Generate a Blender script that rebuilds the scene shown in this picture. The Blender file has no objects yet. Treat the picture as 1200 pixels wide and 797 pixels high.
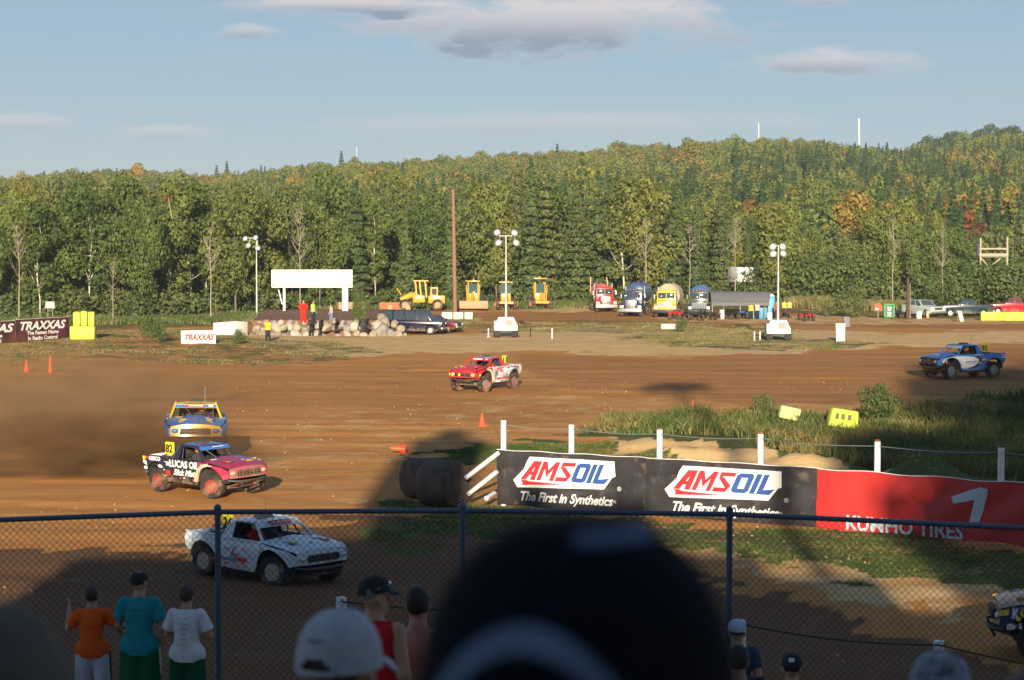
import bpy, bmesh, math, random
import numpy as np
from mathutils import Vector, Matrix, Euler
R = math.radians
rnd = random.Random(7)
rs = np.random.RandomState(11)
scene = bpy.context.scene
# ------------------------------------------------------------------ camera
F = 2540.0                       # focal length in pixels of the 1200 px wide photograph
CZ = 9.0
PITCH = math.atan(128.5 / F)
cam = bpy.data.cameras.new('camera')
camo = bpy.data.objects.new('camera', cam)
scene.collection.objects.link(camo)
camo.location = (0, 0, CZ)
camo.rotation_euler = (math.pi / 2 - PITCH, 0, 0)
cam.sensor_width = 36
cam.lens = 36 * F / 1200
cam.clip_start = 0.2
cam.clip_end = 30000
cam.dof.use_dof = True
cam.dof.focus_distance = 75
cam.dof.aperture_fstop = 4.5
scene.camera = camo
# ------------------------------------------------------------------ world and sun
SUN_EL = R(13.5)
SUN_AZ = R(1.0)                  # light travels towards +Y, a little towards +X
w = bpy.data.worlds.new('World')
scene.world = w
w.use_nodes = True
def world_nodes():
    nt = w.node_tree
    N, L = nt.nodes, nt.links
    N.clear()
    out = N.new('ShaderNodeOutputWorld')
    bg = N.new('ShaderNodeBackground')
    bg.inputs['Strength'].default_value = 0.058
    sky = N.new('ShaderNodeTexSky')
    sky.sky_type = 'NISHITA'
    sky.sun_disc = False
    sky.sun_elevation = SUN_EL
    sky.sun_rotation = math.pi - SUN_AZ
    sky.altitude = 300
    sky.air_density = 1.0
    sky.dust_density = 0.3
    sky.ozone_density = 3.0
    tc = N.new('ShaderNodeTexCoord')
    sep = N.new('ShaderNodeSeparateXYZ')
    L.new(tc.outputs['Generated'], sep.inputs[0])
    def m(op, a, b=None, c=None):
        n = N.new('ShaderNodeMath'); n.operation = op
        for i, v in enumerate((a, b, c)):
            if v is None: continue
            if isinstance(v, (int, float)): n.inputs[i].default_value = v
            else: L.new(v, n.inputs[i])
        return n.outputs[0]
    # direction as slopes: x/y to the side, z/y up
    yy = m('MAXIMUM', sep.outputs[1], 0.05)
    sx, sz = m('DIVIDE', sep.outputs[0], yy), m('DIVIDE', sep.outputs[2], yy)
    comb = N.new('ShaderNodeCombineXYZ'); L.new(sx, comb.inputs[0]); L.new(m('MULTIPLY', sz, 3.2), comb.inputs[1])
    nz = N.new('ShaderNodeTexNoise'); nz.inputs['Scale'].default_value = 26; nz.inputs['Detail'].default_value = 7; nz.inputs['Roughness'].default_value = .6
    L.new(comb.outputs[0], nz.inputs['Vector'])
    nz2 = N.new('ShaderNodeTexNoise'); nz2.inputs['Scale'].default_value = 6; nz2.inputs['Detail'].default_value = 5
    mp = N.new('ShaderNodeMapping'); mp.inputs['Scale'].default_value = (1, 2.6, 1); L.new(comb.outputs[0], mp.inputs[0]); L.new(mp.outputs[0], nz2.inputs['Vector'])
    total = None; shade = None
    #           centre x, z slope, half width, half height, strength
    clouds = [((410 - 600) / F, (270 - 8) / F, 120 / F, 13 / F, .95),
              ((640 - 600) / F, (270 - 26) / F, 200 / F, 40 / F, 1.0),
              ((290 - 600) / F, (270 - 38) / F, 36 / F, 8 / F, .6),
              ((985 - 600) / F, (270 - 74) / F, 95 / F, 16 / F, .8),
              ((955 - 600) / F, (270 - 1) / F, 42 / F, 9 / F, .7),
              ((30 - 600) / F, (270 - 144) / F, 60 / F, 10 / F, .5),
              ((200 - 600) / F, (270 - 155) / F, 60 / F, 8 / F, .45),
              ((640 - 600) / F, (270 - 146) / F, 260 / F, 14 / F, .42),
              ((1350 - 600) / F, (270 + 60) / F, 260 / F, 26 / F, .9),
              ((-250 - 600) / F, (270 + 90) / F, 300 / F, 30 / F, .9),
              ((500 - 600) / F, (270 + 150) / F, 330 / F, 34 / F, .9)]
    for cx, cz, hw, hh, st in clouds:
        dx = m('DIVIDE', m('SUBTRACT', sx, cx), hw)
        dz = m('DIVIDE', m('SUBTRACT', sz, cz), hh)
        d = m('SQRT', m('ADD', m('MULTIPLY', dx, dx), m('MULTIPLY', dz, dz)))
        v = m('SUBTRACT', m('ADD', 1.25, m('MULTIPLY', m('SUBTRACT', nz.outputs[0], .5), 2.6)), d)
        v = N_clamp = m('MULTIPLY', m('SMOOTH_MIN', m('MAXIMUM', m('MULTIPLY', v, 1.5), 0), 1, .15), st)
        total = v if total is None else m('MAXIMUM', total, v)
        s = m('MULTIPLY', v, m('MULTIPLY', m('ADD', m('MULTIPLY', dz, -1), .2), 1))
        shade = s if shade is None else m('ADD', shade, s)
    # thin high veil everywhere
    veil = m('MULTIPLY', m('MAXIMUM', m('SUBTRACT', nz2.outputs[0], .42), 0), 1.6)
    # a pale horizon and a sky darkened overhead to deepen the shadows
    tint = N.new('ShaderNodeMixRGB'); tint.blend_type = 'MULTIPLY'
    L.new(sky.outputs[0], tint.inputs[1]); tint.inputs[2].default_value = (.95, .97, 1.1, 1)
    tint.inputs[0].default_value = 1.0
    el_ = N.new('ShaderNodeMapRange'); L.new(sep.outputs[2], el_.inputs[0]); el_.inputs[1].default_value = .02; el_.inputs[2].default_value = .5
    fl = N.new('ShaderNodeMixRGB'); fl.inputs[1].default_value = (3.15, 4.6, 5.75, 1); fl.inputs[2].default_value = (.6, 1.15, 2.4, 1); L.new(el_.outputs[0], fl.inputs[0])
    t2 = N.new('ShaderNodeMixRGB'); t2.inputs[0].default_value = .7; L.new(tint.outputs[0], t2.inputs[1]); L.new(fl.outputs[0], t2.inputs[2]); tint = t2
    mxv = N.new('ShaderNodeMixRGB'); L.new(veil, mxv.inputs[0]); L.new(tint.outputs[0], mxv.inputs[1]); mxv.inputs[2].default_value = (3.9, 4.9, 5.8, 1)
    cs = N.new('ShaderNodeMixRGB'); cs.inputs[1].default_value = (6.6, 6.3, 6.5, 1); cs.inputs[2].default_value = (2.5, 3.15, 4.1, 1)
    L.new(m('MINIMUM', m('MAXIMUM', m('MULTIPLY', m('ADD', shade, .1), 1.1), 0), 1), cs.inputs[0])
    mx = N.new('ShaderNodeMixRGB'); L.new(m('MULTIPLY', total, .95), mx.inputs[0]); L.new(mxv.outputs[0], mx.inputs[1]); L.new(cs.outputs[0], mx.inputs[2])
    L.new(mx.outputs[0], bg.inputs['Color'])
    L.new(bg.outputs[0], out.inputs['Surface'])
world_nodes()
sund = bpy.data.lights.new('sun', 'SUN')
sund.energy = 5.0
sund.angle = R(.53)
sund.color = (1.0, .85, .64)
suno = bpy.data.objects.new('sun', sund)
scene.collection.objects.link(suno)
SD = Vector((math.sin(SUN_AZ) * math.cos(SUN_EL), math.cos(SUN_AZ) * math.cos(SUN_EL), -math.sin(SUN_EL)))
suno.rotation_euler = SD.to_track_quat('-Z', 'Y').to_euler()
suno.location = (0, -50, 40)
scene.view_settings.view_transform = 'Standard'
scene.view_settings.look = 'None'
scene.view_settings.gamma = 1
scene.view_settings.exposure = 0.84
scene.cycles.max_bounces = 6
scene.cycles.transparent_max_bounces = 12
scene.cycles.volume_bounces = 0
scene.cycles.use_denoising = True
# ------------------------------------------------------------------ pixel helpers (photo pixels -> places on the ground)
CP, SP = math.cos(PITCH), math.sin(PITCH)
def ray(px, py):
    a, b = (px - 600) / F, (398.5 - py) / F
    return Vector((a, CP + b * SP, -SP + b * CP))
def at(px, py, Y):
    d = ray(px, py); t = Y / d.y
    return Vector((d.x * t, Y, CZ + d.z * t))
def gnd(px, py, z=0.0):
    d = ray(px, py); t = (z - CZ) / d.z
    return Vector((d.x * t, d.y * t, z))
def xat(px, Y): return (px - 600) / F * Y
# ------------------------------------------------------------------ tagging and linking
COL = scene.collection
def tag(o, label=None, cat=None, group=None, kind=None):
    if label: o['label'] = label
    if cat: o['category'] = cat
    if group: o['group'] = group
    if kind: o['kind'] = kind
    return o
def thing(name, label, cat, loc=(0, 0, 0), rz=0.0, group=None, scale=1.0):
    o = bpy.data.objects.new(name, None); COL.objects.link(o)
    o.location = loc; o.rotation_euler = (0, 0, rz); o.empty_display_size = .3
    o.scale = (scale,) * 3
    return tag(o, label, cat, group)
def obj(name, mesh, parent=None, loc=None, rot=None):
    o = bpy.data.objects.new(name, mesh); COL.objects.link(o)
    if parent is not None: o.parent = parent
    if loc is not None: o.location = loc
    if rot is not None: o.rotation_euler = rot
    return o
def kids(o): return [c for c in bpy.data.objects if c.parent == o]
KID = {}
def dup(root, loc, rz=0.0, label=None, group=None, scale=None):
    if root.name not in KID:
        KID[root.name] = [(c, [(g) for g in c.children]) for c in root.children]
    r = root.copy(); COL.objects.link(r); r.location = loc; r.rotation_euler = (0, 0, rz)
    if scale is not None: r.scale = (scale,) * 3 if isinstance(scale, (int, float)) else scale
    if label: r['label'] = label
    if group: r['group'] = group
    for c, gs in KID[root.name]:
        n = c.copy(); COL.objects.link(n); n.parent = r
        for g in gs:
            k = g.copy(); COL.objects.link(k); k.parent = n
    return r
# ------------------------------------------------------------------ mesh builder
class MB:
    def __init__(s): s.v = []; s.f = []; s.m = []; s.M = Matrix(); s.mi = 0
    def add(s, vs, fs):
        o = len(s.v); s.v += [s.M @ Vector(v) for v in vs]
        s.f += [tuple(i + o for i in f) for f in fs]; s.m += [s.mi] * len(fs); return s
    def box(s, c, sz, rot=None, top=None):
        x, y, z = sz[0] / 2, sz[1] / 2, sz[2] / 2
        tx, ty = (x, y) if top is None else (x * top[0], y * top[1])
        vs = [(-x, -y, -z), (x, -y, -z), (x, y, -z), (-x, y, -z), (-tx, -ty, z), (tx, -ty, z), (tx, ty, z), (-tx, ty, z)]
        m = Matrix.Translation(c)
        if rot is not None: m = m @ Euler(rot).to_matrix().to_4x4()
        return s.add([m @ Vector(v) for v in vs], [(0, 3, 2, 1), (4, 5, 6, 7), (0, 1, 5, 4), (1, 2, 6, 5), (2, 3, 7, 6), (3, 0, 4, 7)])
    def tube(s, pts, r, n=8, cap=True):
        pts = [Vector(p) for p in pts]
        rr = r if isinstance(r, (list, tuple)) else [r] * len(pts)
        vs, fs = [], []
        up = None
        for i, p in enumerate(pts):
            t = (pts[min(i + 1, len(pts) - 1)] - pts[max(i - 1, 0)])
            if t.length < 1e-9: t = Vector((0, 0, 1))
            t.normalize()
            if up is None: up = t.orthogonal().normalized()
            a = (up - t * up.dot(t)); a = a.normalized() if a.length > 1e-6 else t.orthogonal().normalized()
            up = a; b = t.cross(a)
            for k in range(n):
                an = 2 * math.pi * k / n
                vs.append(p + (a * math.cos(an) + b * math.sin(an)) * rr[i])
        for i in range(len(pts) - 1):
            for k in range(n):
                fs.append((i * n + k, i * n + (k + 1) % n, (i + 1) * n + (k + 1) % n, (i + 1) * n + k))
        if cap:
            fs.append(tuple(range(n - 1, -1, -1))); fs.append(tuple((len(pts) - 1) * n + k for k in range(n)))
        return s.add(vs, fs)
    def lathe(s, prof, n=20, axis='z', c=(0, 0, 0)):
        vs, fs = [], []
        for (r, h) in prof:
            for k in range(n):
                a = 2 * math.pi * k / n
                p = (r * math.cos(a), r * math.sin(a), h)
                if axis == 'y': p = (p[0], p[2], p[1])
                if axis == 'x': p = (p[2], p[0], p[1])
                vs.append((p[0] + c[0], p[1] + c[1], p[2] + c[2]))
        for i in range(len(prof) - 1):
            for k in range(n):
                q = (i * n + k, i * n + (k + 1) % n, (i + 1) * n + (k + 1) % n, (i + 1) * n + k)
                fs.append(q if axis != 'y' else q[::-1])
        if prof[0][0] > 1e-4: fs.append(tuple(range(n))[::-1] if axis != 'y' else tuple(range(n)))
        if prof[-1][0] > 1e-4:
            t = tuple((len(prof) - 1) * n + k for k in range(n)); fs.append(t if axis != 'y' else t[::-1])
        return s.add(vs, fs)
    def grid(s, fn, nu, nv, flip=False):
        vs = [fn(i / nu, j / nv) for j in range(nv + 1) for i in range(nu + 1)]
        fs = []
        for j in range(nv):
            for i in range(nu):
                a = j * (nu + 1) + i
                q = (a, a + 1, a + nu + 2, a + nu + 1)
                fs.append(q[::-1] if flip else q)
        return s.add(vs, fs)
    def ball(s, c, r, n=12, m=8, fn=None):
        rx, ry, rz = r if isinstance(r, (tuple, list)) else (r, r, r)
        vs = [(0, 0, -1)] + [(math.cos(2 * math.pi * i / n) * math.sin(math.pi * j / m), math.sin(2 * math.pi * i / n) * math.sin(math.pi * j / m), -math.cos(math.pi * j / m)) for j in range(1, m) for i in range(n)] + [(0, 0, 1)]
        fs = []
        for i in range(n):
            fs.append((0, 1 + (i + 1) % n, 1 + i))
            fs.append((len(vs) - 1, 1 + (m - 2) * n + i, 1 + (m - 2) * n + (i + 1) % n))
        for j in range(m - 2):
            for i in range(n):
                a = 1 + j * n
                fs.append((a + i, a + (i + 1) % n, a + n + (i + 1) % n, a + n + i))
        out = []
        for v in vs:
            p = Vector(v)
            if fn: p = fn(p)
            out.append((c[0] + p[0] * rx, c[1] + p[1] * ry, c[2] + p[2] * rz))
        return s.add(out, fs)
    def prism(s, poly, y0, y1, plane='xz'):
        """polygon (2d) extruded between y0 and y1"""
        n = len(poly)
        def P(p, y): return (p[0], y, p[1]) if plane == 'xz' else ((y, p[0], p[1]) if plane == 'yz' else (p[0], p[1], y))
        vs = [P(p, y0) for p in poly] + [P(p, y1) for p in poly]
        fs = [tuple(range(n)), tuple(range(2 * n - 1, n - 1, -1))]
        fs += [(i, n + i, n + (i + 1) % n, (i + 1) % n) for i in range(n)]
        return s.add(vs, fs)
    def mesh(s, name, mats, smooth=35, bevel=0, cuts=None, warp=None):
        me = bpy.data.meshes.new(name)
        me.from_pydata([tuple(v) for v in s.v], [], s.f)
        mats = mats if isinstance(mats, (list, tuple)) else [mats]
        for m in mats: me.materials.append(m)
        me.polygons.foreach_set('material_index', s.m)
        bm = bmesh.new(); bm.from_mesh(me)
        bmesh.ops.recalc_face_normals(bm, faces=bm.faces)
        if bevel: bmesh.ops.bevel(bm, geom=[e for e in bm.edges if e.is_manifold and e.calc_face_angle(0) > .6], offset=bevel, segments=2, affect='EDGES', profile=.5, clamp_overlap=True)
        if cuts:
            for ax, vals in cuts:
                no = Vector((ax == 0, ax == 1, ax == 2))
                for v in vals:
                    bmesh.ops.bisect_plane(bm, geom=bm.verts[:] + bm.edges[:] + bm.faces[:], plane_co=no * v, plane_no=no)
            bmesh.ops.triangulate(bm, faces=[f for f in bm.faces if len(f.verts) > 4])
        if warp:
            for v in bm.verts: v.co = Vector(warp(v.co))
        bm.to_mesh(me); bm.free()
        if smooth is not None:
            me.shade_smooth()
            if smooth < 180: me.set_sharp_from_angle(angle=R(smooth))
        me.update()
        return me
    def build(s, name, mats, parent=None, smooth=35, loc=None, rot=None, **k):
        return obj(name, s.mesh(name, mats, smooth, **k), parent, loc, rot)
# ------------------------------------------------------------------ materials
MATS = {}
def mat(name, col, rough=.7, metal=0.0, var=.12, scale=6.0, bump=.0, dirt=0.0, dirt_col=(.34, .21, .11), dirt_z=None, spec=.5, coat=0, emit=None, stripes=None, coords='Object'):
    """a procedural material: base colour varied by noise, optional clinging dirt (thicker low down on the thing), fine bump"""
    if name in MATS: return MATS[name]
    m = bpy.data.materials.new(name); m.use_nodes = True
    nt = m.node_tree; N, L = nt.nodes, nt.links
    b = N['Principled BSDF']
    tc = N.new('ShaderNodeTexCoord')
    nz = N.new('ShaderNodeTexNoise'); nz.inputs['Scale'].default_value = scale; nz.inputs['Detail'].default_value = 6
    L.new(tc.outputs[coords], nz.inputs['Vector'])
    mr = N.new('ShaderNodeMapRange'); mr.inputs[1].default_value = .3; mr.inputs[2].default_value = .7; mr.inputs[3].default_value = 1 - var; mr.inputs[4].default_value = 1 + var
    L.new(nz.outputs[0], mr.inputs[0])
    mul = N.new('ShaderNodeVectorMath'); mul.operation = 'SCALE'; mul.inputs[0].default_value = col; L.new(mr.outputs[0], mul.inputs['Scale'])
    last = mul.outputs[0]
    b.inputs['Roughness'].default_value = rough; b.inputs['Metallic'].default_value = metal
    b.inputs['Specular IOR Level'].default_value = spec
    if coat: b.inputs['Coat Weight'].default_value = coat; b.inputs['Coat Roughness'].default_value = .15
    if dirt > 0:
        n2 = N.new('ShaderNodeTexNoise'); n2.inputs['Scale'].default_value = 2.2; n2.inputs['Detail'].default_value = 8; n2.inputs['Roughness'].default_value = .65
        L.new(tc.outputs[coords], n2.inputs['Vector'])
        src = n2.outputs[0]
        if dirt_z:
            sp = N.new('ShaderNodeSeparateXYZ'); L.new(tc.outputs[coords], sp.inputs[0])
            r2 = N.new('ShaderNodeMapRange'); r2.inputs[1].default_value = dirt_z[0]; r2.inputs[2].default_value = dirt_z[1]; r2.inputs[3].default_value = .22; r2.inputs[4].default_value = -.1
            L.new(sp.outputs[2], r2.inputs[0])
            ad = N.new('ShaderNodeMath'); ad.operation = 'ADD'; L.new(src, ad.inputs[0]); L.new(r2.outputs[0], ad.inputs[1]); src = ad.outputs[0]
        r3 = N.new('ShaderNodeMapRange'); r3.inputs[1].default_value = .72 - dirt * .4; r3.inputs[2].default_value = .85 - dirt * .3; L.new(src, r3.inputs[0])
        r3.inputs[4].default_value = min(1, .4 + dirt)
        mx = N.new('ShaderNodeMixRGB'); L.new(r3.outputs[0], mx.inputs[0]); L.new(last, mx.inputs[1]); mx.inputs[2].default_value = (*dirt_col, 1)
        last = mx.outputs[0]
        r4 = N.new('ShaderNodeMapRange'); L.new(r3.outputs[0], r4.inputs[0]); r4.inputs[3].default_value = rough; r4.inputs[4].default_value = .9; L.new(r4.outputs[0], b.inputs['Roughness'])
    L.new(last, b.inputs['Base Color'])
    if bump:
        bp = N.new('ShaderNodeBump'); bp.inputs['Strength'].default_value = bump; bp.inputs['Distance'].default_value = .05
        n3 = N.new('ShaderNodeTexNoise'); n3.inputs['Scale'].default_value = scale * 3; n3.inputs['Detail'].default_value = 5
        L.new(tc.outputs[coords], n3.inputs['Vector']); L.new(n3.outputs[0], bp.inputs['Height']); L.new(bp.outputs[0], b.inputs['Normal'])
    if emit: b.inputs['Emission Color'].default_value = (*emit[:3], 1); b.inputs['Emission Strength'].default_value = emit[3]
    MATS[name] = m
    return m
def glass(name='tinted_glass', col=(.05, .07, .08), alpha=.75):
    if name in MATS: return MATS[name]
    m = mat(name, col, rough=.06, var=.02, spec=.9, dirt=.12)
    m.node_tree.nodes['Principled BSDF'].inputs['Alpha'].default_value = alpha
    return m
# ------------------------------------------------------------------ lettering
FONT_CACHE = {}
def text(s, size=1.0, shear=0.0, bold=0.0, wide=1.0, thick=.004, spacing=1.0):
    """returns (verts, faces, width) of a word lying in the xz plane, centred, front facing -y"""
    k = (s, size, shear, bold, wide, thick, spacing)
    if k in FONT_CACHE: return FONT_CACHE[k]
    cu = bpy.data.curves.new('word', 'FONT'); cu.body = s; cu.size = size; cu.shear = shear; cu.offset = bold; cu.extrude = thick / 2
    cu.align_x = 'CENTER'; cu.align_y = 'CENTER'; cu.resolution_u = 3; cu.space_character = spacing
    o = bpy.data.objects.new('word', cu)
    me = o.to_mesh()
    vs = [(v.co.x * wide, -v.co.z, v.co.y) for v in me.vertices]; fs = [tuple(p.vertices) for p in me.polygons]
    o.to_mesh_clear(); bpy.data.objects.remove(o); bpy.data.curves.remove(cu)
    xs = [v[0] for v in vs] or [0]
    FONT_CACHE[k] = (vs, fs, max(xs) - min(xs))
    return FONT_CACHE[k]
def word(s, mb, c, size, shear=0.0, bold=0.0, fit=None, flip=False, rot=None, thick=.004, spacing=1.0):
    """adds a word to an MB, centred at c; fit = wanted width; flip turns it to face +y"""
    vs, fs, wd = text(s, size, shear, bold, 1.0, thick, spacing)
    k = 1.0 if not fit or wd == 0 else fit / wd
    m = Matrix.Translation(c)
    if rot is not None: m = m @ Euler(rot).to_matrix().to_4x4()
    if flip: m = m @ Matrix.Rotation(math.pi, 4, 'Z')
    return mb.add([m @ Vector((v[0] * k, v[1], v[2])) for v in vs], fs)
# ------------------------------------------------------------------ terrain
def noise2(X, Y, seed=0, octs=4, sc=1.0):
    """value noise, numpy"""
    out = np.zeros_like(X, dtype=float); amp = 1.0; tot = 0
    for o in range(octs):
        gx, gy = X * sc, Y * sc
        ix, iy = np.floor(gx).astype(np.int64), np.floor(gy).astype(np.int64)
        fx, fy = gx - ix, gy - iy
        fx, fy = fx * fx * (3 - 2 * fx), fy * fy * (3 - 2 * fy)
        def h(a, b):
            n = (a * 374761393 + b * 668265263 + (seed + o) * 69069) & 0xffffffff
            n = ((n ^ (n >> 13)) * 1274126177) & 0xffffffff
            return ((n ^ (n >> 16)) & 0xffff) / 65535.0
        v = (h(ix, iy) * (1 - fx) + h(ix + 1, iy) * fx) * (1 - fy) + (h(ix, iy + 1) * (1 - fx) + h(ix + 1, iy + 1) * fx) * fy
        out += v * amp; tot += amp; amp *= .5; sc *= 2.03
    return out / tot
def sstep(a, b, x):
    t = np.clip((x - a) / (b - a), 0, 1); return t * t * (3 - 2 * t)
SKY_X = np.array([-400, 0, 120, 250, 330, 400, 500, 600, 700, 800, 900, 960, 1010, 1060, 1110, 1200, 1500], float)
SKY_Y = np.array([216, 213, 205, 212, 203, 196, 190, 184, 179, 170, 165, 168, 174, 178, 170, 160, 158], float)
def height(X, Y):
    X = np.asarray(X, float); Y = np.asarray(Y, float)
    z = np.where(Y < 24.6, 3.55 + .148 * (23.5 - np.maximum(Y, 0)), 3.39 * (1 - sstep(24.6, 38, Y)))
    z = np.where(Y < 0, 7.03, z)
    # banked outside of the turn, left
    z = z + .5 * sstep(133, 152, Y) * (1 - sstep(168, 200, Y)) * (1 - sstep(-32, -16, X))
    z = z + .2 * sstep(152, 170, Y) * (1 - sstep(186, 205, Y)) * (1 - sstep(30, 60, np.abs(X - 5)))
    # dug earth behind the banners
    for cx, cy, rx, ry, hh in ((5.6, 89, 2.4, 1.6, .45), (8.4, 87.4, 2.0, 1.3, .65), (10.2, 85, 1.4, 1.1, .55), (11.6, 82.6, 1.8, 1.3, .65), (6.8, 84.5, 2.2, 1.2, .5), (15.1, 79.4, 1.1, .9, .95)):
        z = z + hh * np.exp(-((X - cx) / rx) ** 2 - ((Y - cy) / ry) ** 2) * (.6 + .8 * noise2(X, Y, 5, 3, 1.6))
    # the marshy hollow
    z = z - .5 * sstep(8, 14, X) * sstep(78, 86, Y) * (1 - sstep(100, 108, Y))
    # small unevenness, ruts running across the view
    near = sstep(30, 45, Y) * (1 - sstep(210, 260, Y))
    z = z + near * (.10 * (noise2(X * .35, Y, 3, 4, .5) - .5) + .05 * (noise2(X, Y, 4, 2, 2.2) - .5))
    z = z + near * (1 - sstep(150, 190, Y)) * .11 * (noise2(X * .045, Y + 2.5 * np.sin(X * .06), 15, 2, .75) - .5)
    # far dirt piles beside the machines
    z = z + 1.2 * sstep(236, 250, Y) * (1 - sstep(256, 275, Y)) * np.clip(noise2(X, Y * .3, 9, 3, .09) - .52, 0, 1) * 3
    # the wooded hill
    px = X / np.maximum(Y, 250) * F + 600
    ridge = np.interp(px, SKY_X, SKY_Y)
    top = CZ + (270 - ridge) * 1050 / F - 12.5
    s = np.clip((Y - 330) / (1050 - 330), 0, 1)
    s = .35 * s + .65 * s * s * (3 - 2 * s)
    z = z + top * s + 5 * (noise2(X, Y, 21, 3, .008) - .5) * np.clip((Y - 380) / 200, 0, 1)
    z = z - 0.05 * np.clip(Y - 1150, 0, 700)
    return z
def hz(x, y): return float(height(np.array([x]), np.array([y]))[0])
def on(px, py):
    """the point of the real ground seen at a pixel of the photograph"""
    p = gnd(px, py)
    for _ in range(4): p = gnd(px, py, hz(p.x, p.y))
    return p
def inside(px, py, poly):
    r = np.zeros(px.shape, bool); n = len(poly)
    for i in range(n):
        x0, y0 = poly[i]; x1, y1 = poly[(i + 1) % n]
        if y0 == y1: continue
        c = ((y0 > py) != (y1 > py)) & (px < (x1 - x0) * (py - y0) / (y1 - y0) + x0); r ^= c
    return r
# zones of the ground, as they lie in the photograph
GRASS = [([(-80, 408), (60, 398), (200, 386), (300, 400), (380, 404), (455, 412), (400, 424), (300, 429), (150, 426), (40, 428), (-80, 436)], .62),
         ([(482, 534), (530, 527), (600, 520), (668, 520), (720, 530), (780, 545), (640, 552), (560, 548), (500, 548)], .8),
         ([(420, 600), (470, 588), (583, 590), (760, 604), (960, 620), (1260, 643), (1260, 720), (1180, 706), (1000, 668), (870, 650), (700, 640), (560, 640), (420, 660)], .8),
         ([(560, 378), (700, 374), (880, 380), (960, 390), (900, 394), (700, 392), (560, 390)], .6),
         ([(430, 380), (560, 370), (560, 384), (470, 392)], .6),
         ([(700, 397), (800, 393), (900, 396), (1050, 405), (940, 413), (780, 408)], .65),
         ([(-200, 340), (1400, 340), (1400, 366), (1000, 366), (880, 368), (700, 362), (540, 362), (440, 372), (200, 384), (-200, 400)], .75),
         ([(930, 368), (1060, 374), (1400, 374), (1400, 366), (930, 362)], .7),
         ([(660, 512), (800, 488), (960, 484), (1060, 484), (1400, 462), (1400, 600), (1000, 560), (870, 535), (740, 520)], .9),
         ([(430, 428), (520, 424), (520, 432), (400, 436)], .42),
         ([(700, 424), (860, 418), (940, 424), (860, 430)], .28)]
TAN = [([(300, 406), (420, 396), (540, 394), (700, 384), (880, 386), (1060, 394), (1260, 386), (1260, 404), (1075, 408), (900, 415), (760, 416), (640, 414), (500, 413), (420, 420)], .9),
       ([(250, 392), (420, 398), (420, 410), (300, 404)], .8),
       ([(300, 500), (420, 474), (560, 480), (700, 484), (830, 482), (800, 494), (660, 512), (600, 530), (470, 540), (400, 600), (300, 604), (250, 590)], .27),
       ([(640, 560), (740, 515), (860, 520), (960, 545), (1120, 560), (1120, 600), (640, 600)], .95),
       ([(760, 604), (960, 622), (1200, 660), (1200, 740), (1000, 700), (860, 670), (760, 640)], .55),
       ([(560, 360), (700, 358), (900, 352), (1100, 362), (1100, 368), (880, 364), (640, 366)], .8),
       ([(760, 372), (1060, 368), (1200, 376), (1200, 380), (1000, 380), (800, 378)], .5),
       ([(560, 462), (900, 474), (1200, 460), (1200, 470), (900, 486), (700, 490), (520, 478)], .3)]
DARK = [([(-300, 640), (200, 646), (420, 600), (600, 640), (760, 668), (900, 690), (1100, 745), (1300, 800), (1300, 1400), (-300, 1400)], 1.0),  # near track: dirt darkened to deepen the shade lying there
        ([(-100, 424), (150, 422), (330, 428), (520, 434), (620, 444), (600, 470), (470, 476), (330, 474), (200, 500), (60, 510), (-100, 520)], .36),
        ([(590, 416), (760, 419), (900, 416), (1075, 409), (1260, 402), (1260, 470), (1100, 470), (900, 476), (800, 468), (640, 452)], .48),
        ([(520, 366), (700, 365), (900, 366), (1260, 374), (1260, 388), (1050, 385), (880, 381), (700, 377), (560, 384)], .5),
        ([(380, 486), (520, 470), (700, 478), (800, 486), (640, 492), (450, 498)], .4)]
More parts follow.
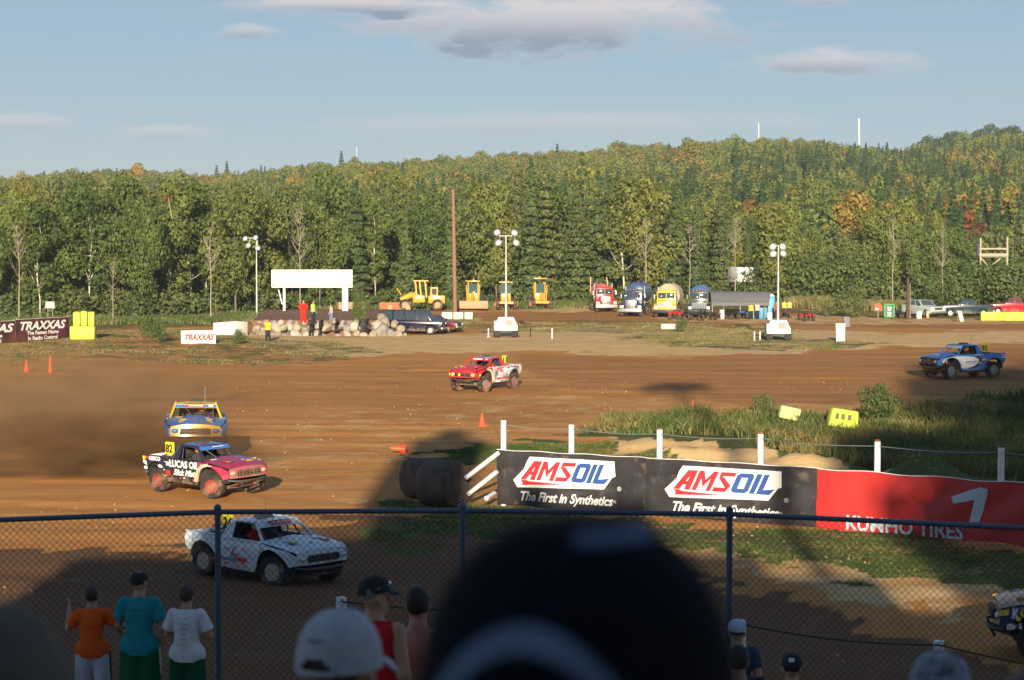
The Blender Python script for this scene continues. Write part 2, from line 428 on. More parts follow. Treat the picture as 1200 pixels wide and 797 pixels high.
def build_ground():
    ys = np.concatenate([np.arange(-140, 20, 4), np.arange(20, 60, .5), np.arange(60, 140, .42), np.arange(140, 210, .8), np.arange(210, 330, 2), np.arange(330, 1300, 10), np.geomspace(1300, 2500, 14)])
    nu = 430
    u = np.linspace(-1, 1, nu); u = np.sign(u) * (.62 * np.abs(u) + .38 * np.abs(u) ** 3)
    Yg, Ug = np.meshgrid(ys, u, indexing='ij')
    Xg = Ug * (26 + .55 * np.maximum(Yg, 0) + np.maximum(-Yg, 0) * .6 + 20)
    Z = height(Xg, Yg)
    Ys = np.maximum(Yg, 8)
    px = 600 + F * Xg / Ys; py = 270 + CZ * F / Ys
    jit = (noise2(Xg, Yg, 31, 4, .35) - .5); jit2 = (noise2(Xg, Yg, 37, 4, .35) - .5); fine = (noise2(Xg, Yg, 40, 3, 1.3) - .5)
    k = F / Ys
    pxj = px + jit * 5 * k; pyj = py + (jit2 * 9) * 9 * k / Ys + fine * 2 * 9 * k / Ys
    z4 = np.zeros(Xg.shape + (4,), np.float32); z4[..., 3] = 1
    n1 = noise2(Xg * .5, Yg, 41, 4, .5)
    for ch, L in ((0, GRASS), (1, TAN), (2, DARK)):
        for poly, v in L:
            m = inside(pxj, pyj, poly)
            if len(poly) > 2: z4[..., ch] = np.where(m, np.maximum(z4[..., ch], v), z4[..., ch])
    far = Yg > 262; z4[..., 0] = np.where(far, .85, z4[..., 0])
    z4[..., 0] = np.where(Yg < 33, .55, z4[..., 0])
    nv = len(ys)
    me = bpy.data.meshes.new('ground')
    co = np.stack([Xg, Yg, Z], -1).reshape(-1, 3)
    idx = np.arange(nv * nu).reshape(nv, nu)
    quads = np.stack([idx[:-1, :-1], idx[:-1, 1:], idx[1:, 1:], idx[1:, :-1]], -1).reshape(-1, 4)
    set_mesh(me, co, quads)
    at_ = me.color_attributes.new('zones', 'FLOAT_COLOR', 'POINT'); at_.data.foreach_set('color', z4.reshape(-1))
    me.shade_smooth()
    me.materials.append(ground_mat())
    o = obj('ground', me); tag(o, 'rutted brown dirt track and infield with patches of tan sand and dry grass', kind='structure')
def set_mesh(me, co, faces):
    n = faces.shape[1]
    me.vertices.add(len(co)); me.vertices.foreach_set('co', np.ascontiguousarray(co, dtype=np.float32).ravel())
    me.loops.add(faces.size); me.loops.foreach_set('vertex_index', np.ascontiguousarray(faces, dtype=np.int32).ravel())
    me.polygons.add(len(faces)); me.polygons.foreach_set('loop_start', np.arange(0, faces.size, n, dtype=np.int32))
    me.update(calc_edges=True); me.validate()
def ground_mat():
    m = bpy.data.materials.new('track_dirt'); m.use_nodes = True
    nt = m.node_tree; N, L = nt.nodes, nt.links; b = N['Principled BSDF']
    at_ = N.new('ShaderNodeVertexColor'); at_.layer_name = 'zones'
    sep = N.new('ShaderNodeSeparateColor'); L.new(at_.outputs[0], sep.inputs[0])
    tc = N.new('ShaderNodeTexCoord')
    def nz(scale, detail=6, rough=.6, stretch=(1, 1, 1), dist=0):
        mp = N.new('ShaderNodeMapping'); mp.inputs['Scale'].default_value = stretch; L.new(tc.outputs['Object'], mp.inputs[0])
        n = N.new('ShaderNodeTexNoise'); n.inputs['Scale'].default_value = scale; n.inputs['Detail'].default_value = detail; n.inputs['Roughness'].default_value = rough; n.inputs['Distortion'].default_value = dist
        L.new(mp.outputs[0], n.inputs['Vector']); return n.outputs[0]
    def mth(op, a, b_=None, c=None):
        n = N.new('ShaderNodeMath'); n.operation = op
        for i, v in enumerate((a, b_, c)):
            if v is None: continue
            if isinstance(v, (int, float)): n.inputs[i].default_value = v
            else: L.new(v, n.inputs[i])
        return n.outputs[0]
    def rng(v, a, b_, c=0., d=1.):
        n = N.new('ShaderNodeMapRange'); n.inputs[1].default_value = a; n.inputs[2].default_value = b_; n.inputs[3].default_value = c; n.inputs[4].default_value = d; L.new(v, n.inputs[0]); return n.outputs[0]
    def mix(f, a, b_):
        n = N.new('ShaderNodeMixRGB')
        L.new(f, n.inputs[0]) if not isinstance(f, float) else setattr(n.inputs[0], 'default_value', f)
        for i, v in ((1, a), (2, b_)):
            if isinstance(v, tuple): n.inputs[i].default_value = (*v, 1)
            else: L.new(v, n.inputs[i])
        return n.outputs[0]
    big, mid, fine = nz(.06, 5, .6), nz(.5, 7, .65), nz(5, 6, .7)
    streak = nz(.55, 7, .62, (.16, 1, 1), .35)
    streak2 = nz(1.7, 6, .6, (.07, 1, 1), .3)
    dirt = mix(rng(streak, .36, .66), (.45, .195, .055), (.57, .27, .082))
    dirt = mix(rng(streak2, .46, .72, 0, .5), dirt, (.62, .33, .12))
    dirt = mix(rng(big, .4, .62, 0, .5), dirt, (.48, .23, .075))
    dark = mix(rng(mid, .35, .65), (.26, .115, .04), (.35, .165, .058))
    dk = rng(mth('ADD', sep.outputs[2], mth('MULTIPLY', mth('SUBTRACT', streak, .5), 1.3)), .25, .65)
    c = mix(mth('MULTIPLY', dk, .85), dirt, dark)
    c = mix(mth('MULTIPLY', rng(mth('ADD', sep.outputs[2], mth('MULTIPLY', mth('SUBTRACT', mid, .5), .5)), .72, 1.0), .92), c, mix(rng(mid, .35, .65), (.115, .062, .032), (.17, .095, .05)))  # darkest dirt colour, painted in as extra shade on the near track
    tan = mix(rng(mid, .35, .65), (.55, .35, .15), (.68, .47, .22))
    tn = rng(mth('ADD', sep.outputs[1], mth('MULTIPLY', mth('SUBTRACT', mid, .5), 1.2)), .26, .62)
    c = mix(tn, c, tan)
    gr = mix(rng(mid, .35, .65), (.075, .105, .028), (.15, .16, .05))
    gr = mix(rng(fine, .4, .7), gr, (.07, .085, .025))
    fm = mth('ADD', mth('MULTIPLY', mth('SUBTRACT', mid, .5), 1.6), mth('MULTIPLY', mth('SUBTRACT', fine, .5), 1.2))
    gm = rng(mth('ADD', mth('ADD', sep.outputs[0], -.08), fm), .42, .66)
    c = mix(mth('MULTIPLY', gm, rng(sep.outputs[0], .02, .3)), c, gr)
    c = mix(rng(nz(11, 3, .7), .62, .78, 0, .45), c, (.50, .36, .2))
    L.new(c, b.inputs['Base Color']); b.inputs['Roughness'].default_value = .95; b.inputs['Specular IOR Level'].default_value = .12
    bp = N.new('ShaderNodeBump'); bp.inputs['Strength'].default_value = .55; bp.inputs['Distance'].default_value = .12
    hgt = mth('ADD', mth('MULTIPLY', fine, .35), mth('ADD', mth('MULTIPLY', streak2, .5), mid))
    L.new(hgt, bp.inputs['Height']); L.new(bp.outputs[0], b.inputs['Normal'])
    return m
build_ground()
# ------------------------------------------------------------------ leaves and trees
def leaf_mat(name, cols, trans=.25):
    cols = [tuple(v * (1.18 if 'blade' not in name else 1) for v in c) for c in cols]; trans = trans + .1
    m = bpy.data.materials.new(name); m.use_nodes = True
    nt = m.node_tree; N, L = nt.nodes, nt.links; b = N['Principled BSDF']; out = N['Material Output']
    oi = N.new('ShaderNodeObjectInfo'); tc = N.new('ShaderNodeTexCoord')
    rp = N.new('ShaderNodeValToRGB'); rp.color_ramp.interpolation = 'LINEAR'
    el = rp.color_ramp.elements
    el[0].position = 0; el[0].color = (*cols[0], 1); el[1].position = 1; el[1].color = (*cols[-1], 1)
    for i, c in enumerate(cols[1:-1]):
        e = el.new((i + 1) / (len(cols) - 1)); e.color = (*c, 1)
    L.new(oi.outputs['Random'], rp.inputs[0])
    nz = N.new('ShaderNodeTexNoise'); nz.inputs['Scale'].default_value = .9; nz.inputs['Detail'].default_value = 4; L.new(tc.outputs['Object'], nz.inputs['Vector'])
    wn = N.new('ShaderNodeNewGeometry')
    mr = N.new('ShaderNodeMapRange'); mr.inputs[1].default_value = .3; mr.inputs[2].default_value = .7; mr.inputs[3].default_value = .75; mr.inputs[4].default_value = 1.3; L.new(nz.outputs[0], mr.inputs[0])
    mr2 = N.new('ShaderNodeMapRange'); mr2.inputs[3].default_value = .84; mr2.inputs[4].default_value = 1.16; L.new(wn.outputs['Random Per Island'], mr2.inputs[0])
    mm = N.new('ShaderNodeMath'); mm.operation = 'MULTIPLY'; L.new(mr.outputs[0], mm.inputs[0]); L.new(mr2.outputs[0], mm.inputs[1])
    sc = N.new('ShaderNodeVectorMath'); sc.operation = 'SCALE'; L.new(rp.outputs[0], sc.inputs[0]); L.new(mm.outputs[0], sc.inputs['Scale'])
    L.new(sc.outputs[0], b.inputs['Base Color']); b.inputs['Roughness'].default_value = .65; b.inputs['Specular IOR Level'].default_value = .2
    tr = N.new('ShaderNodeBsdfTranslucent'); L.new(sc.outputs[0], tr.inputs[0])
    mx = N.new('ShaderNodeMixShader'); mx.inputs[0].default_value = trans; L.new(b.outputs[0], mx.inputs[1]); L.new(tr.outputs[0], mx.inputs[2]); L.new(mx.outputs[0], out.inputs[0])
    MATS[name] = m
    return m
LM = {
 'conifer': leaf_mat('conifer_needles', [(.07, .105, .038), (.085, .12, .042), (.11, .14, .048), (.075, .11, .04)], .12),
 'tamarack': leaf_mat('tamarack_needles', [(.12, .155, .05), (.15, .175, .055), (.10, .135, .05), (.17, .18, .06)]),
 'leafy': leaf_mat('green_leaves', [(.11, .15, .04), (.08, .12, .034), (.15, .18, .045), (.10, .14, .038), (.19, .20, .05), (.11, .14, .045)]),
 'bush': leaf_mat('willow_leaves', [(.11, .15, .045), (.085, .125, .04), (.14, .16, .055), (.10, .135, .045)]),
 'autumn': leaf_mat('turning_leaves', [(.21, .18, .035), (.24, .14, .035), (.16, .16, .035), (.2, .09, .035)]),
 'red': leaf_mat('red_maple_leaves', [(.2, .05, .035), (.25, .09, .04)]),
 'yellow': leaf_mat('yellow_green_leaves', [(.2, .22, .04), (.17, .19, .04)]),
 'hillconifer': leaf_mat('dark_needles', [(.035, .075, .026), (.05, .09, .03), (.03, .062, .024), (.07, .11, .036)], .1),
 'hill': leaf_mat('hill_leaves', [(.12, .165, .035), (.15, .19, .04), (.20, .21, .045), (.13, .17, .04), (.26, .23, .045), (.13, .165, .04), (.18, .20, .045), (.28, .19, .045), (.14, .18, .04), (.17, .195, .04)]),
}
BARK = mat('grey_bark', (.16, .13, .10), .9, var=.3, scale=3, bump=.4)
BIRCH = mat('pale_birch_bark', (.52, .47, .38), .8, var=.35, scale=4)
def quads_at(P, Nrm, size, rsx, aspect=.62):
    """small leaf quads centred at P (n,3), facing roughly Nrm"""
    n = len(P)
    rv = rsx.normal(size=(n, 3)); Nn = Nrm + rv * .5; Nn /= np.linalg.norm(Nn, axis=1)[:, None] + 1e-9
    t = np.cross(Nn, rsx.normal(size=(n, 3))); t /= np.linalg.norm(t, axis=1)[:, None] + 1e-9
    b = np.cross(Nn, t); s = (size * (.6 + .8 * rsx.rand(n)))[:, None]
    V = np.stack([P - t * s, P - b * s * aspect, P + t * s, P + b * s * aspect], 1)
    return V.reshape(-1, 3), np.arange(4 * n).reshape(n, 4)
def crown_blob(rsx, H, W, base, n, size, clumps=11, lean=.0):
    """a broadleaf crown: leaves on the shells of many clumps, with gaps between"""
    cs, rr = [], []
    for i in range(clumps):
        t = (i + .5) / clumps
        z = base + (H - base) * (t ** .85)
        prof = math.sin(math.pi * min(1, .12 + .8 * t)) ** .7
        a = rsx.rand() * 6.283; d = W * .5 * prof * (.35 + .6 * rsx.rand()) * (1 if i < clumps - 1 else .1)
        cs.append((math.cos(a) * d, math.sin(a) * d, z)); rr.append(W * (.17 + .14 * rsx.rand()) * (.6 + .5 * prof))
    cs, rr = np.array(cs), np.array(rr)
    w_ = rr ** 2; k = rsx.choice(clumps, n, p=w_ / w_.sum())
    d = rsx.normal(size=(n, 3)); d /= np.linalg.norm(d, axis=1)[:, None]
    rad = rr[k] * (.55 + .5 * rsx.rand(n) ** .5)
    P = cs[k] + d * rad[:, None] * np.array([1, 1, .8])
    keep = P[:, 2] > base * .5
    P, d = P[keep], d[keep]
    d[:, 2] += .35
    return quads_at(P, d, np.full(len(P), size), rsx), cs, rr
def crown_cone(rsx, H, W, base, n, size, thin=.0, droop=.3, power=.85):
    t = rsx.rand(n) ** 1.25
    whorl = np.round(t * 14) / 14 * .35 + t * .65
    z = base + (H - base) * whorl
    rmax = W * .5 * (1 - t) ** power + .12
    a = rsx.rand(n) * 6.283
    arm = np.floor(a / 6.283 * 9) ; irr = .72 + .4 * np.sin(arm * 2.4 + np.round(t * 14) * 3.1) * .6
    r = rmax * irr * (.35 + .7 * rsx.rand(n) ** .6)
    P = np.stack([np.cos(a) * r, np.sin(a) * r, z - r * droop], 1)
    Nn = np.stack([np.cos(a) * .6, np.sin(a) * .6, np.full(n, .7)], 1)
    return quads_at(P, Nn, np.full(n, size) * (.6 + .6 * (1 - t)), rsx, .45)
def leaf_mesh(name, vf, m):
    me = bpy.data.meshes.new(name); set_mesh(me, vf[0], vf[1]); me.materials.append(m); return me
def trunk_mesh(name, rsx, H, r, m, limbs=6, lo=.35, cs=None, seg=6, fork=None):
    mb = MB(); bend = [(rsx.normal() * .02 * H * t, rsx.normal() * .02 * H * t, H * t) for t in np.linspace(0, 1, 6)]
    bend[0] = (0, 0, -.3)
    mb.tube(bend, [r * (1 - .85 * t) for t in np.linspace(0, 1, 6)], seg)
    for i in range(limbs):
        t = lo + (1 - lo) * .9 * rsx.rand(); k = min(4, int(t * 5)); p0 = Vector(bend[k]).lerp(Vector(bend[k + 1]), t * 5 - k)
        if cs is not None:
            c = Vector(tuple(cs[i % len(cs)]));
            if c.z < p0.z: p0 = Vector(bend[1]).lerp(Vector(bend[2]), .5)
            p1 = p0.lerp(c, .9)
        else:
            a = rsx.rand() * 6.283; l = H * .22 * (1.15 - t); p1 = p0 + Vector((math.cos(a) * l, math.sin(a) * l, l * (.5 + rsx.rand())))
        mid = p0.lerp(p1, .5) + Vector((0, 0, -.06 * (p1 - p0).length))
        mb.tube([p0, mid, p1], [r * .35, r * .25, r * .08], 5)
        if fork:
            for _ in range(fork):
                a2 = mid.lerp(p1, rsx.rand()); q = a2 + Vector((rsx.normal(), rsx.normal(), abs(rsx.normal()) + .3)) * H * .05
                mb.tube([a2, q], [r * .14, r * .04], 4)
    return mb.mesh(name, m, 60)
PROTO = {}
def tree_proto(kind, i, near=True):
    key = (kind, i, near)
    if key in PROTO: return PROTO[key]
    rsx = np.random.RandomState(hash((len(kind) * 31 + ord(kind[0]) + ord(kind[-1]) * 7, i, near)) % 99991)
    q = 1.0 if near else .28; sz = 1.0 if near else 1.9
    if kind == 'pine': LM['pine'] = LM['hillconifer']
    if kind in ('conifer', 'hillconifer'):
        H, W = 14, 4.0 + (i % 3) * .4; vf = crown_cone(rsx, H, W, .9, int(4200 * q), .25 * sz); tr = trunk_mesh('trunk', rsx, H * .97, .17, BARK, 0)
    elif kind == 'tamarack':
        H, W = 13, 4.4 + i * .3; vf = crown_cone(rsx, H, W, 1.2, int(3600 * q), .20 * sz, droop=.1, power=.7); tr = trunk_mesh('trunk', rsx, H * .97, .13, BARK, 5)
    elif kind in ('leafy', 'autumn', 'red', 'yellow', 'hill', 'pine'):
        H, W = 12.5, 7.0 + (i % 3) * .5; vf, cs, rr = crown_blob(rsx, H, W, 2.2 if near else 4.0, int(4600 * q), .215 * sz, 15 + i); tr = trunk_mesh('trunk', rsx, H * .8, .16, BARK, 7, .3, cs)
    elif kind == 'birch':
        H, W = 12.5, 4.6 + i * .4; vf, cs, rr = crown_blob(rsx, H, W, 2.8, int(3000 * q), .19 * sz, 12 + i); tr = trunk_mesh('trunk', rsx, H * .9, .11, BIRCH, 8, .35, cs)
    elif kind == 'bush':
        H, W = 4.6, 5.6 + i * .6; vf, cs, rr = crown_blob(rsx, H, W, .5, int(2000 * q), .19 * sz, 12 + i); tr = trunk_mesh('trunk', rsx, H * .5, .07, BARK, 7, .1, cs)
    lm = leaf_mesh('crown', vf, LM['leafy' if kind == 'birch' else kind])
    PROTO[key] = (lm, tr)
    return PROTO[key]
def bare_proto(i):
    rsx = np.random.RandomState(900 + i)
    return trunk_mesh('trunk', rsx, 14, .13, mat('bleached_dead_wood', (.33, .28, .21), .9, var=.2), 16, .45, None, 6, 4)
KINDW = {'conifer': ('dark pointed spruce', 'spruces'), 'tamarack': ('feathery pale conifer', 'pale conifers'), 'leafy': ('round leafy tree', 'leafy trees'),
         'birch': ('pale trunked birch', 'birches'), 'autumn': ('orange tinged tree', 'orange trees'), 'bush': ('olive willow shrub', 'willow shrubs'),
         'red': ('leafy tree with deep red autumn leaves', 'red leaved trees'), 'yellow': ('bright yellow green leafy tree', 'bright yellow green trees')}
MARKS = [(0, 120, 'behind the dark red banner'), (120, 215, 'left of the concrete wall'), (215, 310, 'behind the left lamp mast'), (310, 420, 'behind the blank white board'),
         (420, 515, 'behind the long yellow scraper'), (515, 575, 'behind the tall brown pole'), (575, 660, 'behind the yellow graders'), (660, 760, 'behind the red tank truck'), (760, 850, 'behind the yellow tank truck'),
         (850, 960, 'behind the grey canopy'), (960, 1060, 'behind the green framed board'), (1060, 1140, 'behind the parked dark pickup'), (1140, 1260, 'behind the wooden lookout stand')]
TREES = []
def place_tree(kind, i, x, y, s, rowname):
    if 848 < 600 + F * x / y < 888 and y < 290: return
    cm, tm = tree_proto(kind, i)
    px = 600 + F * x / y
    where = next((m for a, b_, m in MARKS if a <= px < b_), 'at the edge of the forest')
    desc, grp = KINDW[kind]
    o = thing('willow_shrub' if kind == 'bush' else {'conifer': 'spruce_tree', 'tamarack': 'tamarack_tree', 'birch': 'birch_tree'}.get(kind, 'leafy_tree'),
              f'{desc} in {rowname} row {where}', 'shrub' if kind == 'bush' else 'tree', (x, y, hz(x, y) - .1), rnd.random() * 6.28, f'{grp} in the {rowname} row {where}')
    sx = s * rnd.uniform(.85, 1.15) * (.74 if kind in ('leafy', 'autumn') else .9 if kind == 'birch' else 1); o.scale = (sx, sx, s)
    obj('trunk', tm, o); obj('crown', cm, o)
    TREES.append((px, o))
    return o
def forest_edge():
    # (px, row depth, kinds weights)
    def edgeY(px):   # where the forest starts
        return float(np.interp(px, [-100, 0, 200, 320, 450, 600, 700, 860, 960, 1060, 1200, 1400], [218, 220, 226, 240, 262, 268, 268, 262, 258, 262, 262, 262]))
    def topy(px):    # pixel height wanted for the front row's tops
        return float(np.interp(px, [-100, 0, 120, 250, 300, 400, 520, 560, 650, 760, 860, 930, 1040, 1100, 1200, 1400], [262, 262, 258, 240, 262, 252, 246, 240, 232, 236, 262, 296, 276, 296, 304, 304]))
    rows = [('front', 0, 44, 1.0), ('second', 10, 40, 1.05), ('third', 22, 40, 1.15), ('fourth', 36, 36, 1.22), ('fifth', 54, 34, 1.3), ('sixth', 74, 34, 1.35)]
    for ri, (rn, dy, cnt, hs) in enumerate(rows):
        for j in range(cnt):
            px = -60 + (1320 / cnt) * (j + .5) + rnd.uniform(-12, 12)
            y = edgeY(px) + dy + rnd.uniform(-4, 4); x = xat(px, y)
            base = hz(x, y)
            want = CZ + (270 - topy(px) + 24 + rnd.uniform(-24, 22) - ri * 4) * (y / F) - base
            if px < 520: ks = ['leafy'] * 5 + ['birch'] * 4 + ['conifer'] * 2 + ['tamarack'] * 2
            elif px < 850: ks = ['tamarack'] * 5 + ['conifer'] * 3 + ['birch'] * 2 + ['leafy'] * 3
            else: ks = ['conifer'] * 3 + ['leafy'] * 4 + ['birch'] + ['bush'] * 2 + ['tamarack'] * 2
            kind = rnd.choice(ks)
            if px > 850 and ri < 2: kind = 'bush' if rnd.random() < .72 else 'leafy'
            if px > 850 and ri == 2 and rnd.random() < .4: kind = 'bush'
            if ri > 2 and px < 330 and rnd.random() < .12: kind = 'autumn'
            if kind == 'bush': want = rnd.uniform(4.0, 6.5) * (1 if ri < 2 else 1.3); H = 4.6
            else:
                H = {'conifer': 14, 'tamarack': 13}.get(kind, 12.5)
                want = max(want, 6.5 if px < 850 else 5.5); 
                want = min(want, 15.5)
                if px > 850: want = min(want, 11.5)
            place_tree(kind, rnd.randrange(5), x, y, want / H * rnd.uniform(.9, 1.1) * (1.12 if kind in ('conifer', 'tamarack') else 1), rn)
forest_edge()
byl = {}
for px_, o_ in TREES: byl.setdefault(o_['label'], []).append((px_, o_))
ORD = ['leftmost', 'second', 'third', 'fourth', 'fifth', 'sixth', 'seventh', 'eighth', 'ninth']
for lb_, L_ in byl.items():
    L_.sort(key=lambda q: q[0])
    for i_, (q_, o_) in enumerate(L_):
        if len(L_) > 1: o_['label'] = lb_ + (', rightmost' if i_ == len(L_) - 1 else ', leftmost' if i_ == 0 else ', %s from left' % ORD[min(i_, 8)])
# single landmark trees, each with its own look
def landmark(kind, px, topy, Y, label, wid=1.0, i=0):
    x = xat(px, Y); b = hz(x, Y); H = {'conifer': 14, 'tamarack': 13, 'bush': 4.6}.get(kind, 12.5)
    s = (CZ + (270 - topy) * Y / F - b) / H
    cm, tm = tree_proto(kind, i)
    o = thing('willow_shrub' if kind == 'bush' else 'leafy_tree', label, 'shrub' if kind == 'bush' else 'tree', (x, Y, b - .1), rnd.random() * 6.28); o.scale = (s * wid, s * wid, s)
    obj('trunk', tm, o); obj('crown', cm, o)
landmark('red', 228, 228, 330, 'broad tree with dark red leaves high behind the left lamp mast', 1.1)
landmark('red', 190, 232, 345, 'reddish brown leafy tree beside the dark red one', 1.2, 1)
for px_, ty_, Y_, i_ in ((1112, 318, 242, 0), (1142, 314, 243, 1), (1168, 317, 242, 2), (1195, 312, 243, 0)): landmark('bush', px_, ty_, Y_, 'willow bush below the lookout stand, %s' % ['first from the left', 'second from the left', 'right under its platform', 'at the right edge'][(px_ > 1130) + (px_ > 1150) + (px_ > 1180)], 1.0, i_)
landmark('autumn', 160, 232, 340, 'orange tinged tree left of the reddish ones', 1.1, 1)
landmark('yellow', 1095, 250, 330, 'narrow bright yellow tree right of centre in the far right woods', .6)
landmark('yellow', 960, 214, 460, 'pale leafy tree standing on the slope above the right lamp mast', .8, 1)
for k, (px, ty, Y, lb) in enumerate([(247, 262, 219, 'bleached dead tree with bare forking limbs left of the left lamp mast'), (352, 245, 238, 'reddish grey leafless tree above the blank white board'),
                                     (757, 252, 256, 'tall bare dead tree behind the blue tank truck'), (22, 262, 214, 'pale bare trunk at the far left behind the dark red banner'),
                                     (1046, 258, 254, 'pale dead birch with crooked limbs above the green framed board'), (808, 262, 252, 'thin bare snag above the yellow tank truck'), (862, 256, 250, 'thin bare snag behind the grey canopy'),
                                     (132, 300, 212, 'slim pale dead trunk behind the stacked yellow bales'), (1104, 258, 254, 'dead tree with stubby branches left of the wooden lookout stand')]):
    x = xat(px, Y); b = hz(x, Y); s = (CZ + (270 - ty) * Y / F - b) / 14
    o = thing('dead_tree', lb, 'tree', (x, Y, b - .1), k * 1.3); o.scale = (s * .8, s * .8, s)
    obj('trunk', bare_proto(k), o)
# the wooded hillside beyond: thousands of trees nobody could count
def stuff_points(name, label, P, idx, scl, rot, protos):
    c = bpy.data.collections.new(name + '_kinds')
    for k, me in enumerate(protos):
        o = bpy.data.objects.new('%s_kind_%02d' % (name, k), me); c.objects.link(o)
    me = bpy.data.meshes.new(name); me.vertices.add(len(P)); me.vertices.foreach_set('co', np.ascontiguousarray(P, dtype=np.float32).ravel())
    a = me.attributes.new('kind_index', 'INT', 'POINT'); a.data.foreach_set('value', np.ascontiguousarray(idx, dtype=np.int32))
    a = me.attributes.new('size', 'FLOAT_VECTOR', 'POINT'); a.data.foreach_set('vector', np.ascontiguousarray(scl, dtype=np.float32).ravel())
    a = me.attributes.new('turn', 'FLOAT_VECTOR', 'POINT'); a.data.foreach_set('vector', np.ascontiguousarray(rot, dtype=np.float32).ravel())
    me.update()
    o = obj(name, me); tag(o, label, kind='stuff')
    ng = bpy.data.node_groups.new(name, 'GeometryNodeTree')
    ng.interface.new_socket('Geometry', in_out='INPUT', socket_type='NodeSocketGeometry'); ng.interface.new_socket('Geometry', in_out='OUTPUT', socket_type='NodeSocketGeometry')
    N, L = ng.nodes, ng.links
    gi, go = N.new('NodeGroupInput'), N.new('NodeGroupOutput')
    mp = N.new('GeometryNodeMeshToPoints'); ci = N.new('GeometryNodeCollectionInfo'); ci.inputs['Collection'].default_value = c
    ci.inputs['Separate Children'].default_value = True; ci.inputs['Reset Children'].default_value = True
    ip = N.new('GeometryNodeInstanceOnPoints'); ip.inputs['Pick Instance'].default_value = True
    def na(n, t):
        x = N.new('GeometryNodeInputNamedAttribute'); x.data_type = t; x.inputs[0].default_value = n; return x.outputs[0]
    L.new(gi.outputs[0], mp.inputs[0]); L.new(mp.outputs[0], ip.inputs['Points']); L.new(ci.outputs[0], ip.inputs['Instance'])
    L.new(na('kind_index', 'INT'), ip.inputs['Instance Index']); L.new(na('size', 'FLOAT_VECTOR'), ip.inputs['Scale']); L.new(na('turn', 'FLOAT_VECTOR'), ip.inputs['Rotation'])
    L.new(ip.outputs[0], go.inputs[0])
    md = o.modifiers.new('plant', 'NODES'); md.node_group = ng
    return o
def hillside():
    kinds = [('hillconifer', 0), ('hillconifer', 1), ('tamarack', 0), ('hill', 0), ('hill', 1), ('hill', 2), ('autumn', 0), ('red', 0), ('yellow', 0), ('pine', 0)]
    protos = [tree_proto(k, i, False)[0] for k, i in kinds]
    P, I, S, T = [], [], [], []
    y = 296.0
    while y < 1180:
        st = 4.7 + max(0, y - 345) * .0035
        half = y * .30 + 30
        nx = int(2 * half / st)
        X = (np.arange(nx) + .5) * st - half + rs.uniform(-st * .4, st * .4, nx); Y = y + rs.uniform(-st * .5, st * .5, nx)
        P.append(np.stack([X, Y], 1)); y += st * (1.2 + max(0, y - 345) * .0012)
    P = np.concatenate(P); n = len(P)
    z = height(P[:, 0], P[:, 1]) - .3
    px = 600 + F * P[:, 0] / P[:, 1]
    cn = noise2(P[:, 0], P[:, 1], 77, 3, .012); an = noise2(P[:, 0], P[:, 1], 88, 3, .01)
    # a belt of dark conifers on the lower and middle slope, broadleaf above
    upper = np.interp(px, [-100, 300, 430, 800, 900, 1000, 1300], [430, 440, 620, 620, 760, 1000, 900])
    pc = np.where(P[:, 1] < upper, .80, .05) + (cn - .5) * 1.0
    pc = np.where((px < 330) & (P[:, 1] < 430), .35 + (cn - .5), pc)
    pc = np.where((px > 1080) & (P[:, 1] > 1010), 1.0, pc)
    r = rs.rand(n); con = r < pc
    I = np.where(con, rs.choice([0, 1, 0, 1, 2], n), rs.choice([3, 4, 5], n))
    au = (~con) & (rs.rand(n) < np.clip((an - .46) * 1.8, .03, .5)); I = np.where(au, 6, I)
    rd = (~con) & (rs.rand(n) < .006); I = np.where(rd, 7, I)
    I = np.where((px > 1115) & (px < 1200) & (P[:, 1] > 850) & (P[:, 1] < 990), 8, I)
    I = np.where((px > 1078) & (px < 1194) & (P[:, 1] > 1010), 9, I)
    s = np.where(con, rs.uniform(.78, 1.1, n), rs.uniform(.72, 1.08, n)) * np.where(rs.rand(n) < .04, 1.22, 1)
    s = np.where((px > 1080) & (px < 1192) & (P[:, 1] > 1010), s * 1.25, s)
    s = np.where(P[:, 1] < 350, s * np.where(px > 850, .72, .92), s)
    wv = s * np.where(con, rs.uniform(.95, 1.25, n), rs.uniform(.72, 1.05, n))
    S = np.stack([wv, wv, s], 1); T = np.stack([np.zeros(n), np.zeros(n), rs.rand(n) * 6.28], 1)
    print('hill trees', n)
    stuff_points('hillside_forest', 'mixed green forest covering the whole hill, turning yellow near the ridge', np.column_stack([P, z]), I, S, T, protos)
hillside()
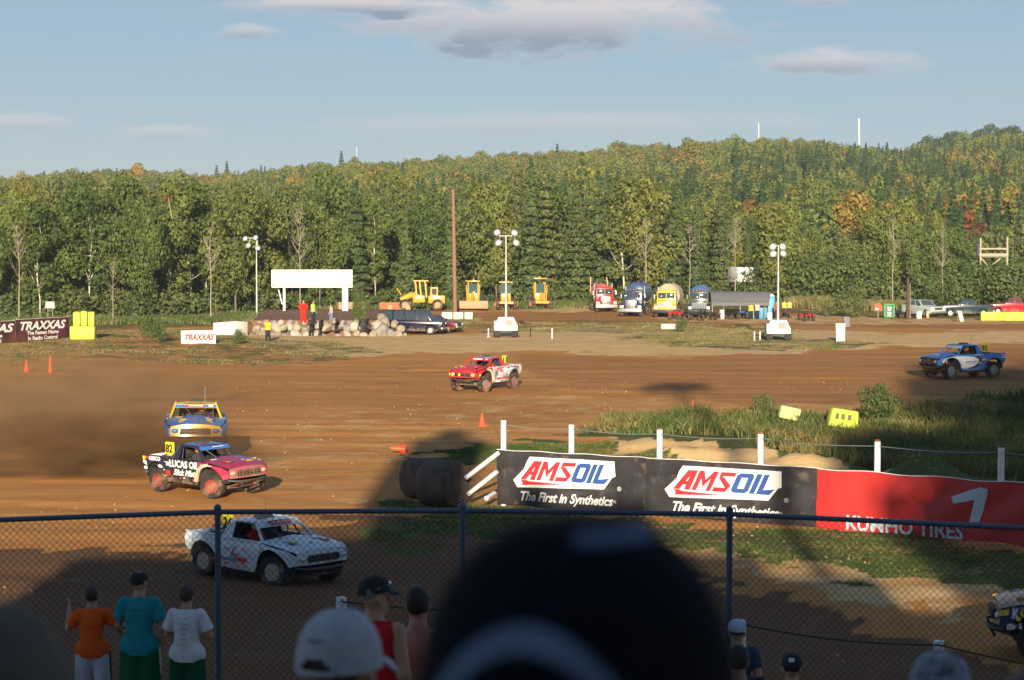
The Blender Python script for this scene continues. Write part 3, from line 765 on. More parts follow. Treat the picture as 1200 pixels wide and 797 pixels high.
# ------------------------------------------------------------------ the casters of the big shadows: what stands behind the photographer
STEEL = mat('galvanised_steel', (.34, .36, .38), .45, .6, var=.1)
WOOD = mat('weathered_timber', (.30, .22, .14), .85, var=.25, scale=8, bump=.3)
SHEET = mat('grey_sheet_metal', (.38, .40, .42), .5, .3, var=.1)
DARKM = mat('dark_metal', (.03, .03, .032), .5, .3, var=.2)
BLACK = mat('black_rubber', (.02, .019, .018), .85, var=.3)
WHITEP = mat('white_paint', (.78, .77, .74), .5, var=.06, dirt=.12)
def stand():
    t = thing('grandstand', 'roofed grandstand behind the photographer, its shadow lying over the near track', 'grandstand', (0, 0, 0))
    Y = -9.0
    def top(D): return (D - Y) * math.tan(SUN_EL)
    def panel(x0, x1, D, name='shade_wall'):  # unseen wall, its height set by the shadow edge it has to cast
        b = MB(); h = top(D); z0 = 6.5
        b.box(((x0 + x1) / 2, Y, (z0 + h) / 2), (x1 - x0, .12, h - z0)); b.build(name, SHEET, t)
    panel(-13.2, -9.5, 59.5); panel(-9.5, -5.6, 63); panel(-1.2, -.2, 73); panel(-.2, 3.0, 70); panel(3.0, 5.6, 60); panel(5.6, 8.3, 56); panel(8.3, 11, 51); panel(11, 22, 47)
    panel(-5.6, -1.2, 70)
    b = MB()
    for x in (-12, -6, 0, 6): b.tube([(x, Y + .4, 5.5), (x, Y + .4, 13)], .12, 8)
    b.build('column', STEEL, t)
    for i in range(5):
        q = MB(); q.box((-2, Y + 1.0 + i * 1.0, 9.2 - i * .45), (22, .35, .06)); q.build('bench_board', WOOD, t)
    # box added on top, shaped for the taller tongue of shadow
    a = thing('shade_tower', 'raised announcer box above the grandstand, behind the photographer', 'tower', (0, 0, 0))
    hh = top(93); z0 = top(70) + .01
    q = MB(); q.box((-4.4, Y - .6, (z0 + hh) / 2), (3.2, 2.2, hh - z0)); q.build('cabin', SHEET, a)
    q = MB(); q.box((-4.4, Y - .6, hh + .45), (1.7, 2.6, .9), top=(.6, 1)); q.build('roof', SHEET, a)
    q = MB(); q.box((-5.9, Y - .6, z0 + 1.9), (.9, 1.6, 3.8)); q.build('stair', STEEL, a)
stand()
def lamp_mast_behind():
    x, Y = 6.9, -16.0
    t = thing('floodlight_mast', 'tall floodlight mast behind the photographer whose shadow crosses the track', 'light mast', (x, Y, 6.8))
    h1 = (120 - Y) * math.tan(SUN_EL) - 6.8; h2 = (128 - Y) * math.tan(SUN_EL) - 6.8
    b = MB(); b.tube([(0, 0, 0), (0, 0, h2)], [.3, .2], 10); b.build('pole', STEEL, t)
    for i in range(4):
        b = MB(); b.box((-1.35 + i * .95, .1, (h1 + h2) / 2 + .3 * (i % 2)), (.85, .3, (h2 - h1) * .62)); b.build('floodlight', DARKM, t)
    b = MB(); b.box((.1, 0, h1 + .25), (4.3, .15, .22)); b.box((.7, 0, h2 - .1), (2.6, .15, .2)); b.build('crossarm', STEEL, t)
lamp_mast_behind()
def shade_tree(x, Y, z0, z1, wd, lab):
    rsx = np.random.RandomState(int(x * 7) + 50); H = z1 - z0 + 5
    vf, cs, rr = crown_blob(rsx, z1, wd, z0, 9500, .42, 26)
    t = thing('shade_tree', lab, 'tree', (x, Y, 5.0))
    vf = (vf[0] - np.array([0, 0, 5.0]), vf[1])
    obj('crown', leaf_mesh('crown', vf, LM['leafy']), t)
    cs2 = cs - np.array([0, 0, 5.0])
    obj('trunk', trunk_mesh('trunk', rsx, z1 - 7, .4, BARK, 9, .4, cs2), t)
shade_tree(16.8, -22, 17, 27, 13, 'broad tree behind the photographer shading the red banner')
shade_tree(27, -26, 18.5, 39.5, 14, 'tall tree behind the photographer shading the reed bed')
shade_tree(35, -24, 19, 37, 13, 'tree at the right behind the photographer')
shade_tree(44, -26, 20, 37, 14, 'last tree of the row behind the photographer')
# ------------------------------------------------------------------ chain link fence
FBLUE = mat('blue_fence_paint', (.07, .115, .17), .5, .3, var=.12)
FWIRE = mat('fence_wire', (.045, .05, .055), .6, .4, var=.1)
def fence():
    f = thing('chain_link_fence', 'blue chain link fence with round posts along the foot of the spectator hill', 'fence', (0, 0, 0))
    # rail height 5.70 above the track; pixel, pixel of the rail centre
    pts = [(-370, 622), (-48, 611), (255, 600), (542, 598.5), (855, 602.5), (1206, 619), (1560, 640)]
    zr = 5.68; P = []
    for px, py in pts:
        d = ray(px, py); t = (zr - CZ) / d.z; P.append(Vector((d.x * t, d.y * t, zr)))
    for i in range(len(P) - 1):
        b = MB(); b.tube([P[i] + Vector((0, 0, 0)), P[i + 1]], .031, 12); b.build('top_rail', FBLUE, f, 60)
    for i, p in enumerate(P):
        b = MB(); zb = hz(p.x, p.y) - .3
        b.tube([(p.x, p.y, zb), (p.x, p.y, zr + .03)], .036, 14); b.ball((p.x, p.y, zr + .05), (.046, .046, .045), 12, 6)
        b.tube([(p.x, p.y, zr - .045), (p.x, p.y, zr + .03)], .047, 14)
        b.build('post', FBLUE, f, 60)
    # woven wire: two crossing families of fine wires with a small weave offset
    b = MB(); H = 2.15; step = .081
    for i in range(len(P) - 1):
        a, c = P[i], P[i + 1]; Lg = (c - a).length; d = (c - a) / Lg; nrm = Vector((-d.y, d.x, 0))
        n = int(Lg / step)
        if i in (0, 5): continue
        for fam in (1, -1):
            for k in range(-int(H / step), n + int(H / step) + 1):
                x0 = k * step; x1 = x0 + fam * H
                z0, z1 = 0.0, -H
                # clip to the bay
                lo, hi = 0.0, Lg
                t0, t1 = 0.0, 1.0
                dx = x1 - x0
                ta, tb = (lo - x0) / dx, (hi - x0) / dx
                if ta > tb: ta, tb = tb, ta
                t0, t1 = max(t0, ta), min(t1, tb)
                if t1 - t0 < .01: continue
                off = nrm * (.003 * fam)
                A = a + d * (x0 + dx * t0) + Vector((0, 0, -H * t0)) + off; B = a + d * (x0 + dx * t1) + Vector((0, 0, -H * t1)) + off
                sag = math.sin(k * .9) * .002
                b.tube([A, (A + B) / 2 + nrm * sag, B], .0026, 3, False)
    o = b.build('wire_mesh', FWIRE, f, None); o['kind'] = 'stuff'
fence()
# ------------------------------------------------------------------ banners on the white posts
WPOST = mat('white_post_paint', (.74, .73, .70), .55, var=.1, scale=9, dirt=.25, dirt_col=(.33, .2, .12))
RUST = mat('rusty_iron', (.22, .08, .04), .9, var=.3)
BASE = [gnd(583, 592), gnd(757, 604), gnd(958, 619), gnd(1200, 641)]
BTOPZ = 1.84
def line_at(px):
    """ground point on the banner line under pixel column px"""
    for i in range(3):
        a, b_ = BASE[i], BASE[i + 1]; pa, pb = 600 + F * a.x / a.y, 600 + F * b_.x / b_.y
        if px <= pb or i == 2:
            k = (px - 600) / F; t = (k * a.y - a.x) / ((b_.x - a.x) - k * (b_.y - a.y)); return a.lerp(b_, t)
def post_fence():
    f = thing('cable_fence', 'white pipe posts carrying a thin cable above the sponsor banners', 'fence', (0, 0, 0))
    pts = [(590, 493, 592), (670, 498, 597), (774, 504, 603), (893, 509, 612), (1031, 518, 626), (1177, 525, 639), (1345, 538, 656), (1530, 552, 676)]
    tops = []
    for px, pt, pb in pts:
        g = line_at(px) if px < 1200 else gnd(px, pb); g = g + Vector((0, .16, 0))
        k = g.y / F; zt = CZ - (pt - 270) * k
        b = MB(); b.tube([(g.x, g.y, -.3), (g.x, g.y, zt)], .095, 14); b.build('post', WPOST, f, 60)
        b = MB(); b.tube([(g.x, g.y, zt), (g.x, g.y, zt + .06)], .09, 12); b.build('post_cap', RUST, f, 60)
        tops.append(Vector((g.x, g.y - .08, zt - .13)))
    for i in range(len(tops) - 1):
        a, c = tops[i], tops[i + 1]
        b = MB(); b.tube([a.lerp(c, t) - Vector((0, 0, .07 * math.sin(math.pi * t) * (1 if i else 1))) for t in np.linspace(0, 1, 9)], .012, 5); b.build('cable', STEEL, f, 60)
    # sloping brace pipes left of the first post
    p0 = tops[0]
    for (px, py, qx, qy) in ((584, 531, 546, 560), (582, 553, 549, 579), (579, 578, 570, 584)):
        A = at(px, py, p0.y - .1); B = at(qx, qy, p0.y - 1.0)
        b = MB(); b.tube([A, B], .075, 12); b.build('brace', WPOST, f, 60)
    b = MB(); A = tops[0]; B = gnd(578, 497); b.tube([A, B + Vector((0, 0, .1))], .01, 5); b.build('cable', STEEL, f)
post_fence()
BLKV = mat('black_vinyl', (.035, .032, .036), .5, var=.4, scale=1.2, dirt=.4, dirt_col=(.16, .12, .09), bump=.15)
REDV = mat('red_vinyl', (.50, .03, .028), .5, var=.12, scale=.8, dirt=.06, dirt_col=(.4, .12, .09), bump=.12)
P_WHITE = mat('print_white', (.78, .77, .75), .55, var=.05, dirt=.06)
P_RED = mat('print_red', (.62, .03, .04), .55, var=.08)
P_BLUE = mat('print_blue', (.03, .09, .30), .55, var=.08)
P_GREY = mat('print_pale_blue', (.50, .58, .66), .55, var=.05)
def banner(name, label, a, c, m, seed, group=None, z0=.04, z1=BTOPZ, fold=.03, nu=60, nv=14, drape=0.0):
    """a cloth sheet from a to c; child of nothing; returns thing and its frame (origin, along, width)"""
    d = c - a; Lg = d.length; ang = math.atan2(d.y, d.x)
    t = thing(name, label, 'banner', (a.x, a.y, 0), ang, group)
    r_ = random.Random(seed); ph = [r_.uniform(0, 6) for _ in range(6)]
    def surf(u, v, off=0.0):
        x = u * Lg; z = z0 + v * (z1 - z0)
        y = -.06 + fold * (math.sin(x * 1.7 + ph[0] + v) * .6 + math.sin(x * 3.9 + ph[1] - v * 2.2) * .35 + math.sin(x * 8.3 + v * 5 + ph[2]) * .12) * (1 - .7 * v)
        sag = .05 * drape * math.sin(u * math.pi * 3 + ph[3]) ** 2 * v
        fo = drape * .05 * math.sin((x * 1.3 - v * 2.6) * 2.4 + ph[4]) * math.exp(-((v - .6) / .4) ** 2)
        return (x, y + fo - off, z - sag + (1 - v) * .03 * math.sin(x * 2.1 + ph[5]))
    b = MB(); b.grid(lambda u, v: surf(u, v), nu, nv); b.grid(lambda u, v: (surf(u, v)[0], surf(u, v)[1] + .012, surf(u, v)[2]), nu, nv, True)
    b.build('cloth', m, t, 180)
    b = MB(); b.tube([surf(u, 1.0, -.02) for u in np.linspace(0, 1, 30)], .02, 6); b.build('hem', P_WHITE, t, 60)
    return t, Lg, surf
def print_on(t, surf, Lg, z0, z1, vs_fs_list, mats, name='lettering', off=.02):
    """presses flat lettering (x, z in metres) on to the curved cloth"""
    for k, (vs, fs) in enumerate(vs_fs_list):
        b = MB(); out = []
        for x, y, z in vs:
            p = surf(min(1, max(0, x / Lg)), (z - z0) / (z1 - z0), off + k * .012)
            out.append((x, p[1], z))
        b.add(out, fs); b.build(name, mats[k], t, None)
def poly_mesh(polys, fine=.12):
    """flat polygons in (x, z) -> verts and triangles, cut up finely so that they can follow the cloth"""
    bm = bmesh.new()
    for poly in polys:
        f = bm.faces.new([bm.verts.new((x, 0, z)) for x, z in poly])
    bmesh.ops.triangulate(bm, faces=bm.faces[:])
    xs = [v.co.x for v in bm.verts]
    x = min(xs) + fine
    while x < max(xs):
        bmesh.ops.bisect_plane(bm, geom=bm.verts[:] + bm.edges[:] + bm.faces[:], plane_co=(x, 0, 0), plane_no=(1, 0, 0)); x += fine
    zs = [v.co.z for v in bm.verts]; x = min(zs) + fine
    while x < max(zs):
        bmesh.ops.bisect_plane(bm, geom=bm.verts[:] + bm.edges[:] + bm.faces[:], plane_co=(0, 0, x), plane_no=(0, 0, 1)); x += fine
    bmesh.ops.recalc_face_normals(bm, faces=bm.faces)
    bm.verts.index_update()
    vs = [tuple(v.co) for v in bm.verts]; fs = [tuple(v.index for v in f.verts) for f in bm.faces]; bm.free()
    return vs, fs
# blocky slanted capitals on a 1 unit high grid; every letter a few solid strokes
GLY = {'A': ([[(0, 0), (.30, 0), (.62, 1), (.34, 1)], [(.34, 1), (.78, 1), (.78, 0), (.52, 0), (.52, .82)], [(.2, .25), (.6, .25), (.6, .44), (.26, .44)]], .86),
       'M': ([[(0, 0), (.22, 0), (.22, 1), (0, 1)], [(.22, 1), (.22, .62), (.44, .18), (.44, .55)], [(.44, .18), (.66, .62), (.66, 1), (.44, .55)], [(.66, 0), (.88, 0), (.88, 1), (.66, 1)]], .96),
       'S': ([[(.05, 1), (.74, 1), (.74, .8), (.24, .8), (.05, .66)], [(.05, .7), (.26, .76), (.72, .34), (.52, .22)], [(0, 0), (.6, 0), (.74, .34), (.5, .22), (0, .22)]], .82),
       'O': ([[(0, .12), (.14, 0), (.14, 1), (0, .88)], [(.14, 0), (.24, 0), (.24, 1), (.14, 1)], [(.24, 0), (.52, 0), (.52, .22), (.24, .22)], [(.24, .78), (.52, .78), (.52, 1), (.24, 1)], [(.52, 0), (.64, 0), (.76, .12), (.76, .88), (.64, 1), (.52, 1)]], .84),
       'I': ([[(0, 0), (.24, 0), (.24, 1), (0, 1)]], .33),
       'L': ([[(0, 0), (.24, 0), (.24, 1), (0, 1)], [(.24, 0), (.62, 0), (.78, .3), (.24, .22)]], .8)}
def oil_logo(t, surf, Lg, z0, z1, x0, w_, zb, h_, pale):
    """the slanted red and blue word on a white plate"""
    word_ = 'AMSOIL'; tot = sum(GLY[c][1] for c in word_); k = w_ / (tot + .42)
    def sh(p, cx): return (x0 + (cx + p[0] + p[1] * .40) * k, zb + p[1] * h_)
    red, blue, cx = [], [], 0
    for i, c in enumerate(word_):
        for poly in GLY[c][0]: (red if i < 3 else blue).append([sh(p, cx) for p in poly])
        cx += GLY[c][1]
    # the long foot that runs under the first letters
    red.append([sh(p, 0) for p in ((.05, -.02), (.30, -.30), (.30, -.02))]); red.append([sh(p, 0) for p in ((.30, -.02), (.16, -.30), (2.45, -.16), (.5, -.08))])
    m = .15
    plate = [sh(p, 0) for p in ((-.38, -.06), (-.0, -.44), (tot - .1, -.28), (tot + .08, .34), (tot + .22, .42), (tot - .12, 1.20), (.0, 1.20), (-.06, .9), (.0, .62))]
    print_on(t, surf, Lg, z0, z1, [poly_mesh([plate]), poly_mesh(red), poly_mesh(blue)], [P_WHITE, P_RED, P_BLUE])
def cloth_word(t, surf, Lg, z0, z1, s, xc, zc, size, m, shear=0, bold=0, fit=None, spacing=1.0, off=.02):
    vs, fs, wd = text(s, size, shear, bold, 1.0, 0.0, spacing)
    k = 1 if not fit else fit / wd
    bm = bmesh.new(); bv = [bm.verts.new((xc + v[0] * k, 0, zc + v[2])) for v in vs]
    for f in fs:
        try: bm.faces.new([bv[i] for i in f])
        except ValueError: pass
    for ax, c0, c1 in ((0, xc - wd * k / 2, xc + wd * k / 2), (2, zc - size, zc + size)):
        x = c0
        while x < c1: bmesh.ops.bisect_plane(bm, geom=bm.verts[:] + bm.edges[:] + bm.faces[:], plane_co=(x, 0, x), plane_no=(ax == 0, 0, ax == 2)); x += .14
    bm.verts.index_update(); V_ = [tuple(v.co) for v in bm.verts]; F_ = [tuple(v.index for v in f.verts) for f in bm.faces]; bm.free()
    print_on(t, surf, Lg, z0, z1, [(V_, F_)], [m], off=off)
for i, (lab) in enumerate(['black oil sponsor banner at the left end of the row, fully lit logo', 'black oil sponsor banner in the middle, touching the red banner']):
    a, c = BASE[i], BASE[i + 1]
    t, Lg, sf = banner('sponsor_banner', lab, a, c, BLKV, 3 + i, 'black sponsor banners', fold=.05, drape=.5)
    zz = .04, BTOPZ
    x0 = (.17 if i == 0 else .17) * Lg
    oil_logo(t, sf, Lg, *zz, x0, Lg * .64, .92, .62, P_WHITE)
    cloth_word(t, sf, Lg, *zz, 'The First in Synthetics', Lg * .47, .36, .42, P_WHITE, .35, .012, Lg * .62)
    cloth_word(t, sf, Lg, *zz, '®', Lg * .83, .78, .2, P_WHITE)
    cloth_word(t, sf, Lg, *zz, '®', Lg * .80, .36, .13, P_WHITE)
a, c = BASE[2], BASE[3] + (BASE[3] - BASE[2]) * .06
t, Lg, sf = banner('sponsor_banner', 'red tyre sponsor banner with white lettering at the right, crumpled and partly shaded', a, c, REDV, 12, fold=.05, drape=1.0)
zz = .04, BTOPZ
cloth_word(t, sf, Lg, *zz, 'KUMHO TIRES', Lg * .415, .255, .60, P_GREY, 0, .014, Lg * .54, off=.06)
def Q(px, py):
    """pixel on the red banner -> (along, height)"""
    g = line_at(px); return ((g - a).length, CZ - (py - 270) * g.y / F)
print_on(t, sf, Lg, *zz, [poly_mesh([[Q(1119, 583), Q(1122, 591), Q(1150, 586), Q(1161, 580), Q(1162, 574), Q(1154, 572), Q(1142, 575)], [Q(1140, 613), Q(1152, 613), Q(1162, 578), Q(1148, 582)]])], [P_GREY])
# plain black sheet continuing past the frame edge
banner('sponsor_banner', 'next banner of the row beyond the right edge', a + (c - a) * 1.02, a + (c - a) * 1.9, REDV, 15, fold=.05)
# ------------------------------------------------------------------ near safety cable
def near_cable():
    f = thing('cable_fence', 'near safety cable on short white posts just beyond the chain link', 'fence', (0, 0, 0))
    tp = []
    for px, pt in ((400, 700), (636, 707), (868, 727), (1100, 751), (1340, 790)):
        Y = 40.0; p = at(px, pt, Y); zb = hz(p.x, p.y)
        b = MB(); b.tube([(p.x, p.y, zb - .2), (p.x, p.y, p.z)], .10, 14); b.build('post', WPOST, f, 60)
        tp.append(Vector((p.x, p.y - .1, p.z - .06)))
    for i in range(len(tp) - 1):
        b = MB(); b.tube([tp[i].lerp(tp[i + 1], t) - Vector((0, 0, .10 * math.sin(math.pi * t))) for t in np.linspace(0, 1, 8)], .016, 5); b.build('cable', DARKM, f)
near_cable()
# ------------------------------------------------------------------ cones, bales
CONE = mat('orange_cone_plastic', (.80, .10, .03), .5, var=.08, dirt=.1)
def cone(px, py, label, h=.75, lie=False, Yd=None):
    g = on(px, py)
    t = thing('traffic_cone', label, 'traffic cone', g, rnd.random(), 'orange traffic cones')
    b = MB(); b.lathe([(.17, .03), (.15, .05), (.035, h - .02), (.02, h)], 18); b.build('cone_body', CONE, t, 50)
    b = MB(); b.box((0, 0, .018), (.42, .42, .035)); b.build('cone_base', CONE, t, bevel=.008)
    if lie: t.rotation_euler = (R(14), R(-84), R(12)); t.location.z += .17
    return t
cone(565, 499.5, 'small orange cone standing left of the first white post', .6)
cone(812, 485, 'small orange cone at the edge of the reeds, middle of the track', .68)
cone(473, 531, 'orange cone knocked over on the dirt above the round bales', .6, True)
cone(59, 438, 'tall orange marker cone in the dust at the far left', 1.15)
cone(31, 436, 'fainter orange cone left of the tall one, seen through dust', .8)
HAYC = mat('old_hay_wrapped', (.11, .085, .065), .9, var=.35, scale=3, bump=.6)
def round_bale(px0, px1, pyb, Y, r, ln, rz, label):
    x = xat((px0 + px1) / 2, Y)
    t = thing('round_bale', label, 'round bale', (x, Y, hz(x, Y)), rz, 'dark round bales beside the banners')
    b = MB(); b.lathe([(r * .2, -ln / 2 - .02), (r * .9, -ln / 2), (r, -ln / 2 + .07), (r * 1.01, 0), (r, ln / 2 - .07), (r * .9, ln / 2), (r * .2, ln / 2 + .02)], 40, 'x', (0, 0, r * .97))
    b.build('bale_roll', HAYC, t, 50, warp=lambda v: v + Vector((0, 0, .03 * math.sin(v.x * 9) * math.cos(v.y * 6))))
    b = MB()
    for q in range(5): b.lathe([(r * (.25 + .15 * q), ln / 2 + .0), (r * (.25 + .15 * q) + .03, ln / 2 + .035), (r * (.25 + .15 * q) + .07, ln / 2)], 32, 'x', (0, 0, r * .97))
    b.build('end_spiral', HAYC, t, 50)
round_bale(470, 520, 588, 73.0, .66, 1.2, R(-150 + 180), 'dark round bale lying behind its neighbour, left one by the banner end')
round_bale(488, 548, 596, 70.4, .76, 1.25, R(-38), 'larger dark round bale in front, nearest the black banner')
LIME = mat('lime_vinyl', (.50, .60, .05), .6, var=.12, dirt=.3)
LIMEP = mat('faded_lime_vinyl', (.50, .55, .20), .7, var=.15, dirt=.35)
def block(name, c, sz, m, parent, rz=0, bev=.05):
    b = MB(); b.box((0, 0, sz[2] / 2), sz); return b.build(name, m, parent, 40, c, (0, 0, rz), bevel=bev)
def lime_blocks():
    g = on(97, 398); k = g.y / F
    for j, (px, w_, z, h_, lab) in enumerate([(97, 30 * k, 0, 1.05, 'wide lime barrier block at the bottom of the stack beside the dark red banner'), (90, 8.5 * k, 1.05, 1.1, 'left upright lime bale on top of the wide block'),
                                              (98.5, 8 * k, 1.05, 1.15, 'middle upright lime bale on top of the wide block'), (107, 8 * k, 1.05, 1.1, 'right upright lime bale on top of the wide block')]):
        o = block('barrier_block' if j == 0 else 'wrapped_bale', (xat(px, g.y), g.y, g.z + z), (w_ * .98, 1.0 if j == 0 else .75, h_), LIME, None, .02 * j, .12)
        tag(o, lab, 'barrier' if j == 0 else 'bale', 'stacked lime barrier bales' if j else None)
    o = block('barrier_block', (xat(532, 189), 189, hz(xat(532, 189), 189)), (21 * 189 / F, .7, .72), LIME, None, 0, .05); tag(o, 'low lime block beside the cyan pipe, in front of the dark van', 'barrier')
    p = at(526, 398, 188); q = at(531, 382, 188)
    b = MB(); b.tube([p, q], .13, 10); o = b.build('drain_pipe', mat('cyan_pipe', (.25, .58, .62), .5, var=.1), None); tag(o, 'short cyan pipe leaning on the lime block', 'pipe')
    for i in range(4):
        g = on(1162 + i * 27, 375.5 + i * .2)
        o = block('barrier_block', g, (27 * g.y / F * .985, .8, .85), LIME, None, .01 * i, .05)
        tag(o, ['first lime barrier block from the left in the row before the red pickup', 'second lime barrier block of the row before the red pickup', 'third lime barrier block in the row, beyond the frame edge', 'fourth lime barrier block in the row, beyond the frame edge'][i], 'barrier', 'lime blocks in a row at the right')
    g = on(923, 494); o = block('barrier_block', g + Vector((0, 0, .1)), (1.0, .6, .62), LIMEP, None, .15, .08); o.rotation_euler = (0, R(12), .1); tag(o, 'faded crumpled lime block half hidden in the tall grass', 'barrier')
    g = on(986, 503)
    t = thing('barrier_block', 'bright lime block with dark marks tilted in the tall grass', 'barrier', g + Vector((0, 0, .1)), .1)
    t.rotation_euler = (0, R(9), .12)
    b = MB(); b.box((0, 0, .42), (1.45, .7, .85), top=(.86, .9)); b.build('block_body', LIME, t, 40, bevel=.06)
    for k_, x in enumerate((-.38, -.1, .22)):
        b = MB(); b.box((x, -.352, .5), (.17, .012, .26)); b.box((x, -.357, .5), (.07, .012, .12)); b.build('dark_mark', mat('worn_dark_print', (.12, .13, .05), .8), t)
    g = on(913, 492); 
    for px, w_, lab in ((783, 17, 'low white concrete block on the grass strip in front of the yellow tank truck'),):
        g = on(px, 386); b = MB(); b.box((0, 0, .25), (w_ * g.y / F, .5, .5)); o = b.build('concrete_block', mat('pale_concrete', (.55, .53, .48), .85, var=.12, bump=.2), None, 40, g, bevel=.03); tag(o, lab, 'concrete block')
lime_blocks()
# ------------------------------------------------------------------ race trucks
TYRE = mat('muddy_tyre', (.028, .025, .023), .9, var=.3, scale=7, dirt=.62, dirt_col=(.27, .165, .09))
TYRE_C = mat('clean_tyre', (.03, .028, .027), .9, var=.25, dirt=.3, dirt_col=(.24, .15, .09))
CHROME = mat('bright_metal', (.42, .41, .39), .4, .8, var=.1, dirt=.4)
CAGE = mat('cage_tube', (.10, .095, .09), .5, .4, var=.1, dirt=.2)
INNER = mat('cab_inside', (.035, .032, .03), .9, var=.2, dirt=.35, dirt_col=(.2, .13, .08))
BELLY = mat('mud_caked_belly', (.20, .13, .075), .95, var=.35, scale=5, bump=.5)
GRILL = mat('dark_grille', (.03, .028, .026), .6, .3, var=.2, dirt=.4)
LAMP = mat('headlight_glass', (.62, .62, .58), .15, 0, var=.1, spec=.9, dirt=.2)
def tyre_mesh(r=.45, wd=.32, lugs=30):
    b = MB(); n = lugs * 2
    prof = [(r * .56, -wd * .40), (r * .70, -wd * .5), (r * .92, -wd * .48), (r * .985, -wd * .38), (r, -wd * .14), (r, wd * .14), (r * .985, wd * .38), (r * .92, wd * .48), (r * .70, wd * .5), (r * .56, wd * .40)]
    vs, fs = [], []
    for i, (q, h) in enumerate(prof):
        for k in range(n):
            a = 2 * math.pi * k / n; lug = 1.0
            if 2 <= i <= 7: lug = 1.0 if (k % 2 == (1 if i in (2, 3, 6, 7) else 0)) else .955
            vs.append((q * lug * math.cos(a), h, q * lug * math.sin(a)))
    for i in range(len(prof) - 1):
        for k in range(n): fs.append((i * n + k, (i + 1) * n + k, (i + 1) * n + (k + 1) % n, i * n + (k + 1) % n))
    b.add(vs, fs); return b.mesh('tyre', TYRE, 40)
def rim_mesh(r=.45, wd=.32, m=CHROME, spokes=8):
    b = MB()
    b.lathe([(r * .57, -wd * .40), (r * .55, -wd * .43), (r * .50, -wd * .38), (r * .47, wd * .1), (r * .47, wd * .25), (r * .55, wd * .43), (r * .57, wd * .40)], 28, 'y')
    b.lathe([(r * .51, wd * .06), (r * .34, wd * .20), (r * .17, wd * .22), (r * .15, wd * .34), (.001, wd * .36)], 24, 'y')
    b.lathe([(r * .51, -wd * .06), (r * .34, -wd * .20), (r * .17, -wd * .22), (r * .15, -wd * .34), (.001, -wd * .36)], 24, 'y')
    me = b.mesh('rim', m, 50)
    return me
def rim_detail(r, wd):
    b = MB()
    for s in (-1, 1):
        for k in range(8):
            a = 2 * math.pi * k / 8; c = (r * .42 * math.cos(a), s * wd * .172, r * .42 * math.sin(a))
            b.ball(c, (r * .11, .03, r * .11), 8, 4)
    return b.mesh('rim_holes', INNER, 60)
TYRE_ME = tyre_mesh(); DET = rim_detail(.45, .32)
def wheel(parent, c, steer, rimm, name='wheel'):
    o = obj(name, TYRE_ME, parent, c, (0, 0, steer)); o.name = name
    obj('rim', rim_mesh(.45, .32, rimm) if ('rim', rimm.name) not in PROTO else PROTO[('rim', rimm.name)], o)
    obj('rim_holes', DET, o)
    return o
def arch(cx, cz, r, a0, a1, n=12): return [(cx + r * math.cos(R(a)), cz + r * math.sin(R(a))) for a in np.linspace(a0, a1, n)]
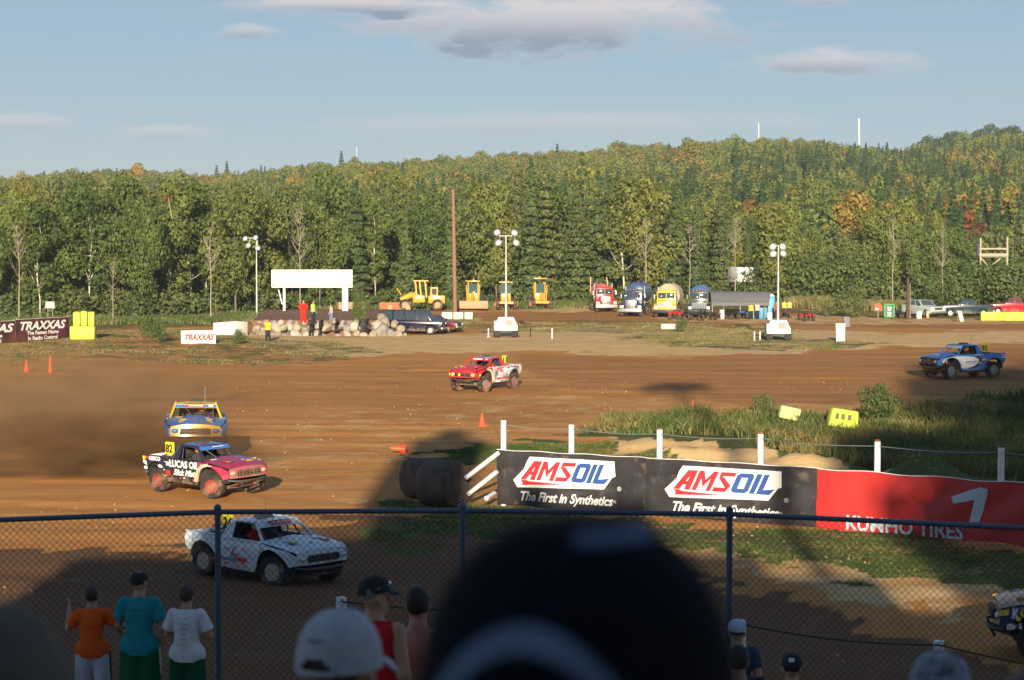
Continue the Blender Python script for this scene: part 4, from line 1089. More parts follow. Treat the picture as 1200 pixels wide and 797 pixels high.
def race_truck(name, label, loc, rz, S, scale=1.0, tilt=(0, 0), steer=0.0, lift=0.0, front='grille'):
    """x forward, y left; S holds the paint of hood, side, roof, bed, cab and the decal recipe"""
    t = thing(name, label, 'race truck', loc, rz, 'off road race trucks on the track', scale)
    t.rotation_euler = (tilt[0], tilt[1], rz)
    z = lift
    side = [(2.12, .96), (1.9, 1.10), (.9, 1.22), (-.78, 1.24), (-2.12, 1.28), (-2.22, 1.16), (-2.16, .86), (-2.06, .74)] + arch(-1.45, .50, .56, 155, 8)[::1] + [(-.84, .40), (.66, .38)] + arch(1.35, .50, .60, 178, 14) + [(2.14, .70)]
    side = [(x, zz + z) for x, zz in side]
    def sidewarp(v):
        y = v.y; s = 1 if y > 0 else -1
        flare = .07 * math.exp(-((v.x - 1.35) / .6) ** 2) + .06 * math.exp(-((v.x + 1.45) / .55) ** 2)
        flare *= max(0, min(1, (v.z - z - .45) / .5))
        nose = -.16 * max(0, (v.x - 1.55) / .6) ** 2
        topin = -.05 * max(0, (v.z - z - 1.08) / .16)
        return (v.x, y + s * (flare + nose + topin), v.z)
    for s in (-1, 1):
        b = MB(); b.prism(side, s * .965, s * 1.0)
        sp_ = b.build('side_panel', S['side'], t, 30, cuts=[(0, [x * .17 - 2.2 for x in range(1, 26)]), (2, [.65 + z, .85 + z, 1.08 + z, 1.16 + z])], warp=sidewarp)
        if S.get('fender'):
            sp_.data.materials.append(S['fender'])
            for p_ in sp_.data.polygons: p_.material_index = 1 if p_.center.x > .74 else 0
    # hood
    def hood(u, v):
        x = .82 + 1.33 * u; y = (v - .5) * 2
        zc = 1.235 - .10 * u - .10 * u ** 4 + .075 * (1 - abs(y) ** 2.5) + .05 * math.exp(-(y / .35) ** 4) * (1 - u) * (u > .02)
        w_ = .955 - .14 * max(0, (x - 1.55) / .6) ** 2
        return (x, y * w_, zc + z)
    b = MB(); b.grid(hood, 14, 14); b.build('hood', S['hood'], t, 180)
    # front fascia
    b = MB(); b.grid(lambda u, v: (2.15 + .07 * (1 - (2 * u - 1) ** 2) - .05 * v, (2 * u - 1) * .815, z + .70 + (.32 + .085 * (1 - abs(2 * u - 1) ** 2.5)) * v), 12, 3); b.build('nose_panel', S.get('nose', S['hood']), t, 60)
    g = MB(); g.box((2.215, 0, z + .87), (.05, 1.02, .20), top=(1, .95))
    g.build('grille', GRILL, t, bevel=.01)
    g = MB()
    for q in range(3): g.box((2.25, 0, z + .80 + q * .07), (.03, .98, .02))
    for q in range(-3, 4): g.box((2.25, q * .155, z + .87), (.03, .02, .19))
    g.build('grille_bar', S.get('bars', CHROME), t)
    for s in (-1, 1):
        b = MB(); b.ball((2.155, s * .66, z + .88), (.07, .13, .08), 12, 8); b.build('headlight', S.get('lamp', LAMP), t, 60)
    # bumper, skid plate, front frame
    b = MB(); b.tube([(2.02, -.78, z + .62), (2.30, -.60, z + .60), (2.34, 0, z + .60), (2.30, .60, z + .60), (2.02, .78, z + .62)], .035, 8)
    b.tube([(2.28, -.35, z + .60), (2.2, -.35, z + .40), (2.2, .35, z + .40), (2.28, .35, z + .60)], .03, 8)
    b.build('bumper', CAGE if not S.get('bump') else S['bump'], t, 60)
    b = MB(); b.add([(2.26, -.42, z + .56), (2.26, .42, z + .56), (1.3, .42, z + .26), (1.3, -.42, z + .26), (2.24, -.42, z + .52), (2.24, .42, z + .52), (1.3, .42, z + .22), (1.3, -.42, z + .22)],
                    [(0, 1, 2, 3), (7, 6, 5, 4), (0, 4, 5, 1), (1, 5, 6, 2), (2, 6, 7, 3), (3, 7, 4, 0)]); b.build('skid_plate', BELLY, t, bevel=.01)
    b = MB(); b.box((-.1, 0, z + .38), (3.4, 1.3, .26), top=(1, 1.1)); b.box((-.9, 0, z + .62), (2.2, 1.5, .2)); b.build('belly_pan', BELLY, t, bevel=.03)
    b = MB(); b.box((.05, 0, z + .75), (1.7, 1.8, .5)); b.box((1.4, 0, z + .70), (.9, .7, .5)); b.build('engine_tub', INNER, t, bevel=.03)
    # suspension
    for s in (-1, 1):
        b = MB(); b.tube([(1.55, s * .3, z + .42), (1.36, s * .78, .42)], .03, 8); b.tube([(1.15, s * .3, z + .42), (1.34, s * .78, .42)], .03, 8)
        b.tube([(1.40, s * .35, z + .62), (1.36, s * .74, .58)], .022, 8); b.build('control_arm', CAGE, t, 60)
        b = MB(); b.tube([(1.36, s * .60, .42), (1.30, s * .5, z + 1.0)], .05, 10); b.build('shock', S.get('shock', CHROME), t, 60)
    b = MB(); b.tube([(-1.45, -.75, .45), (-1.45, .75, .45)], .06, 10); b.ball((-1.45, 0, .45), (.16, .16, .16), 12, 8); b.build('rear_axle', CAGE, t, 60)
    # greenhouse
    Y0, Y1, zr, zb = .86, .66, 1.72 + z, 1.20 + z
    xf0, xf1, xr1, xr0 = .86, .30, -.58, -.78
    def roof(u, v):
        x = xr1 - .02 + (xf1 + .06 - xr1) * u; y = (v - .5) * 2
        return (x, y * Y1 * 1.03, zr + .05 * (1 - y * y) - .05 * max(0, u - .7) / .3 * (1) - .02 * (1 - u))
    b = MB(); b.grid(roof, 8, 10); b.grid(lambda u, v: (roof(u, v)[0], roof(u, v)[1], roof(u, v)[2] - .05), 8, 10, True)
    b.build('roof', S['roof'], t, 180)
    b = MB(); b.grid(lambda u, v: (xf1 + .04 + .12 * (1 - v), (2 * u - 1) * (Y1 + .03 + .04 * (1 - v)), zr - .03 - .13 * (1 - v)), 6, 1); b.build('visor_strip', S.get('visor', S['roof']), t, None)
    for s in (-1, 1):
        b = MB(); b.tube([(xf0, s * Y0, zb), (xf1 + .03, s * Y1, zr)], [.045, .035], 8); b.tube([(xr0, s * Y0, zb), (xr1, s * Y1, zr)], [.05, .045], 8); b.tube([(xr1, s * Y1, zr - .01), (xf1 + .03, s * Y1, zr - .01)], .035, 8)
        b.build('pillar', S['cab'], t, 60)
        # rear quarter of the cab, behind the window opening
        b = MB(); b.add([(xr0, s * (Y0 + .03), zb), (-.40, s * (Y0 + .03), zb), (-.44, s * (Y1 + .03), zr), (xr1, s * (Y1 + .03), zr)] + [(xr0, s * (Y0 - .01), zb), (-.40, s * (Y0 - .01), zb), (-.44, s * (Y1 - .01), zr), (xr1, s * (Y1 - .01), zr)],
                        [(0, 1, 2, 3), (7, 6, 5, 4), (0, 4, 5, 1), (1, 5, 6, 2), (2, 6, 7, 3), (3, 7, 4, 0)]); b.build('cab_quarter', S['cab'], t, None)
        b = MB(); b.box((.05, s * .925, 1.225 + z), (1.75, .13, .05)); b.build('door_sill', S['side'], t, bevel=.01)
    b = MB(); b.grid(lambda u, v: (xr0 + (xr1 - xr0) * v - .01, (2 * u - 1) * (Y0 + (Y1 - Y0) * v), zb + (zr - zb) * v), 4, 4); b.build('cab_back', INNER, t, None)
    b = MB(); b.grid(lambda u, v: (.95 - .3 * v, (2 * u - 1) * .86, z + 1.18 - .2 * v), 4, 2); b.build('dashboard', INNER, t, None)
    # roll cage seen through the openings
    b = MB()
    for s in (-1, 1):
        b.tube([(.75, s * .6, zb - .1), (.28, s * .56, zr - .06), (-.5, s * .56, zr - .06), (-.62, s * .6, zb - .3)], .026, 8)
        b.tube([(.66, s * .12, zb + .1), (.30, s * .42, zr - .08)], .018, 6)
        b.tube([(-.6, s * .5, zr - .1), (-2.0, s * .5, 1.1 + z)], .026, 8)
        b.tube([(-.7, s * .62, 1.25 + z), (-1.6, s * .62, 1.25 + z)], .022, 8)
    b.tube([(.28, -.56, zr - .06), (.28, .56, zr - .06)], .026, 8); b.tube([(-.5, -.56, zr - .06), (-.5, .56, zr - .06)], .026, 8)
    b.tube([(-.52, -.5, zr - .1), (-.6, .5, zb)], .02, 6); b.build('roll_cage', S.get('cage', CAGE), t, 60)
    b = MB(); b.box((-.35, .38, z + 1.05), (.12, .46, .75), (0, R(-12), 0)); b.box((-.1, .38, z + .78), (.45, .46, .12)); b.box((-.38, .38, z + 1.5), (.1, .30, .24)); b.build('seat', mat('black_seat', (.03, .03, .032), .8), t, bevel=.03)
    # bed
    b = MB(); b.box((-1.45, 0, z + .95), (1.35, 1.86, .05)); b.build('bed_floor', INNER, t)
    b = MB(); b.tube([(-.85, .5, z + 1.1), (-.85, -.5, z + 1.1)], .06, 8); b.lathe([(.38, -.12), (.45, -.05), (.45, .05), (.38, .12)], 20, 'y', (-1.35, 0, z + 1.06)); b.build('spare_gear', INNER, t)
    b = MB(); b.box((-2.19, 0, z + 1.06), (.05, 1.84, .38)); b.build('tailgate', S.get('tail', S['side']), t, bevel=.015)
    for s in (-1, 1):
        b = MB(); b.box((-1.5, s * .93, z + 1.27), (1.4, .12, .03)); b.build('bed_rail', S['side'], t, bevel=.01)
        b = MB(); b.tube([(-1.0, s * .55, z + 1.25), (-1.35, s * .6, .5)], .055, 10); b.build('shock', S.get('shock', CHROME), t, 60)
        b = MB(); b.box((-2.14, s * .55, z + .62), (.02, .5, .34)); b.build('mud_flap', BLACK, t)
    # number board behind the cab
    if S.get('num'):
        b = MB(); b.box((0, 0, 0), (.44, .05, .46)); nb = b.build('number_board', S.get('numcol', mat('number_yellow', (.80, .66, .03), .5, var=.05, dirt=.1)), t, 40, (-.86, 0 * 1, z + 1.56), (0, 0, S.get('numturn', 0)), bevel=.01)
        b = MB(); word(S['num'], b, (0, -.034, -.02), .40, .0, .012, .36); word(S['num'], b, (0, .034, -.02), .40, .0, .012, .36, True); b.build('number', mat('print_black', (.015, .015, .015), .6), nb, None)
        nb.location = (-1.06, S.get('numy', -.62), z + 1.56)
    for (cx, cy, st) in ((1.35, .87, steer), (1.35, -.87, steer), (-1.45, .87, 0), (-1.45, -.87, 0)):
        wheel(t, (cx, cy, .45), st, S.get('rim', CHROME))
    for s in (-1, 1):
        # inner arch liners
        for cx, q in ((1.35, .60), (-1.45, .56)):
            b = MB(); b.lathe([(q + .01, s * .60), (q + .01, s * .97)], 24, 'y', (cx, 0, .52 + z)); me = b.mesh('arch_liner', INNER, 60)
            bm = bmesh.new(); bm.from_mesh(me); bmesh.ops.delete(bm, geom=[f for f in bm.faces if len(f.verts) > 4 or f.calc_center_median().z < .56 + z], context='FACES'); bm.to_mesh(me); bm.free()
            obj('arch_liner', me, t)
    if S.get('decals'): S['decals'](t, z)
    stickers(t, z, len(label), S.get('stk', 20), S.get('stc', (0, 1, 2, 3, 4)))
    return t
def decal(t, m, fn, name='decal'):
    b = MB(); fn(b); return b.build(name, m, t, None)
def side_word(b, s, x, zc, size, fit, shear=0, bold=.006, y=1.02, sides=(-1, 1)):
    for sd in sides: word(s, b, (x, sd * y, zc), size, shear, bold, fit, sd > 0)
def driver(truck, S, z):
    """a separate figure in the seat"""
STK = [mat('sticker_%s' % n, c, .5, var=.05, dirt=.3) for n, c in (('white', (.7, .7, .68)), ('red', (.5, .04, .03)), ('yellow', (.7, .55, .04)), ('blue', (.04, .14, .4)), ('black', (.03, .03, .03)))]
def stickers(t, z, seed, n=20, use=(0, 1, 2, 3, 4)):
    r_ = random.Random(seed)
    for k in use:
        b = MB()
        for q in range(n // len(use)):
            for s in (-1, 1):
                x = r_.choice([r_.uniform(-.75, .55), r_.uniform(-.75, .6), r_.uniform(-2.05, -1.95), r_.uniform(-1.0, -.86)]); zz = z + r_.uniform(.5, 1.12); w_, h = r_.uniform(.06, .2), r_.uniform(.03, .06)
                b.box((x, s * 1.006, zz), (w_, .006, h))
        o = b.build('sticker', STK[k], t, None); o['kind'] = 'stuff'
        b = MB()
        for q in range(3):
            x, y = r_.uniform(1.0, 1.75), r_.uniform(-.6, .6); u = (x - .82) / 1.33; yy = y / .95
            b.box((x, y, z + 1.245 - .10 * u - .10 * u ** 4 + .075 * (1 - abs(yy) ** 2.5)), (r_.uniform(.08, .2), r_.uniform(.1, .3), .012), (0, R(5), 0))
        o = b.build('hood_sticker', STK[k], t, None); o['kind'] = 'stuff'
    b = MB(); b.tube([(-.4, .3, z + 1.74), (-.46, .3, z + 2.25)], .008, 4); b.build('antenna', CAGE, t)
    b = MB(); b.box((-.15, 0, z + 1.79), (.5, .42, .1), top=(.6, .8)); b.build('roof_scoop', CAGE, t, bevel=.02)
def paint(name, col, **k):
    d = dict(rough=.4, var=.08, scale=2, dirt=.42, dirt_z=(.45, 1.15), dirt_col=(.36, .22, .12), coat=.3); d.update(k)
    return mat(name, col, **d)
NW = mat('decal_white', (.75, .74, .72), .5, var=.05, dirt=.15); NB = mat('decal_black', (.02, .02, .022), .5, var=.1, dirt=.1); NR = mat('decal_red', (.62, .04, .03), .5, var=.05, dirt=.1)
NY = mat('decal_yellow', (.80, .62, .03), .5, var=.05, dirt=.1); NBL = mat('decal_blue', (.03, .13, .42), .5, var=.05, dirt=.1); ND = mat('decal_ink', (.12, .14, .22), .5, var=.2)
def ellipse(b, cx, cz, rx, rz, y, sides=(-1, 1), n=28, cut=None):
    for s in sides: b.prism([(cx + rx * math.cos(2 * math.pi * k / n), cz + rz * math.sin(2 * math.pi * k / n)) for k in range(n)], s * (y - .004), s * (y + .004))
def quad(b, pts, y, sides=(-1, 1)):
    for s in sides: b.prism(pts, s * (y - .003), s * (y + .003))
# --- white truck
def dec24(t, z):
    decal(t, NR, lambda b: (word('TRAXXAS', b, (.47, 0, z + 1.655), .15, .2, .008, .78, rot=(R(-38), 0, R(90))), side_word(b, '~', -.1, z + .82, .4, .3), quad(b, [(-.1, z + .62), (.38, z + .62), (.38, z + .74), (-.1, z + .74)], 1.01)))
    def ink(b):
        side_word(b, '~', -.45, z + .95, .42, .2, .3, .0); side_word(b, '(', -.2, z + .92, .36, .2, .3, 0); side_word(b, '~', .25, z + 1.0, .3, .14, .2, 0)
        quad(b, [(-.72, z + .62), (-.12, z + .58), (-.12, z + .66), (-.72, z + .70)], 1.012)
        side_word(b, '~)', -1.15, z + 1.05, .3, .22, .3, 0, 1.03); side_word(b, '(~', -1.75, z + 1.12, .26, .2, .4, 0, 1.05); side_word(b, ')', .95, z + 1.12, .26, .12, .5, 0, 1.06)
    decal(t, ND, ink)
    decal(t, mat('decal_teal', (.12, .33, .38), .5), lambda b: quad(b, [(-.35, z + .55), (-.15, z + .55), (-.12, z + .76), (-.3, z + .76)], 1.014))
    decal(t, ND, lambda b: word('--- -----', b, (1.0, 0, z + 1.315), .16, .15, .006, .95, rot=(R(-90 + 6), 0, R(90))))
    decal(t, ND, lambda b: (b.ball((.0, -.25, z + 1.782), (.16, .14, .008), 10, 4), b.ball((-.28, .25, z + 1.782), (.16, .11, .008), 10, 4)), 'roof_mark')
    for s in (-1, 1): decal(t, ND, lambda b: b.box((1.55, s * .5, z + 1.235), (.45, .06, .012), (0, R(7), .2)), 'hood_mark')
white = paint('white_truck_paint', (.56, .64, .72), dirt=.3)
T24 = race_truck('race_truck', 'white race truck with yellow number 24 board just beyond the chain link fence', on(314, 677), R(-44), dict(side=white, hood=white, roof=white, cab=white, visor=white, num='24', nose=white, decals=dec24, bars=CAGE, numy=-.45), 1.0, steer=R(8), lift=-.02)
T24.scale = (1, 1, .91)
# --- magenta and blue number 82
mag = paint('magenta_hood', (.36, .028, .075), dirt=.48); blk = paint('black_side_paint', (.022, .022, .035), dirt=.22); roofb = paint('blue_roof', (.06, .15, .42), dirt=.2)
def dec82(t, z):
    decal(t, NW, lambda b: (side_word(b, 'LUCAS OIL', .02, z + 1.06, .34, 1.55, 0, .016, 1.02), side_word(b, 'Slick Mist', .0, z + .76, .30, 1.15, .4, .012, 1.012), side_word(b, 'GEICO', -1.5, z + 1.18, .19, .62, 0, .012, 1.045),
                            quad(b, [(-1.05, z + .98), (-.72, z + .98), (-.72, z + 1.12), (-1.05, z + 1.12)], 1.02), quad(b, [(-2.16, z + 1.0), (-1.95, z + .9), (-1.93, z + 1.04), (-2.14, z + 1.12)], 1.02),
                            ellipse(b, -1.2, z + .93, .16, .06, 1.025), ellipse(b, -2.02, z + .82, .1, .06, 1.02)))
    decal(t, NR, lambda b: (quad(b, [(-2.0, z + 1.16), (-1.86, z + 1.16), (-1.86, z + 1.25), (-2.0, z + 1.25)], 1.02), ellipse(b, -.82, z + .72, .12, .10, 1.015), b.box((.2, -.3, z + 1.773), (.12, .3, .008))))
    decal(t, NY, lambda b: (quad(b, [(-2.18, z + 1.13), (-2.03, z + 1.13), (-2.03, z + 1.24), (-2.18, z + 1.24)], 1.02), b.ball((.0, .15, z + 1.78), (.15, .12, .008), 8, 4)))
    0 and [decal(t, mag, lambda b: quad(b, [(.80, z + .98), (1.0, z + 1.15), (1.6, z + 1.11), (1.7, z + 1.04), (1.4, z + 1.0)], 1.075, (s_,)), 'fender_flash') for s_ in (-1, 1)]
    decal(t, NW, lambda b: (word('-----', b, (.47, .1, z + 1.66), .12, .2, .008, .5, rot=(R(-38), 0, R(90))), side_word(b, '-----', 1.25, z + 1.15, .12, .6, .1, .006, 1.085)))
    decal(t, paint('hood_blue_flash', (.10, .16, .40), dirt=.2), lambda b: b.grid(lambda u, v: (.86 + .55 * u * (1 - .5 * v), -.45 + 1.2 * v, z + 1.325 - .055 * u - .03 * abs(-.45 + 1.2 * v) ** 2.5 * 3), 5, 8), 'hood_flash')
T82 = race_truck('race_truck', 'magenta hooded race truck number 82 sliding ahead of the yellow and blue one', on(243, 577), R(-42), dict(side=blk, fender=mag, hood=mag, roof=roofb, cab=blk, visor=roofb, nose=paint('dusty_magenta', (.36, .10, .10), dirt=.5), num='82', rim=mat('red_rim', (.30, .05, .04), .6, .3, dirt=.6), decals=dec82, numy=-.72, bars=BELLY, lamp=mat('dusty_lamp', (.5, .38, .26), .5), tail=NW), 1.0, tilt=(R(1.5), 0), steer=R(20), lift=.06)
# cream flare behind the front wheels of number 82 and the red truck
def flare(t, m, z=0):
    for s in (-1, 1):
        b = MB(); pts = arch(1.35, .50, .60, 178, 95, 10) + arch(1.35, .50, .71, 95, 180, 10); b.prism([(x, zz + z) for x, zz in pts], s * 1.015, s * 1.095); b.build('wheel_flare', m, t, 40)
CREAM = mat('cream_plastic', (.62, .50, .33), .7, var=.1, dirt=.2)
flare(T82, CREAM, .06); T82.scale = (1, 1, .94)
# --- yellow and blue, coming at the camera
yel = paint('yellow_truck_paint', (.75, .46, .035), dirt=.30); blu = paint('blue_truck_paint', (.045, .20, .56), dirt=.22)
def decY(t, z):
    decal(t, NR, lambda b: b.box((.50, -.02, z + 1.63), (.02, .64, .075), (0, R(-42), 0)), 'visor_label')
    decal(t, NW, lambda b: (word('TRAXXAS', b, (.515, -.02, z + 1.635), .07, .2, .004, .5, rot=(R(-42), 0, R(90))), b.box((.505, .5, z + 1.63), (.02, .15, .075), (0, R(-42), 0))))
    decal(t, blu, lambda b: b.box((.49, 0, z + 1.63), (.015, 1.36, .10), (0, R(-42), 0)), 'visor_band')
    decal(t, yel, lambda b: b.grid(lambda u, v: (1.5 + .6 * u, -.55 + 1.1 * v, z + 1.27 - .05 * u - .1 * (.25 + .6 * u) ** 1 * .6 - .1 * max(0, u) ** 4), 4, 4), 'hood_patch')
TY = race_truck('race_truck', 'yellow and blue race truck head on, right behind the magenta one', on(229, 539), R(-82), dict(side=blu, hood=blu, roof=yel, cab=yel, visor=yel, nose=yel, decals=decY, bars=BELLY, lamp=blu), 1.16, tilt=(R(-1), R(-2)), steer=R(-4), lift=.22)
# --- red PSC truck
red = paint('red_truck_paint', (.58, .025, .035), dirt=.16); camo = mat('grey_white_camo', (.50, .50, .52), .5, var=.75, scale=4.5, dirt=.12); roofl = paint('lilac_roof', (.42, .36, .50), dirt=.2)
def decP(t, z):
    decal(t, NR, lambda b: (side_word(b, 'PSC', -.05, z + 1.06, .36, .62, 0, .01, 1.02), side_word(b, '-- --- -----', -.15, z + .62, .32, 1.5, .2, .03, 1.016), ellipse(b, -.85, z + 1.14, .14, .05, 1.03), ellipse(b, -1.75, z + 1.12, .09, .07, 1.06)))
    decal(t, NW, lambda b: (b.box((.50, -.12, z + 1.64), (.02, .62, .065), (0, R(-42), 0)), b.box((.505, .46, z + 1.64), (.02, .14, .07), (0, R(-42), 0))), 'visor_label')
    decal(t, ND, lambda b: (ellipse(b, -1.25, z + 1.18, .22, .045, 1.03), ellipse(b, .35, z + .9, .12, .12, 1.018), ellipse(b, -1.55, z + 1.17, .13, .05, 1.06)))
    decal(t, red, lambda b: quad(b, [(.62, z + .70), (.98, z + 1.18), (1.9, z + 1.06), (1.95, z + .95), (1.95, z + .86), (1.93, z + .90), (1.75, z + 1.07), (1.35, z + 1.20), (.95, z + 1.07), (.70, z + .70)], 1.075), 'fender_skin')
    for s in (-.62, -.18, .70): decal(t, NY, lambda b: b.ball((2.25, s, z + .86), (.04, .085, .09), 10, 6), 'round_lamp')
    decal(t, NY, lambda b: [b.ball((1.95, s * 1.0, z + .86), (.07, .03, .08), 10, 6) for s in (-1, 1)], 'side_lamp')
TP = race_truck('race_truck', 'red and white camouflage race truck in the middle of the track', on(568, 457), R(237), dict(side=camo, fender=red, hood=red, roof=roofl, cab=red, visor=red, nose=red, num='11', numy=.62, decals=decP, bars=CAGE, rim=mat('pale_red_rim', (.38, .2, .17), .5, .3, dirt=.55)), 1.02, steer=R(-12), lift=.10)
flare(TP, mat('cream_flare', (.72, .62, .45), .6, dirt=.15), .10)
# --- blue and white truck at the right
def decB(t, z):
    decal(t, NW, lambda b: [b.prism([(2.02, z + .92), (1.75, z + 1.06), (1.2, z + 1.17), (.5, z + 1.17), (-.1, z + 1.12), (-.42, z + .98), (-.36, z + .78), (-.05, z + .62), (.35, z + .52), (.62, z + .50)] + arch(1.35, .50 + z, .62, 176, 30, 10), s * 1.075, s * 1.082) for s in (-1, 1)], 'white_flash')
    decal(t, NBL, lambda b: (side_word(b, '------', .12, z + .88, .15, .72, .1, .01, 1.09), quad(b, [(-.28, z + .78), (.45, z + .78), (.45, z + .80), (-.28, z + .80)], 1.09)))
    decal(t, NB, lambda b: [b.prism([(-.1, z + 1.16), (-.46, z + 1.02), (-.42, z + .78), (-.1, z + .58), (.3, z + .48), (.05, z + .48), (-.3, z + .58), (-.6, z + .74), (-.66, z + 1.0), (-.4, z + 1.14)], s * 1.004, s * 1.012) for s in (-1, 1)], 'dark_stripe')
    decal(t, NW, lambda b: (quad(b, [(-.95, z + .92), (-.62, z + .92), (-.62, z + 1.0), (-.95, z + 1.0)], 1.02), quad(b, [(-2.16, z + .98), (-1.86, z + 1.04), (-1.9, z + 1.22), (-2.16, z + 1.24)], 1.06), quad(b, [(-.2, z + 1.2), (-.75, z + 1.19), (-.75, z + 1.235), (-.2, z + 1.24)], 1.0), ellipse(b, -.55, z + .78, .06, .05, 1.015)))
    decal(t, NR, lambda b: (quad(b, [(-.97, z + .82), (-.60, z + .82), (-.60, z + .90), (-.97, z + .90)], 1.02), quad(b, [(-2.1, z + 1.1), (-1.9, z + 1.1), (-1.9, z + 1.15), (-2.1, z + 1.15)], 1.067)))
TB = race_truck('race_truck', 'blue race truck with a white flash on its fender', on(1126, 442.5), R(204), dict(side=blu, hood=paint('deep_blue_hood', (.05, .20, .52)), roof=blu, cab=blu, visor=NW, nose=GRILL, num='95', numy=.62, decals=decB, bars=CAGE, bump=CAGE, lamp=mat('dirty_lamp', (.45, .38, .28), .5)), 1.13, steer=R(6), lift=.06)
# --- dark truck at the bottom right corner
def decK(t, z):
    decal(t, NW, lambda b: (side_word(b, 'K', 1.84, z + .97, .26, .17, .1, .02, 1.01), quad(b, [(1.7, z + .66), (2.0, z + .64), (2.0, z + .76), (1.7, z + .78)], .99)))
    decal(t, NY, lambda b: (side_word(b, 'C', 1.68, z + 1.0, .24, .14, .1, .02, 1.04), quad(b, [(1.96, z + .94), (2.16, z + .92), (2.14, z + 1.03), (1.96, z + 1.07)], .985), quad(b, [(-.6, z + 1.14), (1.3, z + 1.155), (1.3, z + 1.185), (-.6, z + 1.17)], 1.085), ellipse(b, 1.78, z + .88, .055, .05, 1.075)))
    decal(t, NR, lambda b: quad(b, [(-1.2, z + .86), (1.25, z + .92), (.95, z + 1.12), (-1.2, z + 1.12)], 1.078))
    decal(t, NB, lambda b: side_word(b, '2', 1.80, z + .71, .18, .1, 0, .012, 1.0))
g = on(1290, 770)
TK = race_truck('race_truck', 'dark blue race truck with red and yellow trim cut off by the right edge', g, R(172), dict(side=paint('navy_side', (.03, .05, .14), dirt=.25), hood=paint('rusty_hood', (.30, .15, .07), dirt=.4), roof=blu, cab=blu, decals=decK, bars=CAGE), 1.02, lift=.06)
# ------------------------------------------------------------------ people: one continuous surface from blended tapered limbs
def surface_net(f, lo, res):
    nx, ny, nz = f.shape; ins = f < 0
    c = np.stack([ins[i:nx - 1 + i, j:ny - 1 + j, k:nz - 1 + k] for i in (0, 1) for j in (0, 1) for k in (0, 1)], -1).sum(-1)
    act = (c > 0) & (c < 8); ids = -np.ones(act.shape, int); ids[act] = np.arange(act.sum()); I, J, K = np.nonzero(act)
    acc = np.zeros((len(I), 3)); cnt = np.zeros(len(I))
    cor = [(0, 0, 0), (1, 0, 0), (0, 1, 0), (1, 1, 0), (0, 0, 1), (1, 0, 1), (0, 1, 1), (1, 1, 1)]
    for a in range(8):
        for b in range(a + 1, 8):
            A, B = cor[a], cor[b]
            if sum(abs(A[q] - B[q]) for q in range(3)) != 1: continue
            fa, fb = f[I + A[0], J + A[1], K + A[2]], f[I + B[0], J + B[1], K + B[2]]
            m = (fa < 0) != (fb < 0); t = np.where(m, fa / np.where(fa == fb, 1, fa - fb), 0)
            for q in range(3): acc[:, q] += np.where(m, A[q] + t * (B[q] - A[q]), 0)
            cnt += m
    V = (np.stack([I, J, K], 1) + acc / cnt[:, None]) * res + lo
    Fs = []
    for ax in range(3):
        sl0 = [slice(None)] * 3; sl1 = [slice(None)] * 3; sl0[ax] = slice(0, -1); sl1[ax] = slice(1, None)
        a, b = ins[tuple(sl0)], ins[tuple(sl1)]; o1, o2 = [(1, 2), (2, 0), (0, 1)][ax]
        P = np.argwhere(a != b)
        P = P[(P[:, o1] > 0) & (P[:, o2] > 0) & (P[:, o1] < f.shape[o1] - 1) & (P[:, o2] < f.shape[o2] - 1)]
        fl = a[tuple(P.T)]
        def g(d1, d2):
            Q_ = P.copy(); Q_[:, o1] -= d1; Q_[:, o2] -= d2; return ids[tuple(Q_.T)]
        q = np.stack([g(1, 1), g(0, 1), g(0, 0), g(1, 0)], 1)
        Fs.append(np.where(fl[:, None], q, q[:, ::-1]))
    Fc = np.concatenate(Fs); Fc = Fc[(Fc >= 0).all(1)]
    return V, Fc
class Field:
    def __init__(s, pts, res, pad=.16):
        P = np.array(pts); s.lo = P.min(0) - pad; s.res = res; n = np.ceil((P.max(0) + pad - s.lo) / res).astype(int) + 1
        g = np.meshgrid(*[s.lo[q] + res * np.arange(n[q]) for q in range(3)], indexing='ij'); s.X = np.stack(g, -1); s.f = None
    def cap(s, a, b, r0, r1, k=.03, flat=1.0, clip=None):
        a, b = np.array(a, float), np.array(b, float); X = s.X; d = b - a
        sc = np.array([flat, 1, 1]); w_ = (X - a) * sc; dd = d * sc
        t = np.clip((w_ @ dd) / max(dd @ dd, 1e-9), 0, 1); dist = np.linalg.norm(w_ - t[..., None] * dd, axis=-1) - (r0 + (r1 - r0) * t)
        if clip is not None: dist = np.maximum(dist, (X - np.array(clip[0])) @ np.array(clip[1]))
        return s.union(dist, k)
    def ell(s, c, r, k=.03, sub=False):
        w_ = (s.X - np.array(c)) / np.array(r); n = np.linalg.norm(w_, axis=-1); dist = (n - 1) * min(r)
        if sub: h = np.clip(.5 - .5 * (s.f + dist) / k, 0, 1); s.f = s.f * (1 - h) - dist * h + k * h * (1 - h); return s
        return s.union(dist, k)
    def union(s, d, k):
        if s.f is None: s.f = d; return s
        h = np.clip(.5 + .5 * (s.f - d) / k, 0, 1); s.f = d * h + s.f * (1 - h) - k * h * (1 - h); return s
    def cut(s, p, n): s.f = np.maximum(s.f, (s.X - np.array(p)) @ np.array(n)); return s
    def out(s):
        s.f[0] = s.f[-1] = 1; s.f[:, 0] = s.f[:, -1] = 1; s.f[:, :, 0] = s.f[:, :, -1] = 1
        return surface_net(s.f, s.lo, s.res)
def np_mesh(name, parts, m, smooth=True):
    V, Fc, o = [], [], 0
    for v, f in parts: V.append(v); Fc.append(f + o); o += len(v)
    me = bpy.data.meshes.new(name); set_mesh(me, np.concatenate(V), np.concatenate(Fc)); me.materials.append(m); me.shade_smooth(); return me
